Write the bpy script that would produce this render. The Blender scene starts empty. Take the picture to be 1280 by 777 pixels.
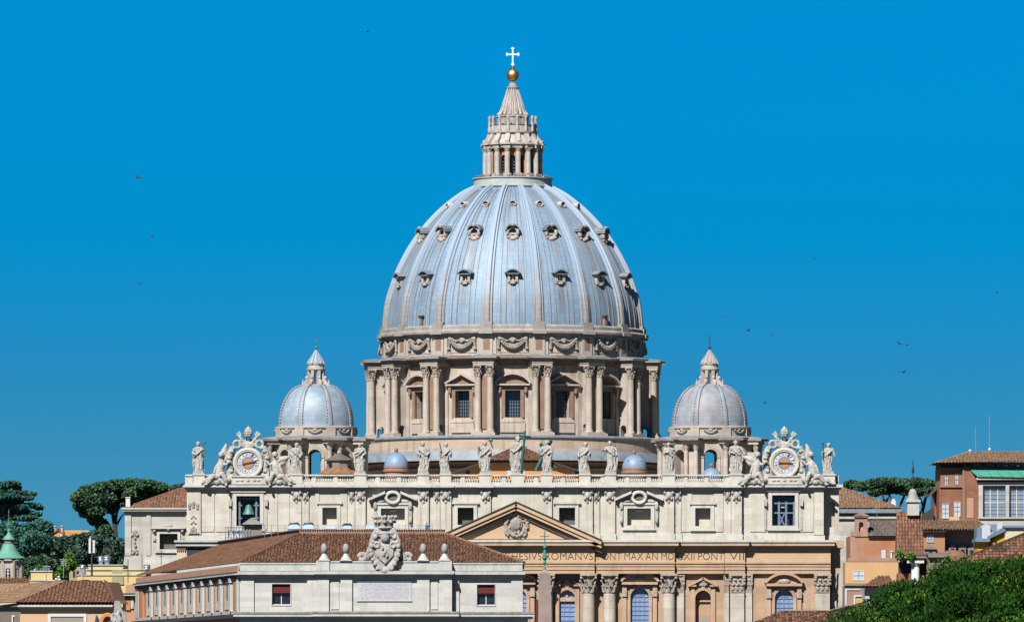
import bpy, bmesh, math, random
import numpy as np
from mathutils import Vector, Matrix, Euler
from math import sin, cos, pi, radians as R, sqrt, atan2, asin
random.seed(7)

# ------------------------------------------------------------------ clear
for blk in (bpy.data.objects, bpy.data.meshes, bpy.data.materials, bpy.data.worlds, bpy.data.cameras, bpy.data.lights):
    for o in list(blk): blk.remove(o)
SC = bpy.context.scene
COL = SC.collection

# ------------------------------------------------------------------ camera, sky, sun, exposure
F = 9280.0          # focal length in photo pixels (1280 wide)
HY = 850.0          # photo row of the horizon
CZ = 16.0           # eye height
cam = bpy.data.objects.new('camera', bpy.data.cameras.new('camera'))
COL.objects.link(cam)
cam.location = (0, 0, CZ)
cam.rotation_euler = (R(90), 0, 0)
cam.data.sensor_width = 36.0
cam.data.lens = F / 1280 * 36.0
cam.data.shift_y = (HY - 388.5) / 1280
cam.data.clip_start = 1.0
cam.data.clip_end = 60000
SC.camera = cam

SUN_EL, SUN_AZ = R(46), R(-23)      # azimuth measured from straight behind the camera, negative = to the left
sdir = Vector((sin(SUN_AZ) * cos(SUN_EL), -cos(SUN_AZ) * cos(SUN_EL), sin(SUN_EL)))   # towards the sun
w = bpy.data.worlds.new('World'); SC.world = w; w.use_nodes = True
nt = w.node_tree; nt.nodes.clear()
N = nt.nodes.new; Lk = nt.links.new
out = N('ShaderNodeOutputWorld'); bg = N('ShaderNodeBackground'); sky = N('ShaderNodeTexSky')
sky.sky_type = 'NISHITA'; sky.sun_disc = False
sky.sun_elevation = SUN_EL
sky.sun_rotation = atan2(sdir.x, sdir.y)
sky.air_density = 1.0; sky.dust_density = 0.15; sky.ozone_density = 4.0; sky.altitude = 300
tc = N('ShaderNodeTexCoord'); sp = N('ShaderNodeSeparateXYZ'); ma = N('ShaderNodeMath'); cb = N('ShaderNodeCombineXYZ'); nm = N('ShaderNodeVectorMath')
ma.operation = 'MULTIPLY_ADD'; ma.inputs[1].default_value = 3.2; ma.inputs[2].default_value = 0.20
nm.operation = 'NORMALIZE'
Lk(tc.outputs['Generated'], sp.inputs[0]); Lk(sp.outputs['X'], cb.inputs['X']); Lk(sp.outputs['Y'], cb.inputs['Y'])
Lk(sp.outputs['Z'], ma.inputs[0]); Lk(ma.outputs[0], cb.inputs['Z']); Lk(cb.outputs[0], nm.inputs[0]); Lk(nm.outputs[0], sky.inputs['Vector'])
hs = N('ShaderNodeHueSaturation'); hs.inputs['Saturation'].default_value = 1.22; hs.inputs['Hue'].default_value = 0.475
mx = N('ShaderNodeMix'); mx.data_type = 'RGBA'; mx.blend_type = 'MULTIPLY'; mx.inputs['Factor'].default_value = 1.0
cr = N('ShaderNodeValToRGB'); el = cr.color_ramp.elements          # clear Roman sky: deep azure above, paler towards the horizon
el[0].position = 0.0; el[0].color = (0.50, 0.55, 0.50, 1); el[1].position = 1.0; el[1].color = (0.28, 0.34, 0.38, 1)
for p_, c_ in ((0.0226, (0.452, 0.649, 0.651)), (0.0307, (0.354, 0.661, 0.699)), (0.0393, (0.218, 0.684, 0.790)), (0.0485, (0.114, 0.759, 0.919)), (0.0593, (0.007, 0.848, 1.060)), (0.0754, (0.002, 0.949, 1.239)), (0.0894, (0.003, 1.025, 1.343)), (0.17, (0.10, 0.62, 0.90)), (0.35, (0.26, 0.36, 0.42))):
    e_ = el.new(p_); e_.color = (*c_, 1)
Lk(sp.outputs['Z'], cr.inputs[0]); Lk(cr.outputs[0], mx.inputs[7])
Lk(sky.outputs[0], hs.inputs['Color']); Lk(hs.outputs[0], mx.inputs[6]); Lk(mx.outputs[2], bg.inputs[0])
bg.inputs[1].default_value = 0.050
Lk(bg.outputs[0], out.inputs[0])
sun = bpy.data.objects.new('sun', bpy.data.lights.new('sun', 'SUN')); COL.objects.link(sun)
sun.data.energy = 4.5; sun.data.angle = R(0.5); sun.data.color = (1.0, 0.975, 0.93)
sun.location = (0, 0, 400)
sun.rotation_euler = sdir.to_track_quat('Z', 'Y').to_euler()
SC.view_settings.view_transform = 'Standard'; SC.view_settings.look = 'None'
SC.view_settings.exposure = 1.47; SC.view_settings.gamma = 1.0
SC.view_settings.use_curve_mapping = False

# ------------------------------------------------------------------ measuring helpers (photo measurements -> metres at a true distance)
def PX(px, D): return (px - 640.0) * D / F
def PZ(py, D): return CZ + (HY - py) * D / F
def PT(px, py, D): return Vector((PX(px, D), D, PZ(py, D)))

# ------------------------------------------------------------------ materials
MATS = {}
ALB = 0.47           # reflectance of the place's surfaces against the notes they were measured with
def mat(name, c1, c2=None, scale=0.35, rough=0.85, streak=0.0, streak_col=(0.08, 0.06, 0.05), block=None, bump=0.15,
        bump_scale=3.0, metal=0.0, spec=0.3, island=0.0, fine=0.25, polar=False, zmix=None, streak2=None, drips=None, sheet=0.80):
    """procedural surface: two-tone noise, grain, vertical weather streaks, optional ashlar courses (w, h)"""
    m = bpy.data.materials.new(name); m.use_nodes = True; MATS[name] = m
    t = m.node_tree; n = t.nodes.new; l = t.links.new
    b = t.nodes['Principled BSDF']; b.inputs['Roughness'].default_value = rough; b.inputs['Metallic'].default_value = metal
    b.inputs['Specular IOR Level'].default_value = spec
    tcn = n('ShaderNodeTexCoord'); co = tcn.outputs['Object']
    if c2 is None: c2 = tuple(x * 0.75 for x in c1)
    if not metal: c1, c2, streak_col = (tuple(x * ALB for x in c) for c in (c1, c2, streak_col))
    def noise(sc, vec=None, detail=4.0, rgh=0.6):
        q = n('ShaderNodeTexNoise'); q.inputs['Scale'].default_value = sc; q.inputs['Detail'].default_value = detail
        q.inputs['Roughness'].default_value = rgh; l(vec or co, q.inputs['Vector']); return q.outputs['Fac']
    def ramp(v, a, bb):
        q = n('ShaderNodeMapRange'); q.inputs['From Min'].default_value = a; q.inputs['From Max'].default_value = bb
        l(v, q.inputs['Value']); return q.outputs['Result']
    def mix(f, ca, cb_, mode='MIX'):
        q = n('ShaderNodeMix'); q.data_type = 'RGBA'; q.blend_type = mode
        if isinstance(f, float): q.inputs['Factor'].default_value = f
        else: l(f, q.inputs['Factor'])
        for s, c in ((6, ca), (7, cb_)):
            if isinstance(c, tuple): q.inputs[s].default_value = (*c, 1)
            else: l(c, q.inputs[s])
        return q.outputs[2]
    def mul(v, k):
        q = n('ShaderNodeMath'); q.operation = 'MULTIPLY'; l(v, q.inputs[0])
        if isinstance(k, float): q.inputs[1].default_value = k
        else: l(k, q.inputs[1])
        return q.outputs[0]
    vec = co
    sx = n('ShaderNodeSeparateXYZ'); l(co, sx.inputs[0])
    if polar:                                   # unrolled round a vertical axis
        at = n('ShaderNodeMath'); at.operation = 'ARCTAN2'; l(sx.outputs['X'], at.inputs[0]); l(mul(sx.outputs['Y'], -1.0), at.inputs[1])
        hz = mul(at.outputs[0], float(polar))
    else:
        ad = n('ShaderNodeMath'); ad.operation = 'ADD'; l(sx.outputs['X'], ad.inputs[0]); l(mul(sx.outputs['Y'], 0.93), ad.inputs[1]); hz = ad.outputs[0]
    cx = n('ShaderNodeCombineXYZ'); l(hz, cx.inputs[0]); l(sx.outputs['Z'], cx.inputs[1]); flat = cx.outputs[0]
    col = mix(ramp(noise(scale), 0.32, 0.68), c1, c2)
    if fine: col = mix(mul(ramp(noise(bump_scale * 1.7, detail=6), 0.35, 0.75), fine), col, tuple(x * 0.55 for x in c2))
    hgt = noise(bump_scale, detail=6)
    if block:
        q = n('ShaderNodeTexBrick'); q.inputs['Scale'].default_value = 1.0
        q.inputs['Brick Width'].default_value = block[0]; q.inputs['Row Height'].default_value = block[1]
        q.inputs['Mortar Size'].default_value = block[2] if len(block) > 2 else 0.035; q.inputs['Mortar Smooth'].default_value = 0.4
        q.inputs['Color1'].default_value = (1, 1, 1, 1); q.inputs['Color2'].default_value = (sheet, sheet, sheet, 1)
        k = block[3] if len(block) > 3 else 0.5
        q.inputs['Mortar'].default_value = (k, k, k, 1); l(flat, q.inputs['Vector'])
        col = mix(1.0, col, q.outputs['Color'], 'MULTIPLY')
    if streak:
        mp = n('ShaderNodeMapping'); mp.inputs['Scale'].default_value = (0.85, 0.045, 1.0); l(flat, mp.inputs['Vector'])
        s1 = ramp(noise(1.0, mp.outputs[0], 5.0, 0.65), 0.50, 0.72)
        s2 = ramp(noise(0.12), 0.35, 0.65)
        col = mix(mul(mul(s1, s2), streak), col, streak_col)
    if streak2:                                 # a second, finer family of run-off streaks: (amount, colour, frequency)
        mp = n('ShaderNodeMapping'); mp.inputs['Scale'].default_value = (streak2[2], 0.06, 1.0); mp.inputs['Location'].default_value = (17.3, 4.1, 0); l(flat, mp.inputs['Vector'])
        col = mix(mul(mul(ramp(noise(1.0, mp.outputs[0], 6.0, 0.7), 0.48, 0.68), ramp(noise(0.09), 0.28, 0.55)), streak2[0]), col, tuple(x * ALB for x in streak2[1]))
    if drips:                                   # stains hanging below the dormers: (period, top z, length, half width, amount, colour)
        for per, zt_, ln_, hw_, am_, dc_ in drips:
            wr = n('ShaderNodeMath'); wr.operation = 'WRAP'; l(at.outputs[0], wr.inputs[0]); wr.inputs[1].default_value = -per / 2; wr.inputs[2].default_value = per / 2
            ab = n('ShaderNodeMath'); ab.operation = 'ABSOLUTE'; l(mul(wr.outputs[0], float(polar)), ab.inputs[0])
            mp = n('ShaderNodeMapping'); mp.inputs['Scale'].default_value = (2.6, 0.10, 1.0); l(flat, mp.inputs['Vector'])
            hm = n('ShaderNodeMapRange'); hm.inputs['From Min'].default_value = hw_ * 1.15; hm.inputs['From Max'].default_value = hw_ * 0.5; l(ab.outputs[0], hm.inputs['Value'])
            vm = n('ShaderNodeMapRange'); vm.inputs['From Min'].default_value = zt_ - ln_; vm.inputs['From Max'].default_value = zt_ - 0.2 * ln_; l(sx.outputs['Z'], vm.inputs['Value'])
            lt = n('ShaderNodeMath'); lt.operation = 'LESS_THAN'; l(sx.outputs['Z'], lt.inputs[0]); lt.inputs[1].default_value = zt_
            f_ = mul(mul(hm.outputs['Result'], vm.outputs['Result']), mul(lt.outputs[0], ramp(noise(1.0, mp.outputs[0], 4.0), 0.42, 0.62)))
            col = mix(mul(f_, am_), col, tuple(x * ALB for x in dc_))
    if zmix:                                    # staining that grows towards the foot
        zr_ = n('ShaderNodeMapRange'); zr_.inputs['From Min'].default_value = zmix[0]; zr_.inputs['From Max'].default_value = zmix[1]
        ad2 = n('ShaderNodeMath'); ad2.operation = 'MULTIPLY_ADD'; l(noise(0.5), ad2.inputs[0]); ad2.inputs[1].default_value = 14.0; l(sx.outputs['Z'], ad2.inputs[2]); l(ad2.outputs[0], zr_.inputs['Value'])
        col = mix(zr_.outputs['Result'], col, tuple(x * ALB for x in zmix[2]))
    if island:
        g = n('ShaderNodeNewGeometry'); q = n('ShaderNodeMapRange'); l(g.outputs['Random Per Island'], q.inputs['Value'])
        q.inputs['To Min'].default_value = 1 - island; q.inputs['To Max'].default_value = 1 + island
        v = n('ShaderNodeVectorMath'); v.operation = 'SCALE'; l(col, v.inputs[0]); l(q.outputs['Result'], v.inputs['Scale']); col = v.outputs[0]
    l(col, b.inputs['Base Color'])
    if bump:
        bp = n('ShaderNodeBump'); bp.inputs['Strength'].default_value = bump; bp.inputs['Distance'].default_value = 0.25
        l(hgt, bp.inputs['Height']); l(bp.outputs[0], b.inputs['Normal'])
    return m

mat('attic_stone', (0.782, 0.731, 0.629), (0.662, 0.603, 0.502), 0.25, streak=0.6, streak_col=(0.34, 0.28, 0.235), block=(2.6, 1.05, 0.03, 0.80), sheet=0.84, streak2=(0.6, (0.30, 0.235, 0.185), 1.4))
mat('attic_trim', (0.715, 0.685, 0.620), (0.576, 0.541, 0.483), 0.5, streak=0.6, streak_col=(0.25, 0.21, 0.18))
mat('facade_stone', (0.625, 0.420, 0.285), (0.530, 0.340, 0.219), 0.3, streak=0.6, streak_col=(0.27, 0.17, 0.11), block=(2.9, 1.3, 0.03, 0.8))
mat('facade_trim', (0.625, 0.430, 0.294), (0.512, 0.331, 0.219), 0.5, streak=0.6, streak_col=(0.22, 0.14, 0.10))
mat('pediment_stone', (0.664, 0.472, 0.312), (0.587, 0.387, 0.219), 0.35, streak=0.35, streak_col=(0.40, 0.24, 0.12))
mat('column_stone', (0.736, 0.661, 0.567), (0.598, 0.519, 0.433), 0.5, streak=0.7, streak_col=(0.26, 0.21, 0.17), block=(9, 2.2, 0.04, 0.6))
mat('capital_stone', (0.54, 0.46, 0.38), (0.36, 0.30, 0.245), 1.2, streak=0.5)
mat('drum_stone', (0.717, 0.610, 0.520), (0.604, 0.493, 0.405), 0.22, streak=0.75, streak_col=(0.24, 0.155, 0.105), block=(2.4, 1.0, 0.03, 0.8), polar=25.0, streak2=(0.6, (0.25, 0.165, 0.12), 1.3))
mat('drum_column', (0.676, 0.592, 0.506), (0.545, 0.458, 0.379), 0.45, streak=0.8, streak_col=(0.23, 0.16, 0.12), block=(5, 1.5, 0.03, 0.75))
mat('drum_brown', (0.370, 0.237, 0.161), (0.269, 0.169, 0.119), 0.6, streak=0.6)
mat('drum_cornice', (0.399, 0.320, 0.259), (0.285, 0.200, 0.151), 0.7, streak=0.7, streak_col=(0.12, 0.08, 0.06))
mat('rim_stone', (0.475, 0.430, 0.389), (0.285, 0.260, 0.248), 0.55, streak=0.8, streak_col=(0.10, 0.085, 0.08), polar=25.0)
mat('base_ring', (0.597, 0.479, 0.383), (0.514, 0.394, 0.297), 0.15, streak=0.9, streak_col=(0.11, 0.075, 0.06), block=(2.6, 1.2, 0.03, 0.82), polar=29.0)
mat('lead_dome', (0.277, 0.417, 0.568), (0.237, 0.367, 0.517), 0.14, rough=0.6, streak=0.8, streak_col=(0.46, 0.45, 0.44), block=(1.35, 0.85, 0.045, 0.74), sheet=0.85, streak2=(1.0, (0.17, 0.14, 0.13), 2.2), drips=[(pi / 8, 91.6, 7.0, 0.9, 0.9, (0.14, 0.10, 0.07)), (pi / 8, 100.0, 4.5, 1.1, 0.75, (0.22, 0.14, 0.09)), (pi / 8, 83.5, 8.0, 1.1, 0.7, (0.56, 0.47, 0.36)), (pi / 8, 110.7, 7.0, 2.0, 0.8, (0.12, 0.10, 0.11))], polar=24.0, bump=0.06, spec=0.4, fine=0.18)
mat('lead_rib', (0.448, 0.432, 0.409), (0.403, 0.324, 0.251), 0.30, rough=0.6, streak=0.9, streak_col=(0.24, 0.14, 0.075), block=(20, 0.95, 0.07, 0.6), bump=0.1, fine=0.3, zmix=(89, 104, (0.33, 0.415, 0.53)), streak2=(0.6, (0.17, 0.10, 0.06), 2.0))
mat('lead_seam', (0.27, 0.31, 0.37), (0.24, 0.22, 0.20), 0.3, rough=0.6, streak=0.8, streak_col=(0.14, 0.10, 0.08), bump=0.1)
mat('lead_bead', (0.36, 0.40, 0.47), (0.28, 0.30, 0.34), 0.5, rough=0.6, streak=0.6, streak_col=(0.2, 0.14, 0.12), bump=0.1)
mat('lead_grey', (0.30, 0.35, 0.41), (0.20, 0.22, 0.25), 0.5, rough=0.6, streak=0.5)
mat('lead_small', (0.392, 0.496, 0.602), (0.294, 0.378, 0.472), 0.22, rough=0.55, streak=0.8, streak_col=(0.25, 0.17, 0.15), block=(1.3, 0.9, 0.04, 0.75), polar=7.0, bump=0.05)
mat('lead_worn', (0.420, 0.484, 0.561), (0.284, 0.259, 0.275), 0.16, rough=0.55, streak=0.9, streak_col=(0.16, 0.10, 0.10), block=(1.3, 0.9, 0.04, 0.75), polar=7.0, bump=0.05)
mat('lead_blue', (0.26, 0.36, 0.52), (0.21, 0.30, 0.45), 0.4, rough=0.5, streak=0.2, bump=0.03)
mat('cupola_stone', (0.605, 0.525, 0.447), (0.444, 0.371, 0.305), 0.4, streak=0.8, streak_col=(0.14, 0.10, 0.08))
mat('lantern_stone', (0.617, 0.559, 0.504), (0.472, 0.413, 0.370), 0.6, streak=0.6, streak_col=(0.22, 0.16, 0.13))
mat('spire_stone', (0.55, 0.50, 0.475), (0.33, 0.27, 0.25), 0.5, streak=0.9, streak_col=(0.13, 0.08, 0.06))
mat('parapet_lichen', (0.616, 0.630, 0.574), (0.420, 0.476, 0.476), 0.4, streak=0.8, streak_col=(0.14, 0.13, 0.11))
mat('warm_stucco', (0.68, 0.31, 0.13), (0.56, 0.24, 0.10), 0.4)
mat('statue_stone', (0.585, 0.565, 0.519), (0.397, 0.371, 0.330), 0.7, streak=0.9, streak_col=(0.15, 0.13, 0.11), bump=0.35)
mat('arms_stone', (0.525, 0.499, 0.466), (0.378, 0.352, 0.329), 0.9, streak=0.5, streak_col=(0.11, 0.10, 0.09), bump=0.25)
mat('relief_stone', (0.46, 0.41, 0.36), (0.30, 0.26, 0.23), 1.0, streak=0.4)
mat('dark_room', (0.17, 0.17, 0.15), (0.12, 0.12, 0.11), 0.4, bump=0)
mat('blind_cream', (0.72, 0.67, 0.52), (0.64, 0.59, 0.45), 0.4, bump=0.02)
mat('dark_pane', (0.012, 0.017, 0.030), (0.02, 0.025, 0.04), 1.0, rough=0.25, bump=0, spec=0.5, fine=0)
mat('glass_pane', (0.27, 0.40, 0.66), (0.22, 0.33, 0.58), 0.8, rough=0.25, bump=0.0, spec=0.5, fine=0.1)  # pale blue base colour paints in the sky mirrored by the glass
mat('grey_glass', (0.33, 0.40, 0.46), (0.25, 0.31, 0.37), 1.5, rough=0.3, bump=0.0, spec=0.5, fine=0.1)
mat('mullion', (0.22, 0.27, 0.36), (0.2, 0.24, 0.32), 1.0, rough=0.5, bump=0)
mat('grille', (0.20, 0.24, 0.30), (0.14, 0.18, 0.24), 1.0, rough=0.5, bump=0)
mat('gold', (0.62, 0.36, 0.12), (0.42, 0.22, 0.08), 1.0, rough=0.42, metal=1.0, bump=0.02, fine=0.1)
mat('white_metal', (0.80, 0.80, 0.78), (0.74, 0.74, 0.72), 1.0, rough=0.5, bump=0, fine=0)
mat('dark_metal', (0.03, 0.04, 0.05), (0.05, 0.05, 0.05), 1.0, rough=0.5, bump=0)
mat('verdigris', (0.06, 0.27, 0.23), (0.03, 0.17, 0.16), 2.0, rough=0.6, bump=0.1)
mat('bronze_green', (0.05, 0.18, 0.165), (0.03, 0.12, 0.12), 2.0, rough=0.6, bump=0.1)
mat('copper_green', (0.16, 0.42, 0.32), (0.10, 0.33, 0.25), 0.6, rough=0.65, streak=0.6, streak_col=(0.20, 0.24, 0.17), bump=0.08)
mat('copper_roof', (0.07, 0.33, 0.245), (0.05, 0.28, 0.21), 0.4, rough=0.6, streak=0.3, bump=0.05)
mat('bell_bronze', (0.055, 0.13, 0.12), (0.035, 0.085, 0.085), 1.2, rough=0.55, metal=0.2)
mat('blue_timber', (0.20, 0.27, 0.37), (0.14, 0.19, 0.27), 1.0, bump=0.05)
mat('dial_white', (0.74, 0.74, 0.72), (0.66, 0.66, 0.66), 1.0, bump=0)
mat('dial_blue', (0.16, 0.16, 0.28), (0.13, 0.13, 0.24), 2.0, bump=0)
mat('dial_mauve', (0.36, 0.29, 0.36), (0.30, 0.25, 0.32), 2.0, bump=0)
mat('dial_orange', (0.72, 0.30, 0.03), (0.62, 0.24, 0.02), 2.0, bump=0)
mat('ink', (0.05, 0.04, 0.035), (0.07, 0.05, 0.04), 1.0, bump=0)
mat('red_ink', (0.58, 0.30, 0.30), (0.52, 0.34, 0.34), 1.0, bump=0)
mat('grey_ink', (0.36, 0.32, 0.36), (0.42, 0.36, 0.39), 1.0, bump=0)
mat('numeral', (0.09, 0.10, 0.20), (0.09, 0.10, 0.18), 1.0, bump=0)
mat('tile_brown', (0.25, 0.112, 0.055), (0.115, 0.056, 0.034), 0.9, rough=0.9, island=0.75, bump=0.25, bump_scale=6)
mat('tile_rust', (0.27, 0.125, 0.07), (0.19, 0.09, 0.055), 0.5, rough=0.9, island=0.45, bump=0.2, bump_scale=6)
mat('tile_tan', (0.33, 0.20, 0.115), (0.245, 0.145, 0.085), 0.5, rough=0.9, island=0.35, bump=0.2, bump_scale=6)
mat('tile_grey', (0.19, 0.155, 0.135), (0.145, 0.115, 0.10), 0.5, rough=0.9, island=0.35, bump=0.2, bump_scale=6)
mat('tile_dark', (0.085, 0.042, 0.030), (0.065, 0.033, 0.025), 0.5, rough=0.9, island=0.3, bump=0.2, bump_scale=6)
mat('palazzo_white', (0.707, 0.692, 0.656), (0.632, 0.611, 0.569), 0.3, streak=0.4, streak_col=(0.36, 0.32, 0.28), block=(2.2, 0.62, 0.015, 0.90))
mat('palazzo_trim', (0.632, 0.630, 0.598), (0.502, 0.501, 0.473), 0.5, streak=0.5, streak_col=(0.16, 0.16, 0.12))
mat('palazzo_lichen', (0.40, 0.39, 0.33), (0.19, 0.19, 0.14), 0.8, streak=0.5)
mat('palazzo_pink', (0.57, 0.33, 0.22), (0.50, 0.28, 0.18), 0.3, streak=0.2)
mat('palazzo_orange', (0.62, 0.27, 0.095), (0.55, 0.23, 0.08), 0.3)
mat('plaque', (0.56, 0.60, 0.65), (0.50, 0.53, 0.58), 0.5, bump=0.02)
mat('red_blind', (0.15, 0.014, 0.010), (0.12, 0.012, 0.010), 0.8, bump=0.02)
mat('ridge_wall', (0.40, 0.23, 0.17), (0.32, 0.18, 0.13), 0.6, streak=0.4)
mat('finial_stone', (0.42, 0.415, 0.40), (0.32, 0.31, 0.30), 1.5, bump=0.3, bump_scale=5)
mat('wing_stone', (0.626, 0.602, 0.551), (0.538, 0.500, 0.440), 0.25, streak=0.6, streak_col=(0.29, 0.24, 0.20), block=(2.4, 0.95, 0.03, 0.84))
mat('obelisk_granite', (0.378, 0.291, 0.263), (0.280, 0.213, 0.199), 0.5, streak=0.6, streak_col=(0.12, 0.09, 0.085))
mat('ochre_wall', (0.70, 0.43, 0.21), (0.63, 0.37, 0.175), 0.2, streak=0.4, streak_col=(0.38, 0.23, 0.13))
mat('peach_wall', (0.72, 0.48, 0.29), (0.66, 0.42, 0.25), 0.25, streak=0.2)
mat('yellow_wall', (0.74, 0.58, 0.25), (0.68, 0.52, 0.21), 0.25, streak=0.3, streak_col=(0.4, 0.3, 0.15))
mat('olive_wall', (0.42, 0.38, 0.20), (0.36, 0.33, 0.18), 0.3)
mat('deep_yellow', (0.75, 0.42, 0.02), (0.66, 0.36, 0.02), 0.3)
mat('cream_wall', (0.72, 0.60, 0.44), (0.66, 0.55, 0.40), 0.3)
mat('orange_wall', (0.72, 0.33, 0.12), (0.64, 0.28, 0.10), 0.3)
mat('peeling_wall', (0.50, 0.30, 0.20), (0.43, 0.17, 0.075), 0.22, streak=0.6, streak_col=(0.22, 0.12, 0.08))
mat('brick_wall', (0.38, 0.155, 0.085), (0.29, 0.12, 0.07), 0.4, streak=0.5, streak_col=(0.16, 0.09, 0.07), block=(1.2, 0.4, 0.04, 0.8))
mat('brown_stucco', (0.33, 0.185, 0.125), (0.29, 0.16, 0.105), 0.3)
mat('pinkish_wall', (0.46, 0.29, 0.22), (0.36, 0.21, 0.155), 0.3, streak=0.5)
mat('white_paint', (0.74, 0.74, 0.73), (0.68, 0.68, 0.67), 0.8, bump=0.03)
mat('shutter', (0.60, 0.64, 0.68), (0.54, 0.58, 0.62), 1.0, bump=0.03)
mat('blue_paint', (0.20, 0.27, 0.37), (0.16, 0.22, 0.31), 0.6, bump=0.03)
mat('eave_and_shade', (0.055, 0.045, 0.045), (0.04, 0.035, 0.035), 1.0, bump=0.05)  # dark eaves; also laid on as painted shade
mat('taupe_shutter', (0.36, 0.30, 0.26), (0.33, 0.275, 0.24), 1.0, bump=0.02)
mat('steel', (0.34, 0.38, 0.42), (0.24, 0.27, 0.31), 1.0, rough=0.35, metal=0.7, bump=0.03)
mat('white_plastic', (0.420, 0.517, 0.647), (0.378, 0.476, 0.616), 1.0, rough=0.4, bump=0)
mat('hut_wall', (0.30, 0.24, 0.19), (0.24, 0.20, 0.17), 1.0)
mat('hut_roof', (0.30, 0.31, 0.27), (0.23, 0.24, 0.21), 1.0)
mat('bark', (0.085, 0.060, 0.050), (0.055, 0.04, 0.035), 2.0)
mat('leaf_far', (0.078, 0.156, 0.105), (0.048, 0.106, 0.082), 0.10, rough=0.8, spec=0.08, island=0.6, bump=0, fine=0.0)
mat('leaf_cedar', (0.066, 0.188, 0.142), (0.041, 0.125, 0.105), 0.15, rough=0.8, spec=0.08, island=0.55, bump=0, fine=0.0)
mat('leaf_pine', (0.102, 0.194, 0.089), (0.058, 0.125, 0.074), 0.14, rough=0.8, spec=0.08, island=0.6, bump=0, fine=0.0)
mat('leaf_near', (0.027, 0.094, 0.008), (0.011, 0.048, 0.005), 0.45, rough=0.8, spec=0.08, island=0.6, bump=0, fine=0.0)
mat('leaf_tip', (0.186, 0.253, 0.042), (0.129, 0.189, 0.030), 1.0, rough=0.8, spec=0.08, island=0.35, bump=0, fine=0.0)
mat('leaf_bright', (0.12, 0.26, 0.035), (0.09, 0.2, 0.03), 0.8, rough=0.8, spec=0.08, island=0.5, bump=0, fine=0)
mat('ground_earth', (0.16, 0.13, 0.10), (0.11, 0.10, 0.075), 0.02, bump=0.1)
mat('hill_green', (0.035, 0.055, 0.022), (0.05, 0.06, 0.03), 0.02, bump=0.1)
mat('bird_dark', (0.03, 0.035, 0.045), (0.04, 0.04, 0.05), 2.0, bump=0)
mat('skin', (0.48, 0.28, 0.20), (0.44, 0.26, 0.18), 2.0, bump=0)
CLOTH = {'dark': (0.02, 0.022, 0.04), 'red': (0.42, 0.03, 0.03), 'blue': (0.05, 0.16, 0.50), 'white': (0.70, 0.70, 0.70), 'maroon': (0.13, 0.03, 0.05)}
for k, c in CLOTH.items(): mat('cloth_' + k, c, tuple(x * 0.8 for x in c), 2.0, bump=0)

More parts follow.
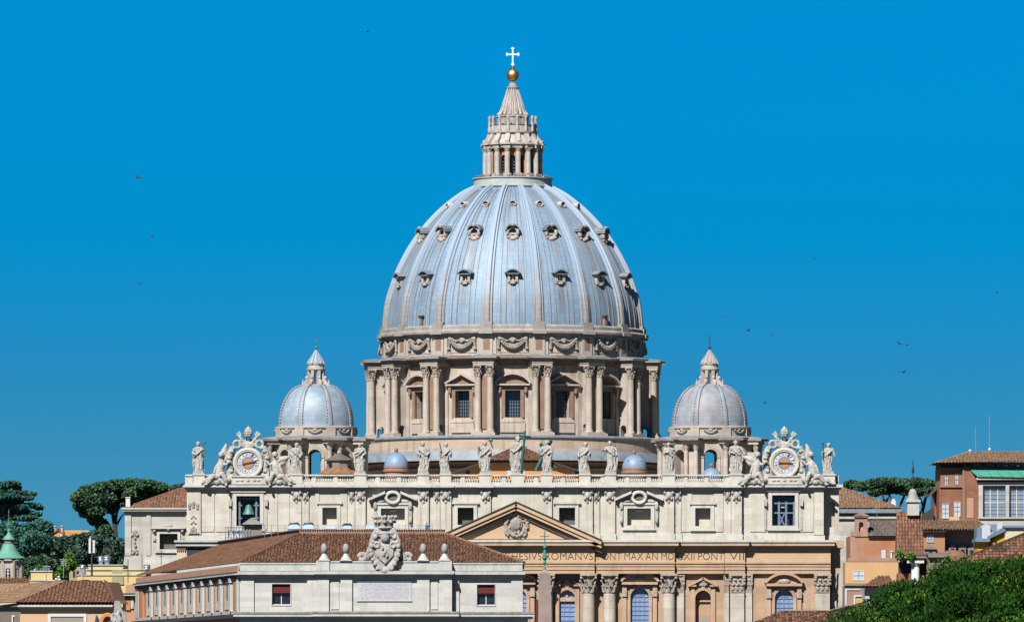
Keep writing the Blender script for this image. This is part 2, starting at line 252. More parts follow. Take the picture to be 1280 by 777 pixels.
# ------------------------------------------------------------------ mesh builder
class M:
    def __init__(s, m=None):
        s.v = []; s.f = []; s.mi = []; s.mats = []; s.T = None; s.cur = 0
        if m: s.use(m)
    def use(s, m):
        if m not in s.mats: s.mats.append(m)
        s.cur = s.mats.index(m); return s
    def add(s, vs, fs):
        o = len(s.v)
        if s.T is not None: vs = [s.T @ Vector(q) for q in vs]
        s.v.extend(tuple(q) for q in vs); s.f.extend([tuple(i + o for i in f) for f in fs]); s.mi.extend([s.cur] * len(fs)); return s
    def box(s, x0, x1, y0, y1, z0, z1):
        return s.add([(x0, y0, z0), (x1, y0, z0), (x1, y1, z0), (x0, y1, z0), (x0, y0, z1), (x1, y0, z1), (x1, y1, z1), (x0, y1, z1)],
                     [(0, 3, 2, 1), (4, 5, 6, 7), (0, 1, 5, 4), (1, 2, 6, 5), (2, 3, 7, 6), (3, 0, 4, 7)])
    def pb(s, D, px0, px1, py0, py1, f=0.0, b=1.0):          # box measured on the photo at distance D, f metres in front, b behind
        return s.box(PX(px0, D), PX(px1, D), D - f, D + b, PZ(py1, D), PZ(py0, D))
    def prism(s, pts, y0, y1):                                # outline in (x, z), pushed through from y0 to y1
        n = len(pts)
        return s.add([(x, y0, z) for x, z in pts] + [(x, y1, z) for x, z in pts],
                     [tuple(range(n - 1, -1, -1)), tuple(range(n, 2 * n))] + [(i, (i + 1) % n, n + (i + 1) % n, n + i) for i in range(n)])
    def pp(s, D, pts, f=0.0, b=1.0): return s.prism([(PX(x, D), PZ(y, D)) for x, y in pts], D - f, D + b)
    def hexa(s, b4, t4):                                      # any 8 corners: bottom four, top four
        return s.add(list(b4) + list(t4), [(0, 3, 2, 1), (4, 5, 6, 7), (0, 1, 5, 4), (1, 2, 6, 5), (2, 3, 7, 6), (3, 0, 4, 7)])
    def lathe(s, prof, c=(0, 0), seg=32, mod=None, a0=0.0, a1=2 * pi, cap=False):
        full = abs(a1 - a0) > 6.28; n = seg if full else seg + 1; vs = []; fs = []
        for r, z in prof:
            for i in range(n):
                a = a0 + (a1 - a0) * i / seg; rr = r * (mod(a, z) if mod else 1.0)
                vs.append((c[0] + rr * sin(a), c[1] - rr * cos(a), z))
        for j in range(len(prof) - 1):
            for i in range(seg):
                k = (i + 1) % n if full else i + 1
                fs.append((j * n + i, j * n + k, (j + 1) * n + k, (j + 1) * n + i))
        if cap and full:
            fs.append(tuple(range(n - 1, -1, -1))); fs.append(tuple(range((len(prof) - 1) * n, len(prof) * n)))
        return s.add(vs, fs)
    def tube(s, path, rad, seg=8):
        path = [Vector(q) for q in path]
        if not hasattr(rad, '__len__'): rad = [rad] * len(path)
        vs = []; fs = []; up = None
        for i, q in enumerate(path):
            d = (path[min(i + 1, len(path) - 1)] - path[max(i - 1, 0)])
            d = d.normalized() if d.length > 1e-9 else Vector((0, 0, 1))
            if up is None: up = Vector((0, 0, 1)) if abs(d.z) < 0.9 else Vector((0, 1, 0))
            u = d.cross(up)
            if u.length < 1e-4: u = d.cross(Vector((1, 0.3, 0)))
            u.normalize(); v = u.cross(d); up = v
            for k in range(seg):
                a = 2 * pi * k / seg; vs.append(q + (u * cos(a) + v * sin(a)) * rad[i])
        for i in range(len(path) - 1):
            for k in range(seg):
                k2 = (k + 1) % seg; fs.append((i * seg + k, i * seg + k2, (i + 1) * seg + k2, (i + 1) * seg + k))
        fs.append(tuple(range(seg - 1, -1, -1))); fs.append(tuple(range((len(path) - 1) * seg, len(path) * seg)))
        return s.add(vs, fs)
    def ell(s, c, r, seg=12, rings=8):
        if not hasattr(r, '__len__'): r = (r, r, r)
        vs = []; fs = []
        for j in range(rings + 1):
            t = pi * j / rings; q = max(sin(t), 1e-3)
            for i in range(seg):
                a = 2 * pi * i / seg; vs.append((c[0] + r[0] * q * cos(a), c[1] + r[1] * q * sin(a), c[2] - r[2] * cos(t)))
        for j in range(rings):
            for i in range(seg):
                k = (i + 1) % seg; fs.append((j * seg + i, j * seg + k, (j + 1) * seg + k, (j + 1) * seg + i))
        return s.add(vs, fs)
    def wall(s, x0, x1, z0, z1, y0, y1, ops):                 # wall with rectangular / round-headed openings (xa, xb, za, zb, arch)
        cur = x0
        for xa, xb, za, zb, arch in sorted(ops):
            if xa > cur: s.box(cur, xa, y0, y1, z0, z1)
            if za > z0 + 1e-4: s.box(xa, xb, y0, y1, z0, za)
            if not arch:
                if zb < z1: s.box(xa, xb, y0, y1, zb, z1)
            else:
                r = (xb - xa) / 2; xc = (xa + xb) / 2; zs = zb - r; n = 14
                for i in range(n):
                    t0 = pi - pi * i / n; t1 = pi - pi * (i + 1) / n
                    p0 = (xc + r * cos(t0), zs + r * sin(t0)); p1 = (xc + r * cos(t1), zs + r * sin(t1))
                    s.prism([p0, p1, (p1[0], z1), (p0[0], z1)], y0, y1)
            cur = xb
        if cur < x1: s.box(cur, x1, y0, y1, z0, z1)
        return s
    def band(s, pts, y0, y1, w):                              # strip of width w following a polyline in (x, z)
        for (xa, za), (xb, zb) in zip(pts, pts[1:]):
            d = Vector((xb - xa, zb - za)); L = d.length
            if L < 1e-6: continue
            nx, nz = -d.y / L * w, d.x / L * w
            s.prism([(xa, za), (xb, zb), (xb + nx, zb + nz), (xa + nx, za + nz)], y0, y1)
        return s

def children(o): return [c for c in bpy.data.objects if c.parent == o]
def wloc(o):
    p = Vector((0, 0, 0))
    while o is not None: p += o.location; o = o.parent
    return p
def link(o, parent, origin):
    COL.objects.link(o)
    if parent is not None:
        o.parent = parent; o.location = Vector(origin) - wloc(parent)
    else: o.location = origin
    return o
TEX = bpy.data.textures.new('carving', 'CLOUDS'); TEX.noise_scale = 0.42; TEX.noise_depth = 3
def build(name, m, parent=None, origin=None, smooth=40, fuse=None, carve=0.0, label=None, recalc=True):
    """links everything collected in m as ONE mesh object; fuse = voxel size to weld overlapping lumps into one skin"""
    if origin is None: origin = wloc(parent) if parent is not None else Vector((0, 0, 0))
    origin = Vector(origin)
    me = bpy.data.meshes.new(name)
    me.from_pydata([(a - origin.x, b - origin.y, c - origin.z) for a, b, c in m.v], [], m.f)
    for q in m.mats: me.materials.append(MATS[q])
    me.polygons.foreach_set('material_index', m.mi)
    if recalc:
        bm = bmesh.new(); bm.from_mesh(me); bmesh.ops.recalc_face_normals(bm, faces=bm.faces); bm.to_mesh(me); bm.free()
    if fuse:
        t = bpy.data.objects.new('tmp', me); COL.objects.link(t)
        md = t.modifiers.new('r', 'REMESH'); md.mode = 'VOXEL'; md.voxel_size = fuse
        s2 = t.modifiers.new('s', 'SMOOTH'); s2.factor = 0.4; s2.iterations = 1
        if carve: dm = t.modifiers.new('d', 'DISPLACE'); dm.texture = TEX; dm.strength = carve; dm.mid_level = 0.5
        bpy.context.view_layer.update()
        me2 = bpy.data.meshes.new_from_object(t.evaluated_get(bpy.context.evaluated_depsgraph_get()))
        mats_ = list(me.materials); bpy.data.objects.remove(t); bpy.data.meshes.remove(me); me = me2; me.name = name
        if len(me.materials) == 0:
            for q in mats_: me.materials.append(q)
        smooth = 180
    if smooth:
        me.polygons.foreach_set('use_smooth', [True] * len(me.polygons))
        if smooth < 180: me.set_sharp_from_angle(angle=R(smooth))
    o = bpy.data.objects.new(name, me); link(o, parent, origin)
    if label: o['label'] = label
    return o
def thing(name, label, cat, loc=(0, 0, 0), group=None):
    o = bpy.data.objects.new(name, None); COL.objects.link(o); o.location = loc; o.empty_display_size = 2
    return tag(o, label, cat, group)
def tag(o, label, cat, group=None):
    o['label'] = label; o['category'] = cat
    if group: o['group'] = group
    return o
def struct(o): o['kind'] = 'structure'; return o
def copy_of(src, parent=None, rotz=None, loc=None):
    c = src.copy(); COL.objects.link(c); c.parent = parent if parent is not None else src.parent
    if rotz is not None: c.rotation_euler = (0, 0, rotz)
    if loc is not None: c.location = loc
    return c

def text_mesh(m, body, x0, x1, z0, z1, y, thick=0.06, fit=True):
    """lettering standing on a wall facing the viewer side (-y), fitted in the given box"""
    cu = bpy.data.curves.new('t', 'FONT'); cu.body = body; cu.size = 1.0; cu.extrude = 0.0; cu.resolution_u = 3
    cu.space_word = 0.8; cu.offset = -0.016
    o = bpy.data.objects.new('t', cu); COL.objects.link(o); bpy.context.view_layer.update()
    me = bpy.data.meshes.new_from_object(o.evaluated_get(bpy.context.evaluated_depsgraph_get()))
    vs = [v.co.copy() for v in me.vertices]; fs = [tuple(p.vertices) for p in me.polygons]
    bpy.data.objects.remove(o); bpy.data.curves.remove(cu); bpy.data.meshes.remove(me)
    ax, bx = min(v.x for v in vs), max(v.x for v in vs); az, bz = min(v.y for v in vs), max(v.y for v in vs)
    sx = (x1 - x0) / (bx - ax); sz = (z1 - z0) / (bz - az)
    n = len(vs)
    P = [(x0 + (v.x - ax) * sx, y - thick, z0 + (v.y - az) * sz) for v in vs]
    # front sheet plus its side walls
    from collections import Counter
    ec = Counter()
    for f in fs:
        for a, b in zip(f, f[1:] + f[:1]): ec[(min(a, b), max(a, b))] += 1
    Q = [(a, y + 0.02, c) for a, b, c in P]
    sides = [(a, b, b + n, a + n) for (a, b), k in ec.items() if k == 1]
    m.add(P + Q, fs + sides)

def tile_roof(m, base, tiles, poly, pitch=0.5, course=0.9, h=0.12):
    """poly: planar roof outline, first edge = eave. Rows of half-round tiles run up the slope, one small shell per tile."""
    P = [Vector(q) for q in poly]; e = (P[1] - P[0]).normalized()
    n = Vector((0, 0, 0))
    for i in range(1, len(P) - 1): n += (P[i] - P[0]).cross(P[i + 1] - P[0])
    n.normalize()
    if n.z < 0: n = -n
    sdn = n.cross(e)
    if sdn.z < 0: sdn = -sdn
    q2 = [((p - P[0]).dot(e), (p - P[0]).dot(sdn)) for p in P]
    m.use(base); m.add([p - n * 0.02 for p in P], [tuple(range(len(P)))])
    m.use(tiles)
    u0 = min(a for a, b in q2); u1 = max(a for a, b in q2); u = u0 + pitch / 2
    rnd = random.Random(len(m.v))
    vs = []; fs = []
    while u < u1:
        hits = []
        for (ua, va), (ub, vb) in zip(q2, q2[1:] + q2[:1]):
            if (ua - u) * (ub - u) < 0: hits.append(va + (vb - va) * (u - ua) / (ub - ua))
        if len(hits) >= 2:
            v0, v1 = min(hits), max(hits); v = v0 - 0.12
            while v < v1 - 0.05:
                ve = min(v + course, v1) + 0.06; w_ = pitch * 0.42; j = rnd.uniform(-0.03, 0.03)
                o = len(vs)
                for vv, lift, k in ((v, 0.05, 1.06), (ve, 0.0, 0.92)):
                    for t in (0, 0.33, 0.67, 1.0):
                        a = pi * t
                        vs.append(P[0] + e * (u + j - w_ * k * cos(a)) + sdn * vv + n * (h * sin(a) + lift))
                for t in range(3): fs.append((o + t, o + t + 1, o + 5 + t, o + 4 + t))
                v += course
        u += pitch
    m.add(vs, fs)

def leaf_cloud(name, blobs, n, size, m, parent, seed=1, tip=None, shell=0.55, aspect=0.5, origin=None, upright=0.3):
    """a crown of n small leaf-clump faces spread through the outer volume of many overlapping blobs"""
    rg = np.random.default_rng(seed); B = np.array(blobs, float)
    vol = (B[:, 3] * B[:, 4] * B[:, 5]) ** (2 / 3.); idx = rg.choice(len(B), n, p=vol / vol.sum())
    d = rg.normal(size=(n, 3)); d /= np.linalg.norm(d, axis=1)[:, None]
    rad = shell + (1.05 - shell) * rg.random(n) ** 0.6
    c = B[idx, :3] + d * B[idx, 3:6] * rad[:, None]
    a = d * 0.6 + rg.normal(size=(n, 3)) * 0.6; a[:, 2] += upright; a /= np.linalg.norm(a, axis=1)[:, None]
    b = np.cross(a, rg.normal(size=(n, 3))); b /= np.linalg.norm(b, axis=1)[:, None]
    s = size * (0.6 + 0.8 * rg.random(n))[:, None]
    a *= s; b *= s * aspect
    V = np.stack([c - a * 0.5 - b * 0.35, c - a * 0.5 + b * 0.35, c + a * 0.5 + b * 0.5, c + a * 0.62, c + a * 0.5 - b * 0.5], axis=1).reshape(-1, 3)
    o = np.array(origin if origin is not None else wloc(parent)); V -= o
    me = bpy.data.meshes.new(name); me.vertices.add(len(V)); me.vertices.foreach_set('co', V.ravel())
    me.loops.add(n * 5); me.loops.foreach_set('vertex_index', np.arange(n * 5)); me.polygons.add(n)
    me.polygons.foreach_set('loop_start', np.arange(n) * 5); me.polygons.foreach_set('loop_total', np.full(n, 5))
    me.materials.append(MATS[m])
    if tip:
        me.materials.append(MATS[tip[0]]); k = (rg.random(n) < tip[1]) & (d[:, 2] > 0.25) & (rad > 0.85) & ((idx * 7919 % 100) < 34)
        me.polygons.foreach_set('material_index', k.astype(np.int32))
    me.update(calc_edges=True); me.validate()
    ob = bpy.data.objects.new(name, me); return link(ob, parent, o)

# ------------------------------------------------------------------ shared carved pieces
def corinthian(m, x, y, z0, z1, r, seg=32):
    """leafy capital: two tiers of lobed leaves, corner scrolls and an abacus"""
    H = z1 - z0
    m.lathe([(r * 1.0, z0), (r * 1.1, z0 + 0.02 * H), (r * 0.96, z0 + 0.06 * H), (r * 0.88, z0 + 0.4 * H), (r * 0.9, z0 + 0.7 * H), (r * 1.1, z0 + 0.88 * H)], (x, y), seg)
    for k in range(8):                                        # two tiers of curling leaves
        for t0, t1, off, ro in ((0.05, 0.40, 0, 1.40), (0.30, 0.66, 0.5, 1.48)):
            a = (k + off) * pi / 4; s_, c_ = sin(a), -cos(a)
            P = lambda rr, t: (x + rr * r * s_, y + rr * r * c_, z0 + t * H)
            m.tube([P(0.95, t0), P(1.02, t0 + (t1 - t0) * 0.5), P(ro - 0.18, t1 - 0.03), P(ro, t1 - 0.03), P(ro + 0.02, t1 - 0.09)], [r * 0.24, r * 0.27, r * 0.22, r * 0.17, r * 0.08], 6)
    for sx in (-1, 1):
        for sy in (-1, 1):
            m.tube([(x + sx * r * 0.6, y + sy * r * 0.6, z0 + 0.55 * H), (x + sx * r * 0.85, y + sy * r * 0.85, z0 + 0.76 * H), (x + sx * r * 1.12, y + sy * r * 1.12, z0 + 0.84 * H)], [r * 0.14, r * 0.17, r * 0.14], 6)
            m.ell((x + sx * r * 1.14, y + sy * r * 1.14, z0 + 0.78 * H), (r * 0.24, r * 0.24, H * 0.09), 8, 6)
    m.ell((x, y - r * 1.25, z0 + 0.91 * H), (r * 0.22, r * 0.2, H * 0.08), 8, 6)
    m.box(x - r * 1.36, x + r * 1.36, y - r * 1.36, y + r * 1.36, z0 + 0.89 * H, z1)
def column(m, x, y, z0, z1, r, cap_h, shaft='column_stone', cap='capital_stone', seg=24):
    zc = z1 - cap_h
    m.use(shaft)
    m.box(x - r * 1.3, x + r * 1.3, y - r * 1.3, y + r * 1.3, z0, z0 + r * 0.4)
    m.lathe([(r * 1.28, z0 + r * 0.4), (r * 1.3, z0 + r * 0.6), (r * 1.12, z0 + r * 0.8), (r * 1.18, z0 + r * 1.0), (r * 1.0, z0 + r * 1.15),
             (r * 1.0, z0 + (zc - z0) * 0.35), (r * 0.97, z0 + (zc - z0) * 0.6), (r * 0.9, zc - 0.02)], (x, y), seg)
    m.use(cap); corinthian(m, x, y, zc, z1, r * 0.92)
def pilaster_cap(m, x0, x1, yf, yb, z0, z1):
    """flat leafy capital on a pilaster, front face at y = yf"""
    H = z1 - z0; W = x1 - x0; n = 3; d = W * 0.10
    m.box(x0, x1, yf, yb, z0, z1 - 0.12 * H); m.box(x0 - d, x1 + d, yf - d * 1.6, yb, z1 - 0.12 * H, z1)
    m.box(x0 - d * 0.3, x1 + d * 0.3, yf - d * 0.5, yb, z0, z0 + 0.05 * H)
    for i in range(n):
        xc = x0 + W * (i + 0.5) / n
        m.ell((xc, yf, z0 + 0.25 * H), (W / n * 0.45, d * 1.0, H * 0.2), 8, 6); m.ell((xc, yf - d * 0.9, z0 + 0.40 * H), (W / n * 0.36, d * 0.9, H * 0.07), 8, 6)
    for i in range(n + 1):
        xc = x0 + W * i / n
        m.ell((xc, yf, z0 + 0.52 * H), (W / n * 0.4, d * 1.1, H * 0.18), 8, 6); m.ell((xc, yf - d * 1.1, z0 + 0.66 * H), (W / n * 0.34, d * 0.9, H * 0.07), 8, 6)
    for sx in (x0 + W * 0.02, x1 - W * 0.02): m.ell((sx, yf - d * 0.8, z0 + 0.79 * H), (W * 0.13, d * 1.2, H * 0.1), 10, 6)
    m.ell(((x0 + x1) / 2, yf - d * 1.2, z1 - 0.08 * H), (W * 0.11, d, H * 0.09), 8, 6)
# =================================================================== ground and hill
g = M('ground_earth'); g.add([(-9000, -500, 0), (9000, -500, 0), (9000, 40000, 0), (-9000, 40000, 0)], [(0, 1, 2, 3)])
struct(build('ground', g, recalc=False))
hl = M('hill_green'); vs = []; fs = []; nx, ny = 60, 26
for j in range(ny + 1):
    for i in range(nx + 1):
        x = -900 + 1800 * i / nx; y = 1480 + 700 * j / ny
        e = min(1, j / 10) * min(1, (ny - j) / 6) * min(1, i / 8, (nx - i) / 8)
        vs.append((x, y, -1 + e * (27 + 5 * sin(x * 0.013 + y * 0.01) + 3 * sin(x * 0.03 + 2))))
for j in range(ny):
    for i in range(nx):
        o = j * (nx + 1) + i; fs.append((o, o + 1, o + nx + 2, o + nx + 1))
hl.add(vs, fs); struct(build('hill', hl))

# =================================================================== the basilica
DF, DD = 1300.0, 1435.0
BAS = thing('basilica', 'huge pale stone basilica with a grey ribbed central dome and two small domes', 'church', (0.7, DF, 0))
fx = lambda p: PX(p, DF); fz = lambda p: PZ(p, DF)
CXF = 645.0
mir = lambda p: 2 * CXF - p

# ---- lower front
fac = M('facade_stone')
low_ops = []
for xa, xb, ytop in ((699, 718.5, 737), (788, 811, 734), (869, 888.5, 737.5), (968.5, 991.5, 736)):
    for q in ((xa, xb), (mir(xb), mir(xa))): low_ops.append((fx(q[0]), fx(q[1]), fz(800), fz(ytop), True))
low_ops.append((fx(632), fx(658), fz(800), fz(734), True))
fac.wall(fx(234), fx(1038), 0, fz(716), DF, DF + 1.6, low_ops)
fac.box(fx(234), fx(1038), DF + 12, DF + 14, 0, fz(690))
# right hand return with its side wall
fac.box(fx(1038), fx(1049), DF + 2.2, DF + 24, 0, fz(716))
FAC = build('facade', fac, BAS)
# entablature: stretches that step forward
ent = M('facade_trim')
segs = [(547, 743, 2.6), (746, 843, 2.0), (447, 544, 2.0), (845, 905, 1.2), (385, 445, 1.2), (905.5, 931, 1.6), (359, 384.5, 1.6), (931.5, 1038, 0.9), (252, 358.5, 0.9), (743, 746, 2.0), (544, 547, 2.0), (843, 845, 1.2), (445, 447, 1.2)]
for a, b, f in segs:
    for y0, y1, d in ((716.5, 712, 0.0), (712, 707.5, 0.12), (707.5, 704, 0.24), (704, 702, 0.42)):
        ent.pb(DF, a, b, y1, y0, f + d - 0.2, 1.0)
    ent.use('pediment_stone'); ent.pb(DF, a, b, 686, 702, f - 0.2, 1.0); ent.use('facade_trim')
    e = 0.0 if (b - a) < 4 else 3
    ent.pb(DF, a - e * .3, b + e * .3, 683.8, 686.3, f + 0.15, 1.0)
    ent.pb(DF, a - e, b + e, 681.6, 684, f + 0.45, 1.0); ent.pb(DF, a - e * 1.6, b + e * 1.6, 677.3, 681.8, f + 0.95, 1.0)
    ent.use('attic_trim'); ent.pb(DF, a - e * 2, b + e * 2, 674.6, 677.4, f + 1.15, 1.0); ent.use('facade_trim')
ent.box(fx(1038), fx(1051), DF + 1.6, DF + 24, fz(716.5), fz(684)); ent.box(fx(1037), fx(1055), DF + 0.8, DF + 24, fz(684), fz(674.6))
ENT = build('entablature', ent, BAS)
t = M('ink')
for body, a, b, f in (('PAVLVS V BVRGHESIVS ROMANVS', 550, 741, 2.6), ('PONT MAX AN MD', 747, 842, 2.0), ('CXII PONT', 846, 904.5, 1.2), ('VII', 912, 929.5, 1.6),
                      ('PRINCIPIS APOST', 449, 543, 2.0), ('HONOREM', 388, 443, 1.2), ('IN', 364, 379, 1.6)):
    text_mesh(t, body, fx(a), fx(b), fz(699.3), fz(690.3), DF - f + 0.2 - 0.004, 0.05)
build('inscription', t, ENT, smooth=0)
# columns of the front, half hidden behind their neighbours
for i, (px, f) in enumerate([(735.5, 1.35), (683, 1.35), (607, 1.35), (554.5, 1.35), (762, 0.75), (836, 0.75), (528, 0.75), (454, 0.75)]):
    c = M(); column(c, fx(px), DF - f, 2.0, fz(716.5), 1.2, 24.0 / 7.138)
    build('column', c, FAC)
for a, b, f in ((912.5, 930, 1.1), (mir(930), mir(912.5), 1.1), (1019, 1037, 0.7), (mir(1037), mir(1019), 0.7), (905, 911, 0.6), (931, 940, 0.5), (846, 855, 0.6), (mir(855), mir(846), .6), (1040, 1046, -1.6)):
    c = M('column_stone'); c.pb(DF, a, b, 740, 806, f, 1.6 if f > 0 else 3); c.box(fx(a), fx(b), DF - f, DF + (1.5 if f > 0 else 3), 1, fz(806))
    c.use('capital_stone'); pilaster_cap(c, fx(a), fx(b), DF - f, DF + (1.4 if f > 0 else 3), fz(740), fz(716.5))
    build('pilaster', c, FAC)
def arched_window(xa, xb, ytop, kind, niche=False):
    """window of the front with its surround; kind of pediment: 'seg', 'tri', 'split'"""
    m = M('facade_trim'); xc = (xa + xb) / 2; hw = (xb - xa) / 2; s = 7.138; zs = fz(ytop) - hw / s
    pts = [(fx(xc) + (hw / s) * cos(t), zs + (hw / s) * sin(t)) for t in [pi * k / 16 for k in range(17)]]
    m.band([(fx(xb), fz(800))] + pts + [(fx(xa), fz(800))], DF - 0.28, DF + 0.1, -0.55)
    m.box(fx(xc) - .3, fx(xc) + .3, DF - 0.45, DF + 0.1, fz(ytop) + .02, fz(ytop) + 0.9)
    zb = fz(ytop - 4.0)
    if kind == 'seg':
        w_ = hw + 11; yb = ytop - 4
        for sx in (-1, 1):
            m.pb(DF, xc + sx * (hw + 7.5) - 2.6, xc + sx * (hw + 7.5) + 2.6, yb + 1, 800, 0.5, 0.1)
            m.use('capital_stone'); m.pb(DF, xc + sx * (hw + 7.5) - 3, xc + sx * (hw + 7.5) + 3, yb + 6, yb + 15, 0.75, 0.1); m.use('facade_trim')
        m.pb(DF, xc - w_, xc + w_, yb - 3.2, yb, 1.0, 0.1)
        Rr = (w_ * w_ + 11 * 11) / 22; arc = []
        for k in range(17):
            q = -w_ + 2 * w_ * k / 16; arc.append((fx(xc + q), fz(yb - 3.2 - (sqrt(Rr * Rr - q * q) - (Rr - 11)))))
        m.band(arc[::-1], DF - 1.15, DF + 0.1, -0.42)
        m.prism([(a, b) for a, b in arc] , DF - 0.3, DF + 0.1)
        m.use('capital_stone'); m.ell((fx(xc), DF - 0.35, fz(yb - 6)), (1.2, 0.3, 0.5), 10, 6)
    else:
        w_ = hw + 9; yb = ytop - 6
        for sx in (-1, 1): m.pb(DF, xc + sx * (hw + 3.2) - 2.4, xc + sx * (hw + 3.2) + 2.4, yb, 800, 0.35, 0.1)
        m.pb(DF, xc - w_, xc - w_ * .45, yb - 1, yb + 1, 0.8, .1); m.pb(DF, xc + w_ * .45, xc + w_, yb - 1, yb + 1, 0.8, .1)
        top = [(fx(xc - w_), fz(yb - 1)), (fx(xc), fz(yb - 11)), (fx(xc + w_), fz(yb - 1))]
        if kind == 'split': m.band(top[:1] + [(fx(xc - w_ * .45), fz(yb - 6.5))], DF - 0.9, DF + .1, -0.35); m.band([(fx(xc + w_ * .45), fz(yb - 6.5))] + top[2:], DF - 0.9, DF + .1, -0.35)
        else: m.band(top, DF - 0.9, DF + .1, -0.38)
        m.use('capital_stone'); m.ell((fx(xc), DF - .3, fz(yb - 2)), (.9, .35, .55), 10, 6); m.ell((fx(xc), DF - .4, fz(yb - 5)), (.45, .3, .5), 8, 6)
    d = 0.55 if not niche else 1.3
    if niche:
        m.use('facade_stone'); m.box(fx(xa) - .2, fx(xb) + .2, DF + 1.3, DF + 1.7, 0, fz(ytop) + .2)
        m.use('facade_trim'); m.pb(DF, xa, xb, ytop + 12, ytop + 14, -0.9, 1.3)
        m.use('grey_glass'); m.pb(DF, xc - 3, xc + 4, 774, 800, -1.2, 1.3)
    else:
        m.use('glass_pane'); m.box(fx(xa) - .1, fx(xb) + .1, DF + d, DF + d + .1, 0, fz(ytop) + .1)
        m.use('mullion')
        for k in range(1, 3 if hw < 11 else 4):
            q = xa + (xb - xa) * k / (3 if hw < 11 else 4); m.box(fx(q) - .05, fx(q) + .05, DF + d - .1, DF + d, 0, fz(ytop + 3))
        for k in range(12): m.pb(DF, xa, xb, ytop + hw + k * 5.6 - .35, ytop + hw + k * 5.6 + .35, -(d - .12), d)
        for k in range(1, 6):
            a = pi * k / 6; m.tube([(fx(xc) + .3 * cos(a), DF + d - .05, zs + .3 * sin(a)), (fx(xc) + hw / s * cos(a), DF + d - .05, zs + hw / s * sin(a))], .05, 5)
        if kind == 'split':
            m.use('facade_trim'); m.pb(DF, xa, xb, ytop + 9, ytop + 14, -.1, .7); m.lathe([(.2, fz(ytop + 9)), (.25, fz(ytop + 7)), (.1, fz(ytop + 6))], (fx(xc), DF + .4), 8)
    return build('niche' if niche else 'arched_window', m, FAC)
for q in ((699, 718.5, 737, 'split'), (788, 811, 734, 'seg'), (968.5, 991.5, 736, 'seg')):
    arched_window(*q); arched_window(mir(q[1]), mir(q[0]), q[2], q[3])
arched_window(632, 658, 734, 'seg')
arched_window(869, 888.5, 737.5, 'tri', True); arched_window(mir(888.5), mir(869), 737.5, 'tri', True)

# ---- pediment
pd = M('pediment_stone')
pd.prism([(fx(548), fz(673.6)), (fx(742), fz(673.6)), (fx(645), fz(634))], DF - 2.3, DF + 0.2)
PD_ = build('pediment', pd, BAS)
rk = M('facade_trim')
L_, A_, R_ = (fx(537.5), fz(674.6)), (fx(645), fz(626.6)), (fx(752.5), fz(674.6))
rk.use('eave_and_shade'); rk.band([L_, A_, R_], DF - 4.0, DF, -0.22)
off = lambda p, d: (p[0], p[1] - d)
rk.use('pediment_stone'); rk.band([off(L_, .25), off(A_, .25), off(R_, .25)], DF - 3.85, DF, -0.62); rk.band([off(L_, .95), off(A_, .95), off(R_, .95)], DF - 3.55, DF, -0.55)
rk.use('facade_trim'); rk.band([off(L_, 1.9), off(A_, 1.9), off(R_, 1.9)], DF - 2.75, DF, -0.4)
build('raking_cornice', rk, PD_)
ca = M('relief_stone')          # carved arms in the gable
ca.ell((fx(645.5), DF - 2.4, fz(655)), (1.15, .45, 1.5), 16, 10); ca.ell((fx(645.5), DF - 2.8, fz(655)), (.75, .25, 1.0), 14, 8)
ca.ell((fx(645.5), DF - 2.7, fz(638)), (.42, .4, .6), 12, 8); ca.tube([(fx(643), DF - 2.7, fz(641.5)), (fx(648), DF - 2.7, fz(641.5))], .25, 6)
rr = random.Random(3)
for sx in (-1, 1):
    for k in range(24):
        a = k / 23.; px = 645.5 + sx * (6.5 + 6.5 * sin(pi * a * .9) + rr.uniform(-1.2, 1.2)); py = 641 + 31 * a
        if py < 671 - abs(px - 645) * .1: ca.ell((fx(px), DF - 2.4, fz(py)), (rr.uniform(.16, .42), .4, rr.uniform(.16, .42)), 7, 5)
    ca.tube([(fx(645.5 + sx * 2), DF - 2.6, fz(646)), (fx(645.5 + sx * 9), DF - 2.7, fz(640))], .22, 6)
    ca.tube([(fx(645.5 + sx * 3), DF - 2.5, fz(670)), (fx(645.5 + sx * 8), DF - 2.5, fz(666)), (fx(645.5 + sx * 10), DF - 2.5, fz(659))], .3, 6)
for k in range(10): ca.ell((fx(645.5 + rr.uniform(-5, 5)), DF - 2.4, fz(rr.uniform(664, 673))), (.3, .4, .3), 7, 5)
build('coat_of_arms', ca, PD_, fuse=0.06, carve=.12)

# ---- attic storey
at = M('attic_stone')
AW = [(295.5, 325, 657, 619.5), (403, 421, 655.5, 634), (476, 506, 656, 635), (572, 592, 655.5, 634), (698.8, 718.8, 655.5, 634), (784, 813.5, 656, 635), (869, 888, 657, 634.5), (965, 993.5, 656.5, 618.5)]
at.wall(fx(233.5), fx(1030), fz(678), fz(605), DF, DF + 1.8, [(fx(a), fx(b), fz(c), fz(d), False) for a, b, c, d in AW])
at.wall(fx(1030), fx(1049.5), fz(678), fz(605), DF + 2.4, DF + 4, [(fx(1036), fx(1044.5), fz(658), fz(626), True)])
at.box(fx(1036) - .1, fx(1044.5) + .1, DF + 3.3, DF + 4.2, fz(658), fz(626))
at.box(fx(1047), fx(1049.5), DF + 4, DF + 22, fz(678), fz(605)); at.box(fx(233.5), fx(236), DF + 1.8, DF + 22, fz(678), fz(605))
at.use('attic_trim')
for a, b, f in ((232.5, 1031, .25),): at.pb(DF, a, b, 668.5, 675, f, .5)
at.pb(DF, 1031, 1051, 668.5, 675, -2.0, 3)
ATT = build('attic', at, BAS)
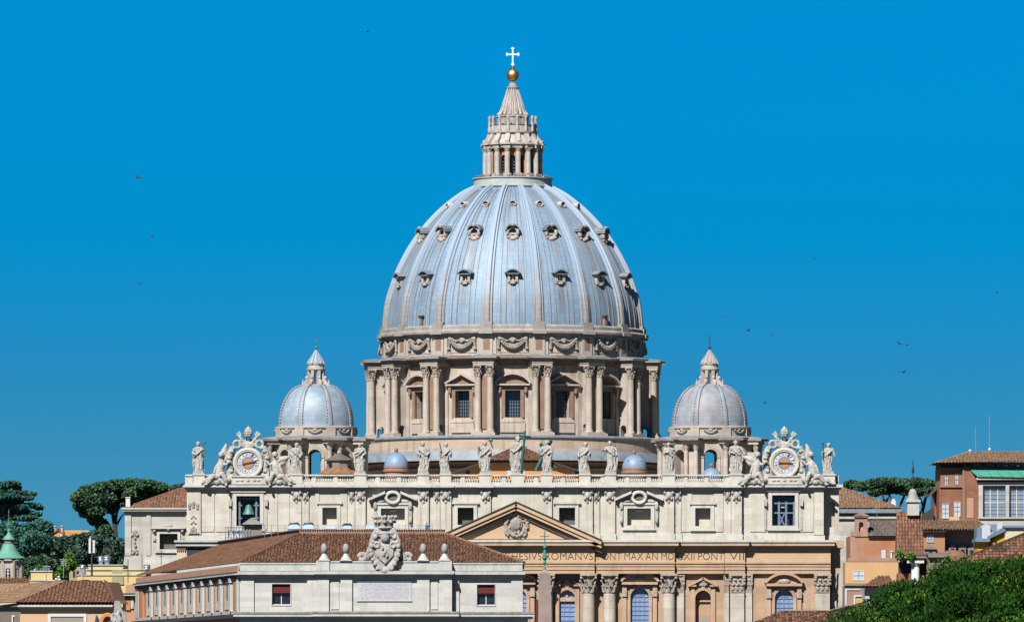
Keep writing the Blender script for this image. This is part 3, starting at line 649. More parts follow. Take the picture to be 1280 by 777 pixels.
PIL = [(364.5, 377, .55), (377.6, 386, .3), (444, 457, .55), (435.5, 443.5, .3), (522.5, 536, .5), (550.5, 564, .55), (542, 550, .3), (600.5, 613.5, .45), (677, 690, .45), (728, 741, .55), (741.5, 749.5, .3),
       (755.5, 769, .5), (829.5, 842.5, .55), (843, 851.5, .3), (914, 927, .55), (905, 913.5, .3)]
for a, b, f in PIL:
    m = M('attic_stone'); m.pb(DF, a, b, 612.5, 668, f, .2); m.use('attic_trim'); m.pb(DF, a - 1.2, b + 1.2, 667, 674.8, f + .2, .2)
    m.use('statue_stone'); xc = (a + b) / 2; w_ = (b - a) / 2 / 7.138
    m.ell((fx(xc), DF - f, fz(618)), (w_ * .8, .45, 1.0), 10, 7); m.ell((fx(xc), DF - f - .3, fz(619.5)), (w_ * .38, .3, .55), 8, 6)
    for sx in (-1, 1): m.ell((fx(xc) + sx * w_ * .75, DF - f - .1, fz(615)), (w_ * .35, .4, .45), 8, 6); m.ell((fx(xc) + sx * w_ * .5, DF - f - .1, fz(622.5)), (w_ * .3, .3, .4), 8, 6)
    m.ell((fx(xc), DF - f, fz(626)), (w_ * .3, .2, .5), 8, 6); m.pb(DF, a - .8, b + .8, 611.3, 613.2, f + .35, .2)
    build('pilaster', m, ATT)
for a, b in ((252, 268), (270, 288), (330, 347), (349, 362), (389, 399), (425, 434), (852, 865), (892, 904), (938, 958), (1000, 1017)):
    m = M('attic_stone'); m.pb(DF, a, b, 616, 664, .14, .1); build('wall_panel', m, ATT)
for a, b, f in ((234, 251, .35), (1017.5, 1029.5, .35)):
    m = M('attic_stone'); m.pb(DF, a, b, 612, 668, f, .2)
    if a < 300:
        m.use('relief_stone')
        for k, (q, r_) in enumerate(((629, .75), (633, .5), (645, .3), (652, .3), (659, .45), (662, .5))):
            for sx in (-1, 0, 1): m.ell((fx(242 + sx * (5 if k in (0, 1) else 2.5)), DF - f, fz(q + (2 if sx else 0))), (.35 * r_ + .1, .2, r_ * .6), 8, 6)
        m.pb(DF, 236, 249, 665, 666.5, f + .2, 0)
    build('pilaster', m, ATT)
# attic cornice
co = M('attic_trim')
co.pb(DF, 229, 1034, 606.2, 608.6, 1.15, 2); co.pb(DF, 230.5, 1032.5, 608.4, 610.4, .8, 2); co.pb(DF, 232, 1031, 610.2, 612, .35, 2); co.pb(DF, 231, 1032, 604, 606.4, .7, 3)
for a, b, f in PIL: co.pb(DF, a - 4, b + 4, 605.9, 608.9, 1.15 + f * .8, 1); co.pb(DF, a - 2.5, b + 2.5, 608.2, 611, .85 + f * .8, 1)
co.box(fx(1028), fx(1054), DF + 1.2, DF + 23, fz(608.6), fz(604.8)); co.box(fx(1030), fx(1051.5), DF + 1.8, DF + 22.5, fz(611), fz(608.4))
build('attic_cornice', co, BAS)
def attic_window(a, b, yb, yt, kind):
    m = M('attic_trim'); fr = 4.5
    m.pb(DF, a - fr, a, yt - fr, yb + fr, .3, .2); m.pb(DF, b, b + fr, yt - fr, yb + fr, .3, .2); m.pb(DF, a, b, yt - fr, yt, .3, .2); m.pb(DF, a, b, yb, yb + fr, .3, .2)
    m.pb(DF, a - fr - 2.5, b + fr + 2.5, yt - fr - 2.4, yt - fr, .5, .2); m.pb(DF, a - fr - 1.5, b + fr + 1.5, yb + fr, yb + fr + 1.6, .4, .2)
    xc = (a + b) / 2; nm_ = 'attic_window'
    if kind in ('plain', 'dark', 'ornate'):
        m.use('dark_pane' if kind == 'dark' else 'blind_cream'); m.pb(DF, a - 1, b + 1, yt - 1, yb + 1, -1.45 if kind != 'dark' else -1.7, 1.9)
    if kind == 'dark': m.use('dark_room'); m.pb(DF, a - 1, b + 1, yt - 1, yb + 1, -1.65, 1.7)
    if kind == 'ornate':
        m.use('attic_trim')
        for sx in (-1, 1):
            e = xc + sx * 30; i_ = xc + sx * 9.5
            m.hexa([(fx(e), DF - 1.2, fz(625.5)), (fx(i_), DF - 1.2, fz(616.5)), (fx(i_), DF, fz(616.5)), (fx(e), DF, fz(625.5))], [(fx(e), DF - 1.2, fz(622.3)), (fx(i_), DF - 1.2, fz(613.3)), (fx(i_), DF, fz(613.3)), (fx(e), DF, fz(622.3))])
            m.hexa([(fx(e - sx * 2), DF - .7, fz(627)), (fx(i_), DF - .7, fz(618)), (fx(i_), DF, fz(618)), (fx(e - sx * 2), DF, fz(627))], [(fx(e - sx * 2), DF - .7, fz(625)), (fx(i_), DF - .7, fz(616)), (fx(i_), DF, fz(616)), (fx(e - sx * 2), DF, fz(625))])
            m.use('statue_stone'); m.ell((fx(xc + sx * 17), DF - .2, fz(626)), (1.0, .4, .5), 8, 6); m.pb(DF, xc + sx * 22 - 2, xc + sx * 22 + 2, 629, 652, .45, .2); m.ell((fx(xc + sx * 22), DF - .5, fz(632)), (.35, .3, .8), 8, 6); m.ell((fx(xc + sx * 22), DF - .5, fz(650)), (.3, .3, .6), 8, 6); m.use('attic_trim')
        ring = [(fx(xc) + 1.15 * cos(q), DF - .55, fz(621.5) + .95 * sin(q)) for q in [2 * pi * k / 20 for k in range(21)]]
        m.tube(ring, .32, 6); m.use('dark_room'); m.prism([(fx(xc) + 1.0 * cos(q), fz(621.5) + .8 * sin(q)) for q in [2 * pi * k / 18 for k in range(18)]], DF - .3, DF + .1)
        m.use('blind_cream'); m.ell((fx(xc), DF + .6, fz(637)), (.75, .3, .3), 10, 6)
        nm_ = 'attic_window'
    if kind == 'frame':                                       # right hand bell opening with its blue timber lattice
        m.use('dark_pane'); m.pb(DF, a - 1, b + 1, yt - 1, yb + 1, -3.0, 3.3)
        m.use('blue_timber')
        for q in (972.5, 981.5): m.pb(DF, q, q + 2.6, yt + 6, yb, -.7, .95)
        for q in (a, b - 2): m.pb(DF, q, q + 2, yt + 8, yb, -.7, .95)
        for q in (627.5, 639.5): m.pb(DF, a, b, q, q + 1.8, -.75, 1.0)
        m.band([(fx(975), fz(656)), (fx(981.5), fz(641.5))], DF + .8, DF + .95, .22); m.band([(fx(981.5), fz(656)), (fx(975), fz(641.5))], DF + .82, DF + .97, .22)
        m.use('white_paint'); m.pb(DF, 975.5, 981, 630, 634, -1.2, 1.4)
    if kind in ('frame', 'bell'):
        m.use('statue_stone')
        for sx in (-1, 1): m.pb(DF, xc + sx * 22.5 - 2, xc + sx * 22.5 + 2, 624, 632, .7, .2); m.pb(DF, xc + sx * 22.5 - 1.5, xc + sx * 22.5 + 1.5, 632, 662, .25, .2)
    if kind == 'bell':
        m.use('dark_pane'); m.pb(DF, a - 1, b + 1, yt - 1, yb + 1, -5, 5.3); m.use('attic_stone'); m.box(fx(a) - .4, fx(a) - .02, DF + 1.8, DF + 5, fz(yb), fz(yt)); m.box(fx(b) + .02, fx(b) + .4, DF + 1.8, DF + 5, fz(yb), fz(yt))
        m.use('blue_timber')
        for q in (298, 319): m.pb(DF, q, q + 2.4, yt + 1, yb, -.6, .9); m.pb(DF, q - 2, q + 4.5, 630, 632, -.55, .95); m.pb(DF, q - 2, q + 4.5, 646, 648, -.55, .95)
        m.pb(DF, a, b, yt + 2, yt + 4, -.8, 1.1)
    return build(nm_, m, ATT)
for q, k in zip(AW, ('bell', 'plain', 'ornate', 'dark', 'dark', 'ornate', 'plain', 'frame')): attic_window(*q, k)
for px in (375.9, 741.2, 843.2, 927.9):
    m = M('dark_metal'); m.tube([(fx(px), DF - .45, fz(672)), (fx(px), DF - .45, fz(613))], .10, 6)
    for yy in (625, 640, 655): m.box(fx(px) - .13, fx(px) + .13, DF - .57, DF - .3, fz(yy + .6), fz(yy))
    build('drainpipe', m, ATT)

# ---- balustrade: pedestals and open stretches
PED = [(242, 256), (363, 378), (443, 458), (522, 536), (550, 564), (599, 614), (639, 655), (676, 690), (724, 738), (756, 770), (828, 843), (912, 928), (1028.5, 1044)]
for i, (a, b) in enumerate(PED):
    m = M('attic_trim'); f, bk = (.5, 1.6) if i < 12 else (-.9, 3.4)
    m.pb(DF, a, b, 593.4, 604.2, f, bk); m.pb(DF, a - .7, b + .7, 591.8, 593.6, f + .15, bk + .1); m.pb(DF, a - .6, b + .6, 602, 604.4, f + .15, bk)
    build('pedestal', m, BAS)
SEC = [(231.5, 241, 0), (257, 290, 0), (330, 362, 0), (379, 442, 1), (459, 521, 1), (537, 549, 1), (565, 598, 1), (615, 638, 1), (656, 675, 1), (691, 723, 1), (739, 755, 1), (771, 827, 1), (844, 911, 1), (929, 960, 0), (1000, 1028, 0)]
for a, b, op in SEC:
    m = M('attic_trim'); m.pb(DF, a, b, 592.6, 594.6, .3, .75); m.pb(DF, a, b, 602.2, 604.2, .3, .75)
    if not op: m.pb(DF, a, b, 594.4, 602.4, .12, .6)
    else:
        n = max(3, int((b - a) / 2.9)); k0 = 3
        for k in range(n):
            x = fx(a + (b - a) * (k + .5) / n)
            if (k % 9) == 4: m.box(x - .35, x + .35, DF - .1, DF + .55, fz(602.3), fz(594.5))
            else: m.lathe([(.10, fz(602.3)), (.19, fz(600.4)), (.17, fz(599)), (.09, fz(596.3)), (.13, fz(594.5))], (x, DF + .2), 7)
    build('balustrade', m, BAS)
m = M('attic_trim'); m.box(fx(1046), fx(1048), DF + 2, DF + 22, fz(604.5), fz(593)); m.pb(DF, 1044.5, 1049, 593, 604.5, -2, 4); build('balustrade', m, BAS)

# ---- nave body and the roofs behind the balustrade
nb = M('attic_stone'); nb.box(fx(300), fx(990), DF + 6, DF + 60, 0, fz(612)); nb.box(fx(330), fx(960), DF + 60, DD + 30, 0, PZ(600, DF + 60))
nb.use('lead_grey'); nb.box(fx(300), fx(990), DF + 4, DF + 6, fz(640), fz(612) + .3)
build('nave', nb, BAS)
# gable end of the nave roof
DG = 1342.0; gm = M('orange_wall'); gx = lambda p: PX(p, DG); gz = lambda p: PZ(p, DG)
gm.prism([(gx(548), gz(600)), (gx(745), gz(600)), (gx(735), gz(591)), (gx(690), gz(576.5)), (gx(606), gz(576.5)), (gx(560), gz(591))], DG, DG + 40)
gm.use('eave_and_shade')
gm.band([(gx(745), gz(594)), (gx(688), gz(575.5)), (gx(608), gz(575.5)), (gx(551), gz(594))], DG - 1.2, DG + 40, .35)
gm.use('dark_pane')
for q in (585, 721.5): gm.pb(DG, q - 2.6, q + 2.6, 588, 592.5, .05, 1)
gm.use('shutter'); gm.pb(DG, 634, 640, 586, 594, .06, 1); gm.pb(DG, 652, 656, 585, 594, .06, 1)
GB = build('nave_gable', gm, BAS)
rf = M(); a, b, c = Vector((gx(604), DG - 1.6, gz(575.3))), Vector((gx(692), DG - 1.6, gz(575.3))), Vector((gx(648), DG + 9, PZ(556, DG + 9)))
rf.use('tile_dark')
tile_roof(rf, 'tile_brown', 'tile_brown', [a, b, c], .5, .9, .1)
tile_roof(rf, 'tile_brown', 'tile_brown', [Vector((gx(692), DG + 45, gz(575.3))), b, c, Vector((gx(648), DG + 45, c.z))][::-1], .8, 1.2, .1)
tile_roof(rf, 'tile_brown', 'tile_brown', [a, Vector((gx(604), DG + 45, gz(575.3))), Vector((gx(648), DG + 45, c.z)), c][::-1], .8, 1.2, .1)
build('roof', rf, GB)

# ---- small lead domes that stand on the aisle roofs
def small_dome(px, D, ytop, ybase, hw, parent=BAS):
    x = PX(px, D); s = F / D; m = M('lead_blue'); r = hw / s; zb = PZ(ybase, D); H = PZ(ytop, D) - zb
    m.lathe([(r * 1.0, zb - .1)] + [(r * cos(t), zb + H * sin(t)) for t in [pi / 2 * k / 10 for k in range(10)]] + [(.01, zb + H)], (x, D), 40, lambda a, z: 1 + .012 * (abs(sin(4 * a)) > .97))
    o = build('small_dome', m, parent)
    q = M('tile_tan'); q.lathe([(.28, zb + H - .1), (.3, zb + H + .35), (.4, zb + H + .4), (.3, zb + H + .8), (.01, zb + H + .85)], (x, D), 10); build('finial', q, o)
    q = M('pinkish_wall'); q.lathe([(r * .96, zb - 3.2), (r * .96, zb - 1.0), (r * 1.08, zb - .95), (r * 1.1, zb - .6), (r * .99, zb - .55), (r * .99, zb - .35), (r * 1.03, zb - .3), (r * 1.03, zb + .02), (r * .9, zb + .02)], (x, D), 36)
    build('drum_wall', q, o)
    if px > 700 and hw > 15:
        q = M('dark_pane')
        for a in (-38, 40):
            q.ell((x + r * .86 * sin(R(a)), D - r * .86 * cos(R(a)), zb + H * .5), .14, 8, 6)
        build('porthole', q, o)
small_dome(495.3, 1325.0, 565.5, 582.5, 15.2); small_dome(793, 1325.0, 568, 584.5, 15.2); small_dome(889.5, 1345.0, 584.5, 600, 14)

# ---- drum and great dome (all measured at the distance of the dome's axis)
CX0 = PX(640.9, DD); CC = (CX0, DD); ORI = (CX0, DD, 0)
dz = lambda y: PZ(y, DD); dr = lambda p: p * DD / F
zf = lambda y, r: CZ + (HY - y) * (DD - r) / F               # height of a point on the near face at radius r
TR = Matrix.Translation((CX0, DD, 0))
ring = M('base_ring')
ring.lathe([(dr(180), dz(640)), (dr(180), dz(583))], CC, 160)
DRUM = build('drum', ring, BAS, ORI)
b_ = M('base_ring'); b_.lathe([(dr(193), dz(568.5)), (dr(192), dz(554)), (dr(193.5), dz(553.5))], CC, 180)
b_.use('lead_grey'); b_.lathe([(dr(193.5), dz(553.5)), (dr(194.5), dz(552.6)), (dr(194.5), dz(551)), (dr(191), dz(549.6)), (dr(150), dz(548.5))], CC, 180)
b_.use('lead_grey'); b_.lathe([(dr(193), dz(568.5)), (dr(199), dz(579.5)), (dr(199.3), dz(580.4)), (dr(195), dz(580.6))], CC, 180)
b_.use('drum_brown'); b_.lathe([(dr(196), dz(576.2)), (dr(187), dz(577)), (dr(184), dz(578.5)), (dr(184), dz(582)), (dr(188.5), dz(582.3)), (dr(188.5), dz(584)), (dr(183), dz(584.4)), (dr(183), dz(589)), (dr(187.5), dz(589.4)), (dr(187.5), dz(591)), (dr(182), dz(592)), (dr(182), dz(640))], CC, 180)
build('podium', b_, DRUM, ORI)
# curved wall with one flat bay per window
RW = dr(160.0); hwb = RW * math.tan(pi / 16) + .01; zb0, zt0 = dz(549.2), dz(463)
wz0, wz1 = zf(521.5, RW), zf(487.5, RW)
wl = M('drum_stone')
for k in range(16):
    wl.T = TR @ Matrix.Rotation(k * pi / 8, 4, 'Z')
    wl.wall(-hwb, hwb, zb0, zt0, -RW, -RW + 1.9, [(-dr(9.4), dr(9.4), wz0, wz1, False)])
wl.T = None; wl.use('drum_brown'); wl.lathe([(dr(161.5), dz(463)), (dr(161.5), dz(459.5)), (dr(163), dz(459)), (dr(163), dz(456.4)), (dr(164.5), dz(456))], CC, 128)
wl.use('drum_cornice'); wl.lathe([(dr(164.5), dz(456)), (dr(166), dz(455)), (dr(171.8), dz(454.6)), (dr(172.2), dz(452.6)), (dr(168), dz(452))], CC, 128)
wl.use('lead_grey'); wl.lathe([(dr(168), dz(452)), (dr(158), dz(450.5))], CC, 128)
build('drum_wall', wl, DRUM, ORI)
def drum_window(a, tri):
    m = M('drum_brown'); m.T = TR @ Matrix.Rotation(a, 4, 'Z'); y = -RW; s = dr(1)
    o_, i_ = 14.0 * s, 9.4 * s
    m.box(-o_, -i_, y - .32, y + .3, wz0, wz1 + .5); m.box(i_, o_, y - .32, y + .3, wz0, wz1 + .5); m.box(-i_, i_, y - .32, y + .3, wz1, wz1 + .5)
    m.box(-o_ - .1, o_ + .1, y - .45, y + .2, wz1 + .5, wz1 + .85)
    m.use('drum_stone'); m.prism([(-o_ - .1, wz0 - .9), (o_ + .1, wz0 - .9), (o_ + .1, wz0 - .6), (i_ + .25, wz0), (-i_ - .25, wz0), (-o_ - .1, wz0 - .6)], y - .4, y + .2)
    m.box(-o_ - .2, o_ + .2, y - .3, y + .2, zf(540, RW), wz0 - .9)
    zp = zf(481.5, RW); m.use('lantern_stone')
    m.box(-21 * s, 21 * s, y - 1.05, y + .2, zp, zp + .32)
    if tri:
        L, T_, Q = (-21 * s, zp + .32), (0, zp + 2.05), (21 * s, zp + .32); m.band([L, T_, Q], y - 1.15, y + .2, -.33 if False else .33)
        m.use('drum_brown'); m.prism([L, Q, T_], y - .25, y + .2)
    else:
        w_ = 21 * s; h = 1.75; Rr = (w_ * w_ + h * h) / (2 * h); arc = [(q, zp + .32 + sqrt(Rr * Rr - q * q) - (Rr - h)) for q in [w_ - 2 * w_ * k / 14 for k in range(15)]]
        m.band(arc, y - 1.15, y + .2, -.33); m.use('drum_brown'); m.prism(arc, y - .25, y + .2)
    m.use('drum_brown')
    for sx in (-1, 1): m.box(sx * 16 * s - .28, sx * 16 * s + .28, y - .75, y + .2, zp - 1.2, zp); m.ell((sx * 16 * s, y - .6, zp - 1.25), (.3, .3, .4), 8, 6)
    m.use('dark_pane'); m.box(-i_ - .2, i_ + .2, y + 1.5, y + 1.6, wz0 - .1, wz1 + .1)
    m.use('grille')
    for k in range(1, 6): q = -i_ + 2 * i_ * k / 6; m.box(q - .045, q + .045, y + 1.38, y + 1.5, wz0, wz1)
    for k in range(1, 8): q = wz0 + (wz1 - wz0) * k / 8; m.box(-i_, i_, y + 1.40, y + 1.49, q - .04, q + .04)
    return build('window', m, DRUM, ORI)
W1, W2 = drum_window(0, False), drum_window(pi / 8, True)
for k in range(1, 8): copy_of(W1, rotz=k * pi / 4); copy_of(W2, rotz=k * pi / 4)
# paired columns on projecting piers
rO = 180.5
def pier():
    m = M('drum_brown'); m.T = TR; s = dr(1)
    # body between wall and columns, pierced by the little passage (outline in the radial plane)
    zt = dz(463.5); zp = dz(534.5); r0, r1, p0, p1 = dr(155), dr(176), dr(164.5), dr(173)
    hw = 6.2 * s; rc = (p0 + p1) / 2; rr_ = (p1 - p0) / 2
    m.use('drum_column')
    m.box(-hw, hw, -p0, -r0, zb0, zt); m.box(-hw, hw, -r1, -p1, zb0, zt)
    n = 8
    for k in range(n):
        t0, t1 = pi * k / n, pi * (k + 1) / n
        qa, qb = (-rc + rr_ * cos(t0), zp - rr_ + rr_ * sin(t0)), (-rc + rr_ * cos(t1), zp - rr_ + rr_ * sin(t1))
        m.hexa([(-hw, qb[0], qb[1]), (hw, qb[0], qb[1]), (hw, qa[0], qa[1]), (-hw, qa[0], qa[1])], [(-hw, qb[0], zt), (hw, qb[0], zt), (hw, qa[0], zt), (-hw, qa[0], zt)])
    m.box(-12.5 * s, 12.5 * s, -dr(162.5), -dr(157), zb0, zt)
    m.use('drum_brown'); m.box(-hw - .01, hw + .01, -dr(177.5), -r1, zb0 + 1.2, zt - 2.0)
    m.use('drum_column'); m.box(-15 * s, 15 * s, -dr(188), -dr(176), zb0 - .05, zb0 + .45)
    # block of entablature over the pair
    e = 12.6 * s
    m.box(-e, e, -dr(186), -dr(158), dz(463.6), dz(460.8)); m.box(-e - .12, e + .12, -dr(186.6), -dr(158), dz(460.8), dz(459.6)); m.box(-e + .1, e - .1, -dr(185.6), -dr(158), dz(459.6), dz(456.4))
    m.use('drum_cornice'); m.box(-e - .25, e + .25, -dr(187.2), -dr(158), dz(456.4), dz(455)); m.use('rim_stone'); m.box(-e - .75, e + .75, -dr(190.6), -dr(158), dz(455), dz(452.8))
    m.use('lead_grey'); m.hexa([(-e - .8, -dr(190.8), dz(452.8)), (e + .8, -dr(190.8), dz(452.8)), (e + .8, -dr(159), dz(452.8)), (-e - .8, -dr(159), dz(452.8))], [(-e + .3, -dr(187), dz(451.2)), (e - .3, -dr(187), dz(451.2)), (e - .3, -dr(159), dz(449.5)), (-e + .3, -dr(159), dz(449.5))])
    return build('pier', m, DRUM, ORI)
def dcol(sx):
    m = M(); m.T = TR; column(m, sx * dr(7.8), -dr(rO), zb0 + .4, dz(463.6), dr(4.15), dr(14), 'drum_column', 'capital_stone', 20)
    return build('column', m, DRUM, ORI)
P0, C0, C1 = pier(), dcol(-1), dcol(1)
for k in range(16):
    a = pi / 16 + k * pi / 8
    if k == 0:
        for o in (P0, C0, C1): o.rotation_euler = (0, 0, a)
    else:
        copy_of(P0, rotz=a)
        if k in (1, 2, 3, 4, 11, 12, 13, 14, 15): copy_of(C0, rotz=a); copy_of(C1, rotz=a)
# garlanded band above
gb = M('drum_stone'); gb.lathe([(dr(163), dz(450.5)), (dr(163), dz(448.3)), (dr(162), dz(448)), (dr(162), dz(427))], CC, 160)
BAND = build('garland_band', gb, BAS, ORI)
p_ = M('drum_column'); p_.T = TR; p_.box(-dr(7.5), dr(7.5), -dr(165), -dr(160), dz(450), dz(426.5)); p_.box(-dr(12), dr(12), -dr(163.4), -dr(160), dz(449.5), dz(426.5)); p_.use('drum_brown'); p_.box(-dr(4), dr(4), -dr(165.3), -dr(164), dz(444), dz(428))
P1 = build('pilaster', p_, BAND, ORI)
f_ = M('relief_stone'); f_.T = TR; y = -dr(162.3); zg = dz(432.5)
pts = []
for k in range(15):
    q = -1 + 2 * k / 14.; pts.append((q * dr(14.5), y - .15 - .25 * (1 - q * q), zg - .0 - dr(8.2) * (1 - q * q)))
f_.tube(pts, [.28 + .30 * (1 - abs(-1 + 2 * k / 14.)) for k in range(15)], 8)
for k in range(26):
    q = -1 + 2 * k / 25.; f_.ell((q * dr(14.5), y - .45 - .3 * (1 - q * q), zg - dr(8.2) * (1 - q * q) + .22 * (-1) ** k), (.2, .22, .2), 6, 5)
for sx in (-1, 1): f_.ell((sx * dr(16), y - .2, zg + .3), (.45, .35, .45), 8, 6); f_.tube([(sx * dr(16.5), y - .2, zg), (sx * dr(17.5), y - .2, zg - 1.4)], [.3, .2], 6); f_.ell((sx * dr(17.5), y - .2, zg - 1.5), (.35, .3, .3), 8, 6)
f_.ell((0, y - .2, zg + .1), (.7, .35, .5), 10, 6); f_.ell((0, y - .4, zg - .2), (.3, .3, .35), 8, 6)
for sx in (-1, 1): f_.tube([(0, y - .2, zg + .2), (sx * dr(8), y - .2, zg - .1), (sx * dr(14), y - .2, zg + .5)], .16, 5)
f_.use('drum_stone'); f_.box(-dr(19), dr(19), y - .05, y + .5, zg + .75, zg + 1.0); f_.box(-dr(19), dr(19), y - .05, y + .5, zg - 2.3, zg - 2.1)
G1 = build('garland', f_, BAND, ORI)
for k in range(16):
    if k: copy_of(G1, rotz=k * pi / 8); copy_of(P1, rotz=k * pi / 8 + pi / 16)
P1.rotation_euler = (0, 0, pi / 16)

# dome shell
PROF = [(163.5, 413), (163.2, 405), (161.8, 392), (159, 377), (153.6, 360), (147.2, 343), (139.4, 327), (130.2, 311), (119.6, 296), (107.2, 281), (93.4, 267), (79, 255), (64, 244.5), (50, 237.5), (44, 235)]
def prof_r(z):                                                # shell radius at a height
    P = [(dz(y), dr(r)) for r, y in PROF]
    for (za, ra), (zb, rb) in zip(P, P[1:]):
        if za <= z <= zb: return ra + (rb - ra) * (z - za) / (zb - za)
    return P[-1][1]
def smooth_prof(n=60):
    ys = [p[1] for p in PROF][::-1]; out_ = []
    P = [(dr(r), dz(y)) for r, y in PROF]
    import bisect
    # catmull through the measured points
    for i in range(len(P) - 1):
        p0 = Vector(P[max(i - 1, 0)]); p1 = Vector(P[i]); p2 = Vector(P[i + 1]); p3 = Vector(P[min(i + 2, len(P) - 1)])
        for k in range(4):
            t = k / 4.; out_.append(tuple(0.5 * ((2 * p1) + (p2 - p0) * t + (2 * p0 - 5 * p1 + 4 * p2 - p3) * t * t + (3 * p1 - p0 - 3 * p2 + p3) * t ** 3)))
    return out_ + [P[-1]]
SP = smooth_prof()
sh = M('lead_dome'); SK = .985
sh.lathe([(r * SK if r > 8 else r, z) for r, z in SP], CC, 192)
DOME = build('dome', sh, BAS, ORI)
def strip(m, sec, prof, wtop=1.0):
    """section (half outline in (u, n)) swept up the dome's curve at azimuth 0"""
    vs = []; fs = []; n = len(sec); L = len(prof)
    for i, (r, z) in enumerate(prof):
        a, b = prof[max(i - 1, 0)], prof[min(i + 1, L - 1)]; d = Vector((b[0] - a[0], b[1] - a[1])).normalized(); nr, nz_ = d.y, -d.x
        k = 1 + (wtop - 1) * (i / (L - 1)) ** 1.2
        for u, h in sec: vs.append((u * k, -(r + nr * h), z + nz_ * h))
    for i in range(L - 1):
        for j in range(n - 1): fs.append((i * n + j, i * n + j + 1, (i + 1) * n + j + 1, (i + 1) * n + j))
    m.add(vs, fs)
SPI = [(r * SK, z) for r, z in SP]
r_ = M('lead_rib'); r_.T = TR
strip(r_, [(-1.05, -.15), (-1.05, .28), (-.98, .36), (-.62, .36), (-.60, .30), (-.55, .62), (-.40, .74), (.40, .74), (.55, .62), (.60, .30), (.62, .36), (.98, .36), (1.05, .28), (1.05, -.15)], SPI, .52)
r_.box(-1.15, 1.15, -dr(166.5), -dr(160), dz(413.5), dz(409.5))
RIB = build('rib', r_, DOME, ORI)
for k in range(16):
    if k: copy_of(RIB, rotz=pi / 16 + k * pi / 8)
RIB.rotation_euler = (0, 0, pi / 16)
sm = M('lead_seam')
for k in range(16):
    for q in (-.095, -.05, .05, .095):
        sm.T = TR @ Matrix.Rotation(k * pi / 8 + q, 4, 'Z'); strip(sm, [(-.085, -.05), (-.05, .13), (.05, .13), (.085, -.05)], SPI[:-6], .5)
build('lead_seam', sm, DOME, ORI)
rim = M('rim_stone')
rim.lathe([(dr(161), dz(427)), (dr(163.5), dz(426.5)), (dr(164), dz(424.6)), (dr(166), dz(423.8)), (dr(169.6), dz(423.2)), (dr(169.8), dz(420.6)), (dr(168.6), dz(419.8)), (dr(166.8), dz(418.5)), (dr(166.9), dz(414.6)), (dr(164.5), dz(413)), (dr(158), dz(412.4))], CC, 160)
RIM = build('rim_cornice', rim, DOME, ORI)
rb_ = M('rim_stone'); rb_.T = TR; rb_.box(-dr(8.6), dr(8.6), -dr(171), -dr(163), dz(424.4), dz(420.2)); rb_.box(-dr(7.2), dr(7.2), -dr(168.2), -dr(160), dz(420.2), dz(412.8))
RB = build('rim_block', rb_, DOME, ORI)
for k in range(16):
    if k: copy_of(RB, rotz=pi / 16 + k * pi / 8)
RB.rotation_euler = (0, 0, pi / 16)
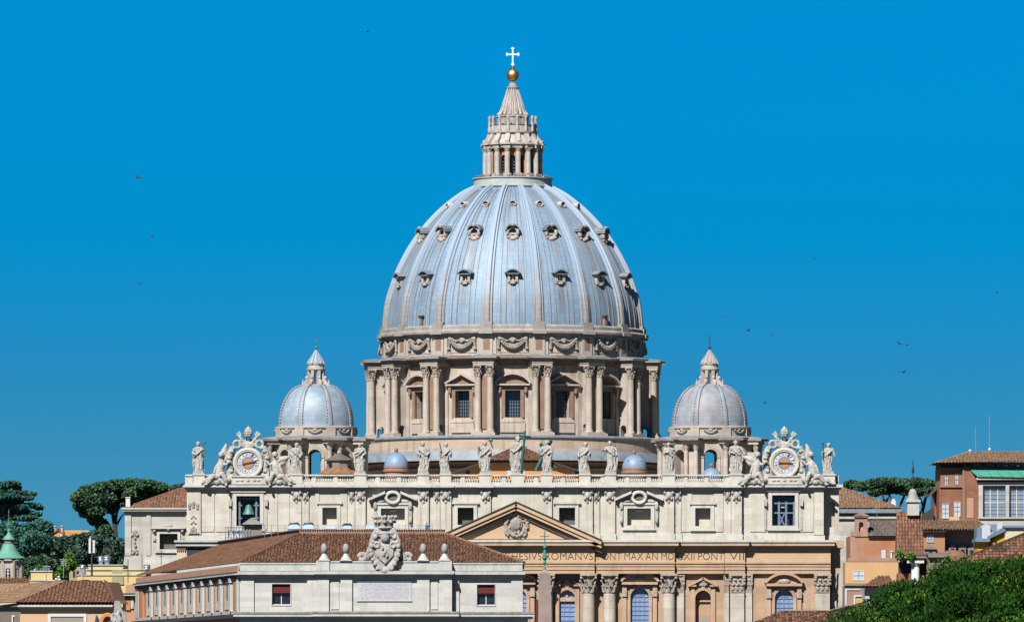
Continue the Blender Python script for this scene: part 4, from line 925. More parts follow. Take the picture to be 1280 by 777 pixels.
# three rings of dormers
def dormer(row):
    m = M('lantern_stone'); m.T = TR; s = dr(1)
    if row == 0:
        r = prof_r(dz(352)) ; z0 = zf(352.5, r); y = -prof_r(z0) * SK; d0, d1 = y - .30, y + 3.2; z = lambda q: z0 + q * s
        m.wall(-6.4 * s, 6.4 * s, z(-1), z(10), d0, d0 + .5, [(-3.4 * s, 3.4 * s, z(2.2), z(8.6), False)]); m.box(-6.4 * s, -5.6 * s, d0 + .5, d1, z(-1), z(10)); m.box(5.6 * s, 6.4 * s, d0 + .5, d1, z(-1), z(10))
        m.use('lead_grey'); m.prism([(-8.4 * s, z(10.6)), (8.4 * s, z(10.6)), (3.5 * s, z(14)), (0, z(15)), (-3.5 * s, z(14))], d0 + .1, d1 + 1.5); m.band([(9.4 * s, z(10.6)), (4 * s, z(14.2)), (0, z(15.2)), (-4 * s, z(14.2)), (-9.4 * s, z(10.6))], d0 - .65, d1 + 1.5, -.22); m.box(-9 * s, 9 * s, d0 - .45, d0 + .6, z(10), z(10.9))
        m.use('cupola_stone'); m.box(-7.2 * s, 7.2 * s, d0 - .25, d0 + .3, z(8.9), z(10)); m.box(-5 * s, 5 * s, d0 - .3, d0 + .2, z(.8), z(2)); m.ell((0, d0 - .1, z(-1.2)), (4 * s, .35, 1.8 * s), 10, 6)
        m.use('dark_pane'); m.box(-3.6 * s, 3.6 * s, d0 + .45, d0 + .52, z(2), z(8.8)); m.use('white_paint'); m.box(-.09, .09, d0 + .36, d0 + .45, z(2.2), z(8.6)); m.box(-3.4 * s, 3.4 * s, d0 + .37, d0 + .46, z(5), z(5.9))
    else:
        if row == 1: ym, rx, rz, dep = 290.5, 6.6, 6.6, 1.0
        else: ym, rx, rz, dep = 254.6, 4.6, 3.9, .5
        r = prof_r(dz(ym)); zc = zf(ym, r); yb = -prof_r(zc - rz * s) * SK; y0 = yb - .05; y1 = -prof_r(zc + rz * s * 1.4) * SK + .6
        n = 24; C_ = [(cos(2 * pi * k / n), sin(2 * pi * k / n)) for k in range(n)]
        # hollow round frame running back into the shell
        vs = []; fs = []
        for (k1, yy) in ((1.0, y1), (1.0, y0), (.92, y0 - .15), (.70, y0 - .1), (.66, y0 + .35)):
            for c_, s_ in C_: vs.append((c_ * rx * s * k1, yy, zc + s_ * rz * s * k1))
        for j in range(4):
            for k in range(n): fs.append((j * n + k, j * n + (k + 1) % n, (j + 1) * n + (k + 1) % n, (j + 1) * n + k))
        m.add(vs, fs)
        m.use('dark_pane'); m.prism([(c_ * rx * s * .68, zc + s_ * rz * s * .68) for c_, s_ in C_], y0 + .33, y0 + .4)
        m.use('lantern_stone'); m.box(-rx * s * .6, rx * s * .6, y0 - .0, y0 + .2, zc - rz * s * .45, zc - rz * s * .12) if row == 1 else m.box(-rx * s * .5, rx * s * .5, y0, y0 + .2, zc - rz * s * .3, zc)
        if row == 1:
            m.use('cupola_stone')
            for sx in (-1, 1): m.ell((sx * rx * s * .95, y0, zc - rz * s * .1), (.35, .5, .75), 8, 6); m.ell((sx * rx * s * .75, y0 - .1, zc - rz * s * .95), (.4, .4, .3), 8, 6)
            m.ell((0, y0 - .1, zc - rz * s * 1.25), (.75, .5, .4), 10, 6)
            m.use('lead_grey'); arc = [(rx * s * 1.15 * cos(t), zc + rz * s * (.35 + .95 * sin(t))) for t in [pi * k / 12 for k in range(13)]]
            m.band(arc, y0 - .6, y1 + .8, -.28); m.use('cupola_stone'); m.ell((0, y0 - .3, zc + rz * s * 1.35), (.55, .4, .4), 10, 6)
    return build('dormer', m, DOME, ORI)
for row in range(3):
    d0 = dormer(row)
    for k in range(-3, 4):
        if k: copy_of(d0, rotz=k * pi / 8)
for px in (529, 753.3):
    a = asin((px - 640.5) / 161.); m = M('drum_brown'); m.T = TR @ Matrix.Rotation(a, 4, 'Z'); r = dr(163); zz = zf(409, r * cos(a))
    m.box(-.3, .3, -r - .2, -r + 1.0, zz, zz + 1.9); m.use('eave_and_shade'); m.box(-.5, .5, -r - .4, -r + 1.2, zz + 1.9, zz + 2.25); build('vent', m, DOME, ORI)

# ---- lantern on top
ln = M('parapet_lichen'); ln.lathe([(dr(44), dz(238)), (dr(50), dz(235)), (dr(50), dz(233.4)), (dr(48.8), dz(233)), (dr(48.8), dz(225.2)), (dr(50.2), dz(224.6)), (dr(50.2), dz(223.4)), (dr(48), dz(223.2)), (dr(47.6), dz(231.5)), (dr(20), dz(231.5))], CC, 96)
LAN = build('lantern', ln, BAS, ORI)
cr = M('warm_stucco'); zc0, zc1 = dz(231.5), dz(184)
for k in range(16):
    cr.T = TR @ Matrix.Rotation(k * pi / 8, 4, 'Z'); rw = dr(29); h_ = rw * math.tan(pi / 16) + .01
    cr.wall(-h_, h_, zc0, zc1, -rw, -rw + .9, [(-h_ * .55, h_ * .55, dz(222), dz(195.5), True)])
cr.T = None; cr.use('dark_pane'); cr.lathe([(dr(23), zc0), (dr(23), zc1)], CC, 32)
build('core_wall', cr, LAN, ORI)
gl = M('mullion')
for k in range(16):
    gl.T = TR @ Matrix.Rotation(k * pi / 8, 4, 'Z'); rw = dr(25.5); gl.box(-.05, .05, -rw, -rw + .1, dz(222), dz(196))
    for j in range(6): gl.box(-.5, .5, -rw, -rw + .08, dz(220 - j * 4), dz(220 - j * 4) + .07)
build('window_grid', gl, LAN, ORI)
def lpil():
    m = M('lantern_stone'); m.T = TR; s = dr(1)
    m.box(-4.6 * s, 4.6 * s, -dr(38), -dr(26), dz(223), dz(218.5)); m.box(-2.9 * s, 2.9 * s, -dr(36.2), -dr(31.5), dz(218.5), dz(191))
    m.lathe([(3.3 * s, dz(218.5)), (3.2 * s, dz(205)), (2.8 * s, dz(191))], (0, -dr(35)), 14)
    m.use('capital_stone'); m.lathe([(3.1 * s, dz(191)), (3.4 * s, dz(189.5)), (4.1 * s, dz(187.6))], (0, -dr(35)), 14, lambda a, z: 1 + .08 * abs(sin(4 * a))); m.box(-4.4 * s, 4.4 * s, -dr(38.2), -dr(26.5), dz(187.6), dz(186))
    m.use('lantern_stone'); m.box(-4.3 * s, 4.3 * s, -dr(38.2), -dr(26), dz(186), dz(182.8)); m.box(-5.2 * s, 5.2 * s, -dr(40), -dr(26), dz(182.8), dz(180.8))
    # scroll bracket above
    vs = [(-dr(38.5), dz(180.8)), (-dr(37), dz(177)), (-dr(33.5), dz(173)), (-dr(31.8), dz(168.5)), (-dr(25), dz(168.5)), (-dr(25), dz(180.8))]; n = len(vs); w_ = 2.8 * s
    m.add([(-w_, a, b) for a, b in vs] + [(w_, a, b) for a, b in vs], [tuple(range(n)), tuple(range(2 * n - 1, n - 1, -1))] + [(i, (i + 1) % n, n + (i + 1) % n, n + i) for i in range(n)])
    m.ell((0, -dr(37), dz(178.5)), (2.9 * s, 1.9 * s, 2.3 * s), 10, 8)
    return build('column', m, LAN, ORI)
LP = lpil()
for k in range(1, 16): copy_of(LP, rotz=pi / 16 + k * pi / 8)
LP.rotation_euler = (0, 0, pi / 16)
up = M('lantern_stone'); up.lathe([(dr(27), dz(187)), (dr(34.5), dz(186.4)), (dr(35), dz(183.4)), (dr(37), dz(182.6)), (dr(37.2), dz(181)), (dr(34), dz(180.4)), (dr(33), dz(178)), (dr(30), dz(174)), (dr(28.5), dz(169)), (dr(31), dz(167.6)), (dr(31.4), dz(165.8)), (dr(29), dz(165.2)), (dr(29), dz(158)), (dr(30), dz(157.4)), (dr(24), dz(157))], CC, 64)
build('upper_cornice', up, LAN, ORI)
cd = M('lantern_stone'); cd.T = TR
cd.lathe([(dr(2.0), dz(166)), (dr(2.6), dz(164)), (dr(2.2), dz(161)), (dr(1.6), dz(157.5)), (dr(2.0), dz(155)), (dr(1.5), dz(150)), (dr(2.3), dz(148.4)), (dr(2.3), dz(147.3)), (dr(.6), dz(146.6)), (dr(.9), dz(145.6)), (.01, dz(145))], (0, -dr(29.3)), 9)
CD = build('candelabrum', cd, LAN, ORI)
for k in range(1, 16): copy_of(CD, rotz=pi / 16 + k * pi / 8)
CD.rotation_euler = (0, 0, pi / 16)
sq = M('spire_stone'); fl = lambda a, z: (1 + .20 * abs(cos(8 * a)) ** 1.5) if dz(144) < z < dz(112) else 1 + .05 * abs(cos(8 * a))
sq.lathe([(dr(19), dz(160)), (dr(19), dz(147.5)), (dr(20), dz(147)), (dr(20), dz(145.2)), (dr(15.5), dz(144.4)), (dr(12.8), dz(136)), (dr(9.4), dz(125)), (dr(6.6), dz(116)), (dr(5.4), dz(111)), (dr(7.5), dz(110.4)), (dr(7.5), dz(108.8)), (dr(5), dz(108.2)), (dr(3.6), dz(103.4)), (dr(4.4), dz(102.8)), (dr(2.6), dz(102.3))], CC, 96, fl)
sq.use('dark_metal'); sq.lathe([(dr(2.6), dz(103)), (dr(1.6), dz(101))], CC, 12)
SPI_ = build('spire', sq, LAN, ORI)
for k in range(16):
    a = pi / 16 + k * pi / 8; rbm = M('lantern_stone'); P_ = lambda r, y: (CX0 + dr(r) * sin(a), DD - dr(r) * cos(a), dz(y))
    rbm.tube([P_(18, 146), P_(17.6, 143), P_(14.4, 137), P_(11.2, 126), P_(8.2, 117), P_(6.6, 111)], [dr(1.5), dr(1.3), dr(1.15), dr(.95), dr(.8), dr(.7)], 7)
    rbm.ell(P_(18, 143.5), (dr(1.9), dr(1.9), dr(2.2)), 8, 6); build('rib', rbm, SPI_, ORI)
ob = M('gold'); ob.ell((CX0, DD, dz(94)), dr(7.9), 40, 24); ob.use('dark_metal'); ob.lathe([(dr(2.6), dz(86.6)), (dr(2.0), dz(84.5)), (dr(.9), dz(82.6))], CC, 12); build('orb', ob, LAN, ORI)
cs = M('white_metal'); xq = lambda p: CX0 + dr(p)
cs.box(xq(-1.0), xq(1.0), DD - .16, DD + .16, dz(83), dz(60)); cs.box(xq(-7.6), xq(7.6), DD - .155, DD + .155, dz(69.2), dz(67.2))
for c, ax in (((0, 60.8), 'v'), ((-7, 68.2), 'h'), ((7, 68.2), 'h'), ((0, 80.6), 'v')):
    p = [(0, 1.9), (2.6, 0), (0, -1.9), (-2.6, 0)] if ax == 'v' else [(0, 2.6), (1.9, 0), (0, -2.6), (-1.9, 0)]
    cs.prism([(xq(c[0] + a), dz(c[1]) + dr(b)) for a, b in p], DD - .2, DD + .2)
build('cross', cs, LAN, ORI)

# ---- two lesser domes
DK = 1378.0
def cupola(pxc, shell, flip):
    x0 = PX(pxc, DK); o3 = (x0, DK, 0); cc = (x0, DK); kz = lambda y: PZ(y, DK); kr = lambda p: p * DK / F; TT = Matrix.Translation((x0, DK, 0))
    m = M('cupola_stone'); rw = kr(52); hw = rw * math.tan(pi / 8)
    for k in range(8):
        m.T = TT @ Matrix.Rotation(k * pi / 4, 4, 'Z')
        m.wall(-hw, hw, kz(640), kz(553), -rw, -rw + 1.8, [(-kr(8.2), kr(8.2), kz(606), kz(563), True)])
    m.T = None
    CU = build('cupola', m, BAS, o3)
    for k in range(8):
        p = M('cupola_stone'); p.T = TT @ Matrix.Rotation(k * pi / 4, 4, 'Z')
        ring_ = [(kr(8.4) * cos(t), kz(563) - kr(8.2) + kr(8.4) * sin(t)) for t in [pi * j / 12 for j in range(13)]]
        p.band([(kr(8.4), kz(606))] + ring_ + [(-kr(8.4), kz(606))], -rw - .3, -rw + .1, -.5)
        p.box(-kr(12), -kr(8.2), -rw - .45, -rw + .1, kz(573), kz(571.3)); p.box(kr(8.2), kr(12), -rw - .45, -rw + .1, kz(573), kz(571.3))
        build('arch_trim', p, CU, o3) if k in (0, 1, 7) else None
    for k in range(8):
        p = M('drum_column'); p.T = TT @ Matrix.Rotation(k * pi / 4 + pi / 8, 4, 'Z'); rc = rw / cos(pi / 8)
        p.box(-kr(9), kr(9), -rc - .9, -rc + 2.5, kz(640), kz(566))
        for sx in (-1, 1):
            p.lathe([(kr(3.1), kz(640)), (kr(3.0), kz(585)), (kr(2.7), kz(564))], (sx * kr(6.5), -rc - 1.2), 14); p.use('capital_stone')
            p.lathe([(kr(2.8), kz(564)), (kr(3.6), kz(560)), (kr(3.1), kz(559.6)), (kr(4.3), kz(556))], (sx * kr(6.5), -rc - 1.2), 14, lambda a, z: 1 + .1 * abs(sin(4 * a))); p.use('drum_column')
        p.box(-kr(11), kr(11), -rc - 1.9, -rc + 2.5, kz(556), kz(551.8)); p.use('drum_cornice'); p.box(-kr(13), kr(13), -rc - 2.6, -rc + 2.5, kz(551.8), kz(549.2)); p.use('lead_grey'); p.hexa([(-kr(13), -rc - 2.6, kz(549.2)), (kr(13), -rc - 2.6, kz(549.2)), (kr(13), -rc + 2.5, kz(549.2)), (-kr(13), -rc + 2.5, kz(549.2))], [(-kr(8), -rc - 1, kz(546.6)), (kr(8), -rc - 1, kz(546.6)), (kr(8), -rc + 2, kz(546)), (-kr(8), -rc + 2, kz(546))])
        build('corner_pier', p, CU, o3)
    p = M('drum_brown'); oc = lambda r, z: (r / cos(pi / 8), z)
    def octl(prof, mt): p.use(mt); p.lathe([(r, z) for r, z in prof], cc, 64)
    octl([(kr(53.5), kz(553)), (kr(53.5), kz(550.6))], 'drum_brown'); octl([(kr(53.5), kz(550.6)), (kr(57.5), kz(550.2)), (kr(58), kz(547.6))], 'drum_cornice'); octl([(kr(58), kz(547.6)), (kr(49), kz(545))], 'lead_grey')
    octl([(kr(50), kz(545.6)), (kr(50), kz(536.4))], 'cupola_stone'); octl([(kr(50), kz(536.4)), (kr(51.8), kz(536)), (kr(51.8), kz(533.8)), (kr(48), kz(533))], 'cupola_stone')
    build('cornice', p, CU, o3)
    p = M('relief_stone')
    for k in range(-2, 3):
        p.T = TT @ Matrix.Rotation(k * pi / 4, 4, 'Z'); y = -kr(50.3); p.tube([(q * kr(8), y, kz(538) - kr(4) * (1 - q * q)) for q in [-1 + 2 * j / 8 for j in range(9)]], .25, 6); p.ell((0, y, kz(538.5)), (.5, .3, .35), 8, 6)
        p.use('cupola_stone'); p.T = TT @ Matrix.Rotation(k * pi / 4 + pi / 8, 4, 'Z'); p.box(-kr(6), kr(6), -kr(52), -kr(48), kz(545.8), kz(536.2)); p.use('relief_stone')
    build('garland', p, CU, o3)
    pr = [(kr(47.8), kz(534))] + [(kr(15 + 32.6 * cos(t) ** .92), kz(533 - 51 * sin(t))) for t in [pi / 2 * j / 20 for j in range(20)]] + [(kr(14), kz(482))]
    p = M(shell); p.lathe(pr, cc, 96)
    SHL = build('dome_shell', p, CU, o3)
    for k in range(8):
        p = M('lead_bead' if not flip else 'lead_worn'); p.T = TT @ Matrix.Rotation(k * pi / 4 + pi / 8, 4, 'Z'); strip(p, [(-.5, -.1), (-.5, .16), (-.3, .24), (.3, .24), (.5, .16), (.5, -.1)], pr[1:], .4)
        p.use('eave_and_shade')
        for i in range(2, len(pr) - 2):
            r, z = pr[i]; kk = 1 - .55 * i / len(pr)
            for sx in (-1, 1): p.ell((sx * .5 * kk, -r - .18, z), (.10, .12, .12), 6, 4)
        build('rib', p, CU, o3)
    p = M('lantern_stone')
    p.lathe([(kr(17.5), kz(484.5)), (kr(17.5), kz(482.4)), (kr(15), kz(482)), (kr(15), kz(480.5)), (kr(5), kz(480.4))], cc, 32)
    for k in range(8):
        p.T = TT @ Matrix.Rotation(k * pi / 4 + pi / 8, 4, 'Z')
        p.box(-kr(1.8), kr(1.8), -kr(11.2), -kr(7), kz(481), kz(462))
        p.hexa([(-kr(1.5), -kr(18.5), kz(482.4)), (kr(1.5), -kr(18.5), kz(482.4)), (kr(1.5), -kr(10), kz(482.4)), (-kr(1.5), -kr(10), kz(482.4))], [(-kr(1.5), -kr(12.5), kz(473)), (kr(1.5), -kr(12.5), kz(473)), (kr(1.5), -kr(10), kz(470)), (-kr(1.5), -kr(10), kz(470))])
        p.lathe([(kr(1.1), kz(482)), (kr(1.4), kz(479)), (kr(.6), kz(476)), (.02, kz(474))], (0, -kr(17.5)), 8)
        p.ell((0, -kr(12.3), kz(472)), (kr(1.6), kr(2.2), kr(2.2)), 8, 6)
    for k in range(8):
        p.T = TT @ Matrix.Rotation(k * pi / 4, 4, 'Z'); r = kr(9.6); h = r * math.tan(pi / 8); p.wall(-h, h, kz(480.6), kz(461), -r, -r + .4, [(-kr(2.5), kr(2.5), kz(480), kz(464.5), True)])
    p.T = None; p.lathe([(kr(10), kz(463)), (kr(11.8), kz(462.4)), (kr(12.2), kz(460.6)), (kr(10.4), kz(460)), (kr(10.2), kz(456)), (kr(11.2), kz(455.4)), (kr(11), kz(454.2)), (kr(9.6), kz(453.8))], cc, 32)
    p.use('lead_small' if not flip else 'spire_stone'); p.lathe([(kr(10), kz(454)), (kr(8.2), kz(449.5)), (kr(5), kz(445)), (kr(2), kz(439)), (kr(1.0), kz(437)), (.02, kz(436.8))], cc, 64, lambda a, z: 1 + .16 * abs(cos(4 * a)))
    p.use('lead_bead' if not flip else 'spire_stone')
    for k in range(8): a = pi / 8 + k * pi / 4; p.tube([(x0 + kr(r) * sin(a), DK - kr(r) * cos(a), kz(y)) for r, y in ((11.4, 455), (10.2, 453), (8.6, 449), (5.4, 444.5), (2.4, 439.5))], [kr(1.3), kr(1.0), kr(.9), kr(.7), kr(.5)], 6)
    p.use('verdigris' if not flip else 'dark_metal'); p.ell((x0, DK, kz(434.4)), kr(1.9), 12, 8); p.tube([(x0, DK, kz(437)), (x0, DK, kz(419))], .07, 6); p.tube([(x0 - kr(2.2), DK, kz(425)), (x0 + kr(2.2), DK, kz(425))], .06, 6)
    build('lantern', p, CU, o3)
cupola(395, 'lead_small', False); cupola(887, 'lead_worn', True)
# little brick roof lantern in front of the left lesser dome
DQ = 1345.0; m = M('tile_brown'); qx = lambda p: PX(p, DQ); qz = lambda p: PZ(p, DQ)
m.lathe([(20 * DQ / F * 1.05, qz(597)), (27 * DQ / F, qz(592.5)), (27 * DQ / F, qz(592)), (16 * DQ / F, qz(584.5))], (qx(424), DQ), 8); QL = build('roof_lantern', m, BAS)
p = M('hut_wall'); p.lathe([(15.5 * DQ / F, qz(598)), (15.5 * DQ / F, qz(575))], (qx(424), DQ), 8); p.use('dark_pane')
for q in (412.5, 436): p.pb(DQ - 2, q - 2, q + 2, 577.5, 582, .0, .5)
build('wall', p, QL); p = M('tile_grey'); p.lathe([(18.5 * DQ / F, qz(575.5)), (18.5 * DQ / F, qz(574.6)), (2.4 * DQ / F, qz(566.5)), (.02, qz(565))], (qx(424), DQ), 8); build('roof', p, QL)
# =================================================================== statues on the balustrade
def robed_figure(m, o, H, seed, face=0.0, rarm=None, larm=None, sway=.02, wide=1.0, beard=True):
    """standing robed figure: one stack of rings from hem to crown, arms, head with face and hair"""
    rg = random.Random(seed); ph = rg.uniform(0, 6); kf = rg.choice([7, 8, 9, 10])
    tab = [(0, .13, .10), (.02, .14, .11), (.10, .135, .105), (.22, .13, .10), (.36, .138, .105), (.48, .145, .11), (.57, .128, .095), (.66, .135, .098), (.74, .150, .095), (.785, .142, .085), (.812, .10, .07), (.832, .052, .05),
           (.852, .042, .044), (.872, .05, .054), (.90, .062, .066), (.93, .066, .072), (.96, .060, .066), (.985, .038, .044), (1.0, .006, .006)]
    seg = 36; vs = []; fs = []; cf, sf = cos(face), sin(face)
    def P(x, y, z): return (o[0] + (x * cf - y * sf) * H, o[1] + (x * sf + y * cf) * H, o[2] + z * H)
    def cx(z): return sway * sin(z * 3.4 + .4) * 1.6
    for z, rx, ry in tab:
        wf = .0 if z > .80 else (.22 * (1 - z) + .05)
        for i in range(seg):
            a = 2 * pi * i / seg
            f = 1 + wf * sin(kf * a + ph + 5 * z + 1.2 * sin(3 * z * 6 + a)) + wf * .5 * sin(3 * a + ph - 7 * z)
            w_ = wide if z < .8 else 1.0
            vs.append(P(cx(z) + rx * w_ * f * sin(a), -ry * f * cos(a), z))
    n = len(tab)
    for j in range(n - 1):
        for i in range(seg):
            k = (i + 1) % seg; fs.append((j * seg + i, j * seg + k, (j + 1) * seg + k, (j + 1) * seg + i))
    fs.append(tuple(range(seg - 1, -1, -1))); m.add(vs, fs)
    hx = cx(.92)
    m.ell(P(hx, -.072, .915), .013 * H, 8, 6); m.tube([P(hx, -.062, .94), P(hx, -.086, .905)], [.008 * H, .014 * H], 6)
    for sx in (-1, 1): m.ell(P(hx + sx * .024, -.066, .932), (.012 * H, .008 * H, .007 * H), 6, 5); m.ell(P(hx + sx * .066, 0, .92), (.01 * H, .018 * H, .022 * H), 6, 5)
    if beard: m.ell(P(hx, -.058, .875), (.036 * H, .03 * H, .04 * H), 8, 6)
    m.ell(P(hx, .022, .925), (.075 * H, .066 * H, .075 * H), 10, 8)
    for k in range(7): a = pi * (.1 + .8 * k / 6); m.ell(P(hx + .068 * cos(a), .03 * rg.random(), .915 + .05 * sin(a)), .022 * H, 6, 5)
    arms = [(-1, rarm), (1, larm)]
    for sx, arm in arms:
        if arm is None: arm = [(sx * .185, -.02, .62), (sx * .11, -.13, .56)]
        pts = [P(cx(.78) + sx * .125, 0, .775)] + [P(*q) for q in arm]
        mid = tuple((Vector(pts[0]) * .5 + Vector(pts[1]) * .5)); pts = [pts[0], mid] + pts[1:]
        rad = [.055 * H, .052 * H, .044 * H, .030 * H][:len(pts)] + [.026 * H] * max(0, len(pts) - 4)
        m.tube(pts, rad, 10); h = pts[-1]
        m.ell(h, (.03 * H, .026 * H, .034 * H), 8, 6)
        for k in range(4): m.tube([h, (h[0] + (k - 1.5) * .011 * H, h[1] - .03 * H, h[2] - .02 * H)], [.009 * H, .006 * H], 5)
        # sleeve hanging from the forearm
        e = pts[-2]; m.tube([e, (e[0], e[1], e[2] - .14 * H)], [.05 * H, .015 * H], 7)
    # cloak thrown over one shoulder and gathered at the hip
    s_ = rg.choice([-1, 1])
    m.tube([P(s_ * .13, .03, .80), P(s_ * .10, -.085, .72), P(0, -.115, .62), P(-s_ * .11, -.095, .53), P(-s_ * .15, .0, .47)], [.03 * H, .032 * H, .034 * H, .036 * H, .03 * H], 8)
    for k in range(4):
        a = rg.uniform(-.9, .9); m.tube([P(cx(.4) + .11 * sin(a), -.105 * cos(a), .52 - .03 * k), P(cx(.2) + .13 * sin(a + .25), -.115 * cos(a + .2), .22), P(.14 * sin(a + .3), -.12 * cos(a + .3), .03)], [.018 * H, .022 * H, .014 * H], 6)
    m.tube([P(-s_ * .15, .02, .50), P(-s_ * .175, .02, .30), P(-s_ * .16, .03, .10)], [.03 * H, .05 * H, .02 * H], 8)
    for sx in (-1, 1): m.ell(P(sx * .05, -.10, .012), (.03 * H, .06 * H, .018 * H), 8, 5)
STAT = [
    (248, 551.6, 'stone statue at the far left end of the parapet holding a thin staff', dict(larm=[(.18, -.05, .66), (.16, -.12, .74)], sway=.02), 'staffR'),
    (370, 553.0, 'stone statue just right of the bell clock, with its bent arm on hip', dict(rarm=[(-.21, 0, .64), (-.12, -.08, .52)], larm=[(.2, -.02, .62), (.14, -.11, .50)], sway=-.03, wide=1.05), None),
    (450, 552.8, 'stone statue in a long cloak, nearest left of the left blue dome', dict(sway=.01, rarm=[(-.17, -.06, .62), (-.05, -.14, .66)]), None),
    (529, 551.8, 'broad stone statue gathering its robe, just right of the left blue dome', dict(sway=.03, wide=1.12, larm=[(.2, 0, .62), (.13, -.12, .56)]), None),
    (557, 553.0, 'slim stone statue with a thin rod raised beside its head', dict(sway=-.02, wide=.92, rarm=[(-.18, -.05, .62), (-.17, -.12, .72)]), 'rodL'),
    (606.5, 550.8, 'stone statue with its arm raised in greeting and a small green cross staff behind', dict(sway=.02, rarm=[(-.22, -.03, .66), (-.22, -.10, .82)]), 'crossR'),
    (647, 544.8, 'tallest central stone statue leaning on a big green cross', dict(sway=-.03, wide=1.1, larm=[(.2, -.06, .66), (.24, -.1, .72)]), 'bigcross'),
    (683.5, 549.8, 'stone statue holding a teal diagonal cross behind its shoulder', dict(sway=.02, face=-.5, rarm=[(-.17, -.1, .66), (-.2, -.12, .70)]), 'xcross'),
    (731, 552.4, 'stone statue in swirling drapery with outstretched elbow, right of the diagonal cross', dict(sway=-.035, wide=1.1, rarm=[(-.22, -.04, .60), (-.20, -.12, .52)]), None),
    (763, 550.8, 'stone statue with arms spread and a long slab at its side', dict(sway=.03, wide=1.05, rarm=[(-.21, -.05, .66), (-.25, -.11, .72)], larm=[(.21, -.02, .62), (.2, -.08, .54)]), 'slab'),
    (836, 552.6, 'stone statue with a short green saw-like blade, right of the right blue dome', dict(sway=.015, rarm=[(-.16, -.08, .64), (-.02, -.15, .66)], larm=[(.19, -.06, .68), (.17, -.13, .76)]), 'bladeR'),
    (920, 550.0, 'wide stone statue in a heavy cape in front of the small dome on the right', dict(sway=.01, wide=1.3, rarm=[(-.2, -.04, .62), (-.05, -.16, .58)], larm=[(.24, -.02, .62), (.28, -.06, .56)]), None),
    (1036, 552.8, 'stone statue at the far right end of the parapet with a staff beside its head', dict(sway=-.02, rarm=[(-.2, -.04, .62), (-.2, -.1, .66)], larm=[(.2, -.02, .62), (.22, -.05, .55)]), 'staffL'),
]
for i, (px, pt, lab, kw, ex) in enumerate(STAT):
    f, bk = (.5, 1.6) if i < 12 else (-.9, 3.4)
    yc = DF + (bk - f) / 2; zb = fz(592) + .02; H = fz(pt) - zb - .35
    T = thing('statue', lab, 'statue', (fx(px), yc, zb), 'statues along the parapet')
    m = M('statue_stone'); m.box(fx(px) - .95, fx(px) + .95, yc - .8, yc + .8, zb, zb + .4); m.box(fx(px) - .8, fx(px) + .8, yc - .7, yc + .7, zb + .38, zb + .62)
    build('plinth', m, T)
    m = M('statue_stone'); robed_figure(m, (fx(px), yc, zb + .4), H, 11 + i, **kw); build('body', m, T, fuse=.045, carve=.10)
    q = None; gx_ = lambda a: fx(a); gz_ = lambda a: fz(a)
    if ex == 'staffR': q = M('bronze_green'); q.tube([(fx(252.5), yc - .6, fz(570)), (fx(254.3), yc - .5, fz(553.5))], .11, 7); q.ell((fx(255.6), yc - .5, fz(552.6)), (.33, .1, .22), 8, 6)
    if ex == 'rodL': q = M('dark_metal'); q.tube([(fx(551.5), yc - .6, fz(563)), (fx(549.5), yc - .5, fz(553.5))], .08, 6)
    if ex == 'crossR': q = M('bronze_green'); q.tube([(fx(616), yc, fz(559.5)), (fx(612.5), yc, fz(549.5))], .13, 7); q.ell((fx(613.5), yc, fz(550)), (.38, .12, .35), 8, 6)
    if ex == 'bigcross':
        q = M('bronze_green'); q.tube([(fx(651.5), yc - 1.0, fz(590)), (fx(656.2), yc - .6, fz(538.5))], .21, 4); q.tube([(fx(648.5), yc - .7, fz(543.8)), (fx(663.5), yc - .7, fz(545.4))], .18, 4)
    if ex == 'xcross':
        q = M('bronze_green'); q.tube([(fx(688.8), yc + .35, fz(549.5)), (fx(670.5), yc + .35, fz(587.5))], .38, 4); q.tube([(fx(675.5), yc + .5, fz(553.5)), (fx(693.5), yc + .5, fz(585))], .34, 4)
    if ex == 'slab': q = M('statue_stone'); q.hexa([(fx(769), yc - .3, fz(591)), (fx(770.5), yc - .3, fz(591)), (fx(770.5), yc + .3, fz(591)), (fx(769), yc + .3, fz(591))], [(fx(771.5), yc - .3, fz(566)), (fx(773.5), yc - .3, fz(566)), (fx(773.5), yc + .3, fz(566)), (fx(771.5), yc + .3, fz(566))])
    if ex == 'bladeR': q = M('bronze_green'); q.hexa([(fx(841), yc - .5, fz(563)), (fx(842.6), yc - .5, fz(563)), (fx(842.6), yc - .35, fz(563)), (fx(841), yc - .35, fz(563))], [(fx(841.6), yc - .5, fz(552.5)), (fx(844), yc - .5, fz(552.5)), (fx(844), yc - .35, fz(552.5)), (fx(841.6), yc - .35, fz(552.5))])
    if ex == 'staffL': q = M('dark_metal'); q.tube([(fx(1030.2), yc - .4, fz(575)), (fx(1029), yc - .4, fz(554))], .09, 6); q.ell((fx(1028.8), yc - .4, fz(553.6)), (.22, .1, .2), 8, 6)
    if q: build({'bigcross': 'cross', 'xcross': 'diagonal_cross', 'slab': 'slab', 'bladeR': 'blade'}.get(ex, 'staff'), q, T)

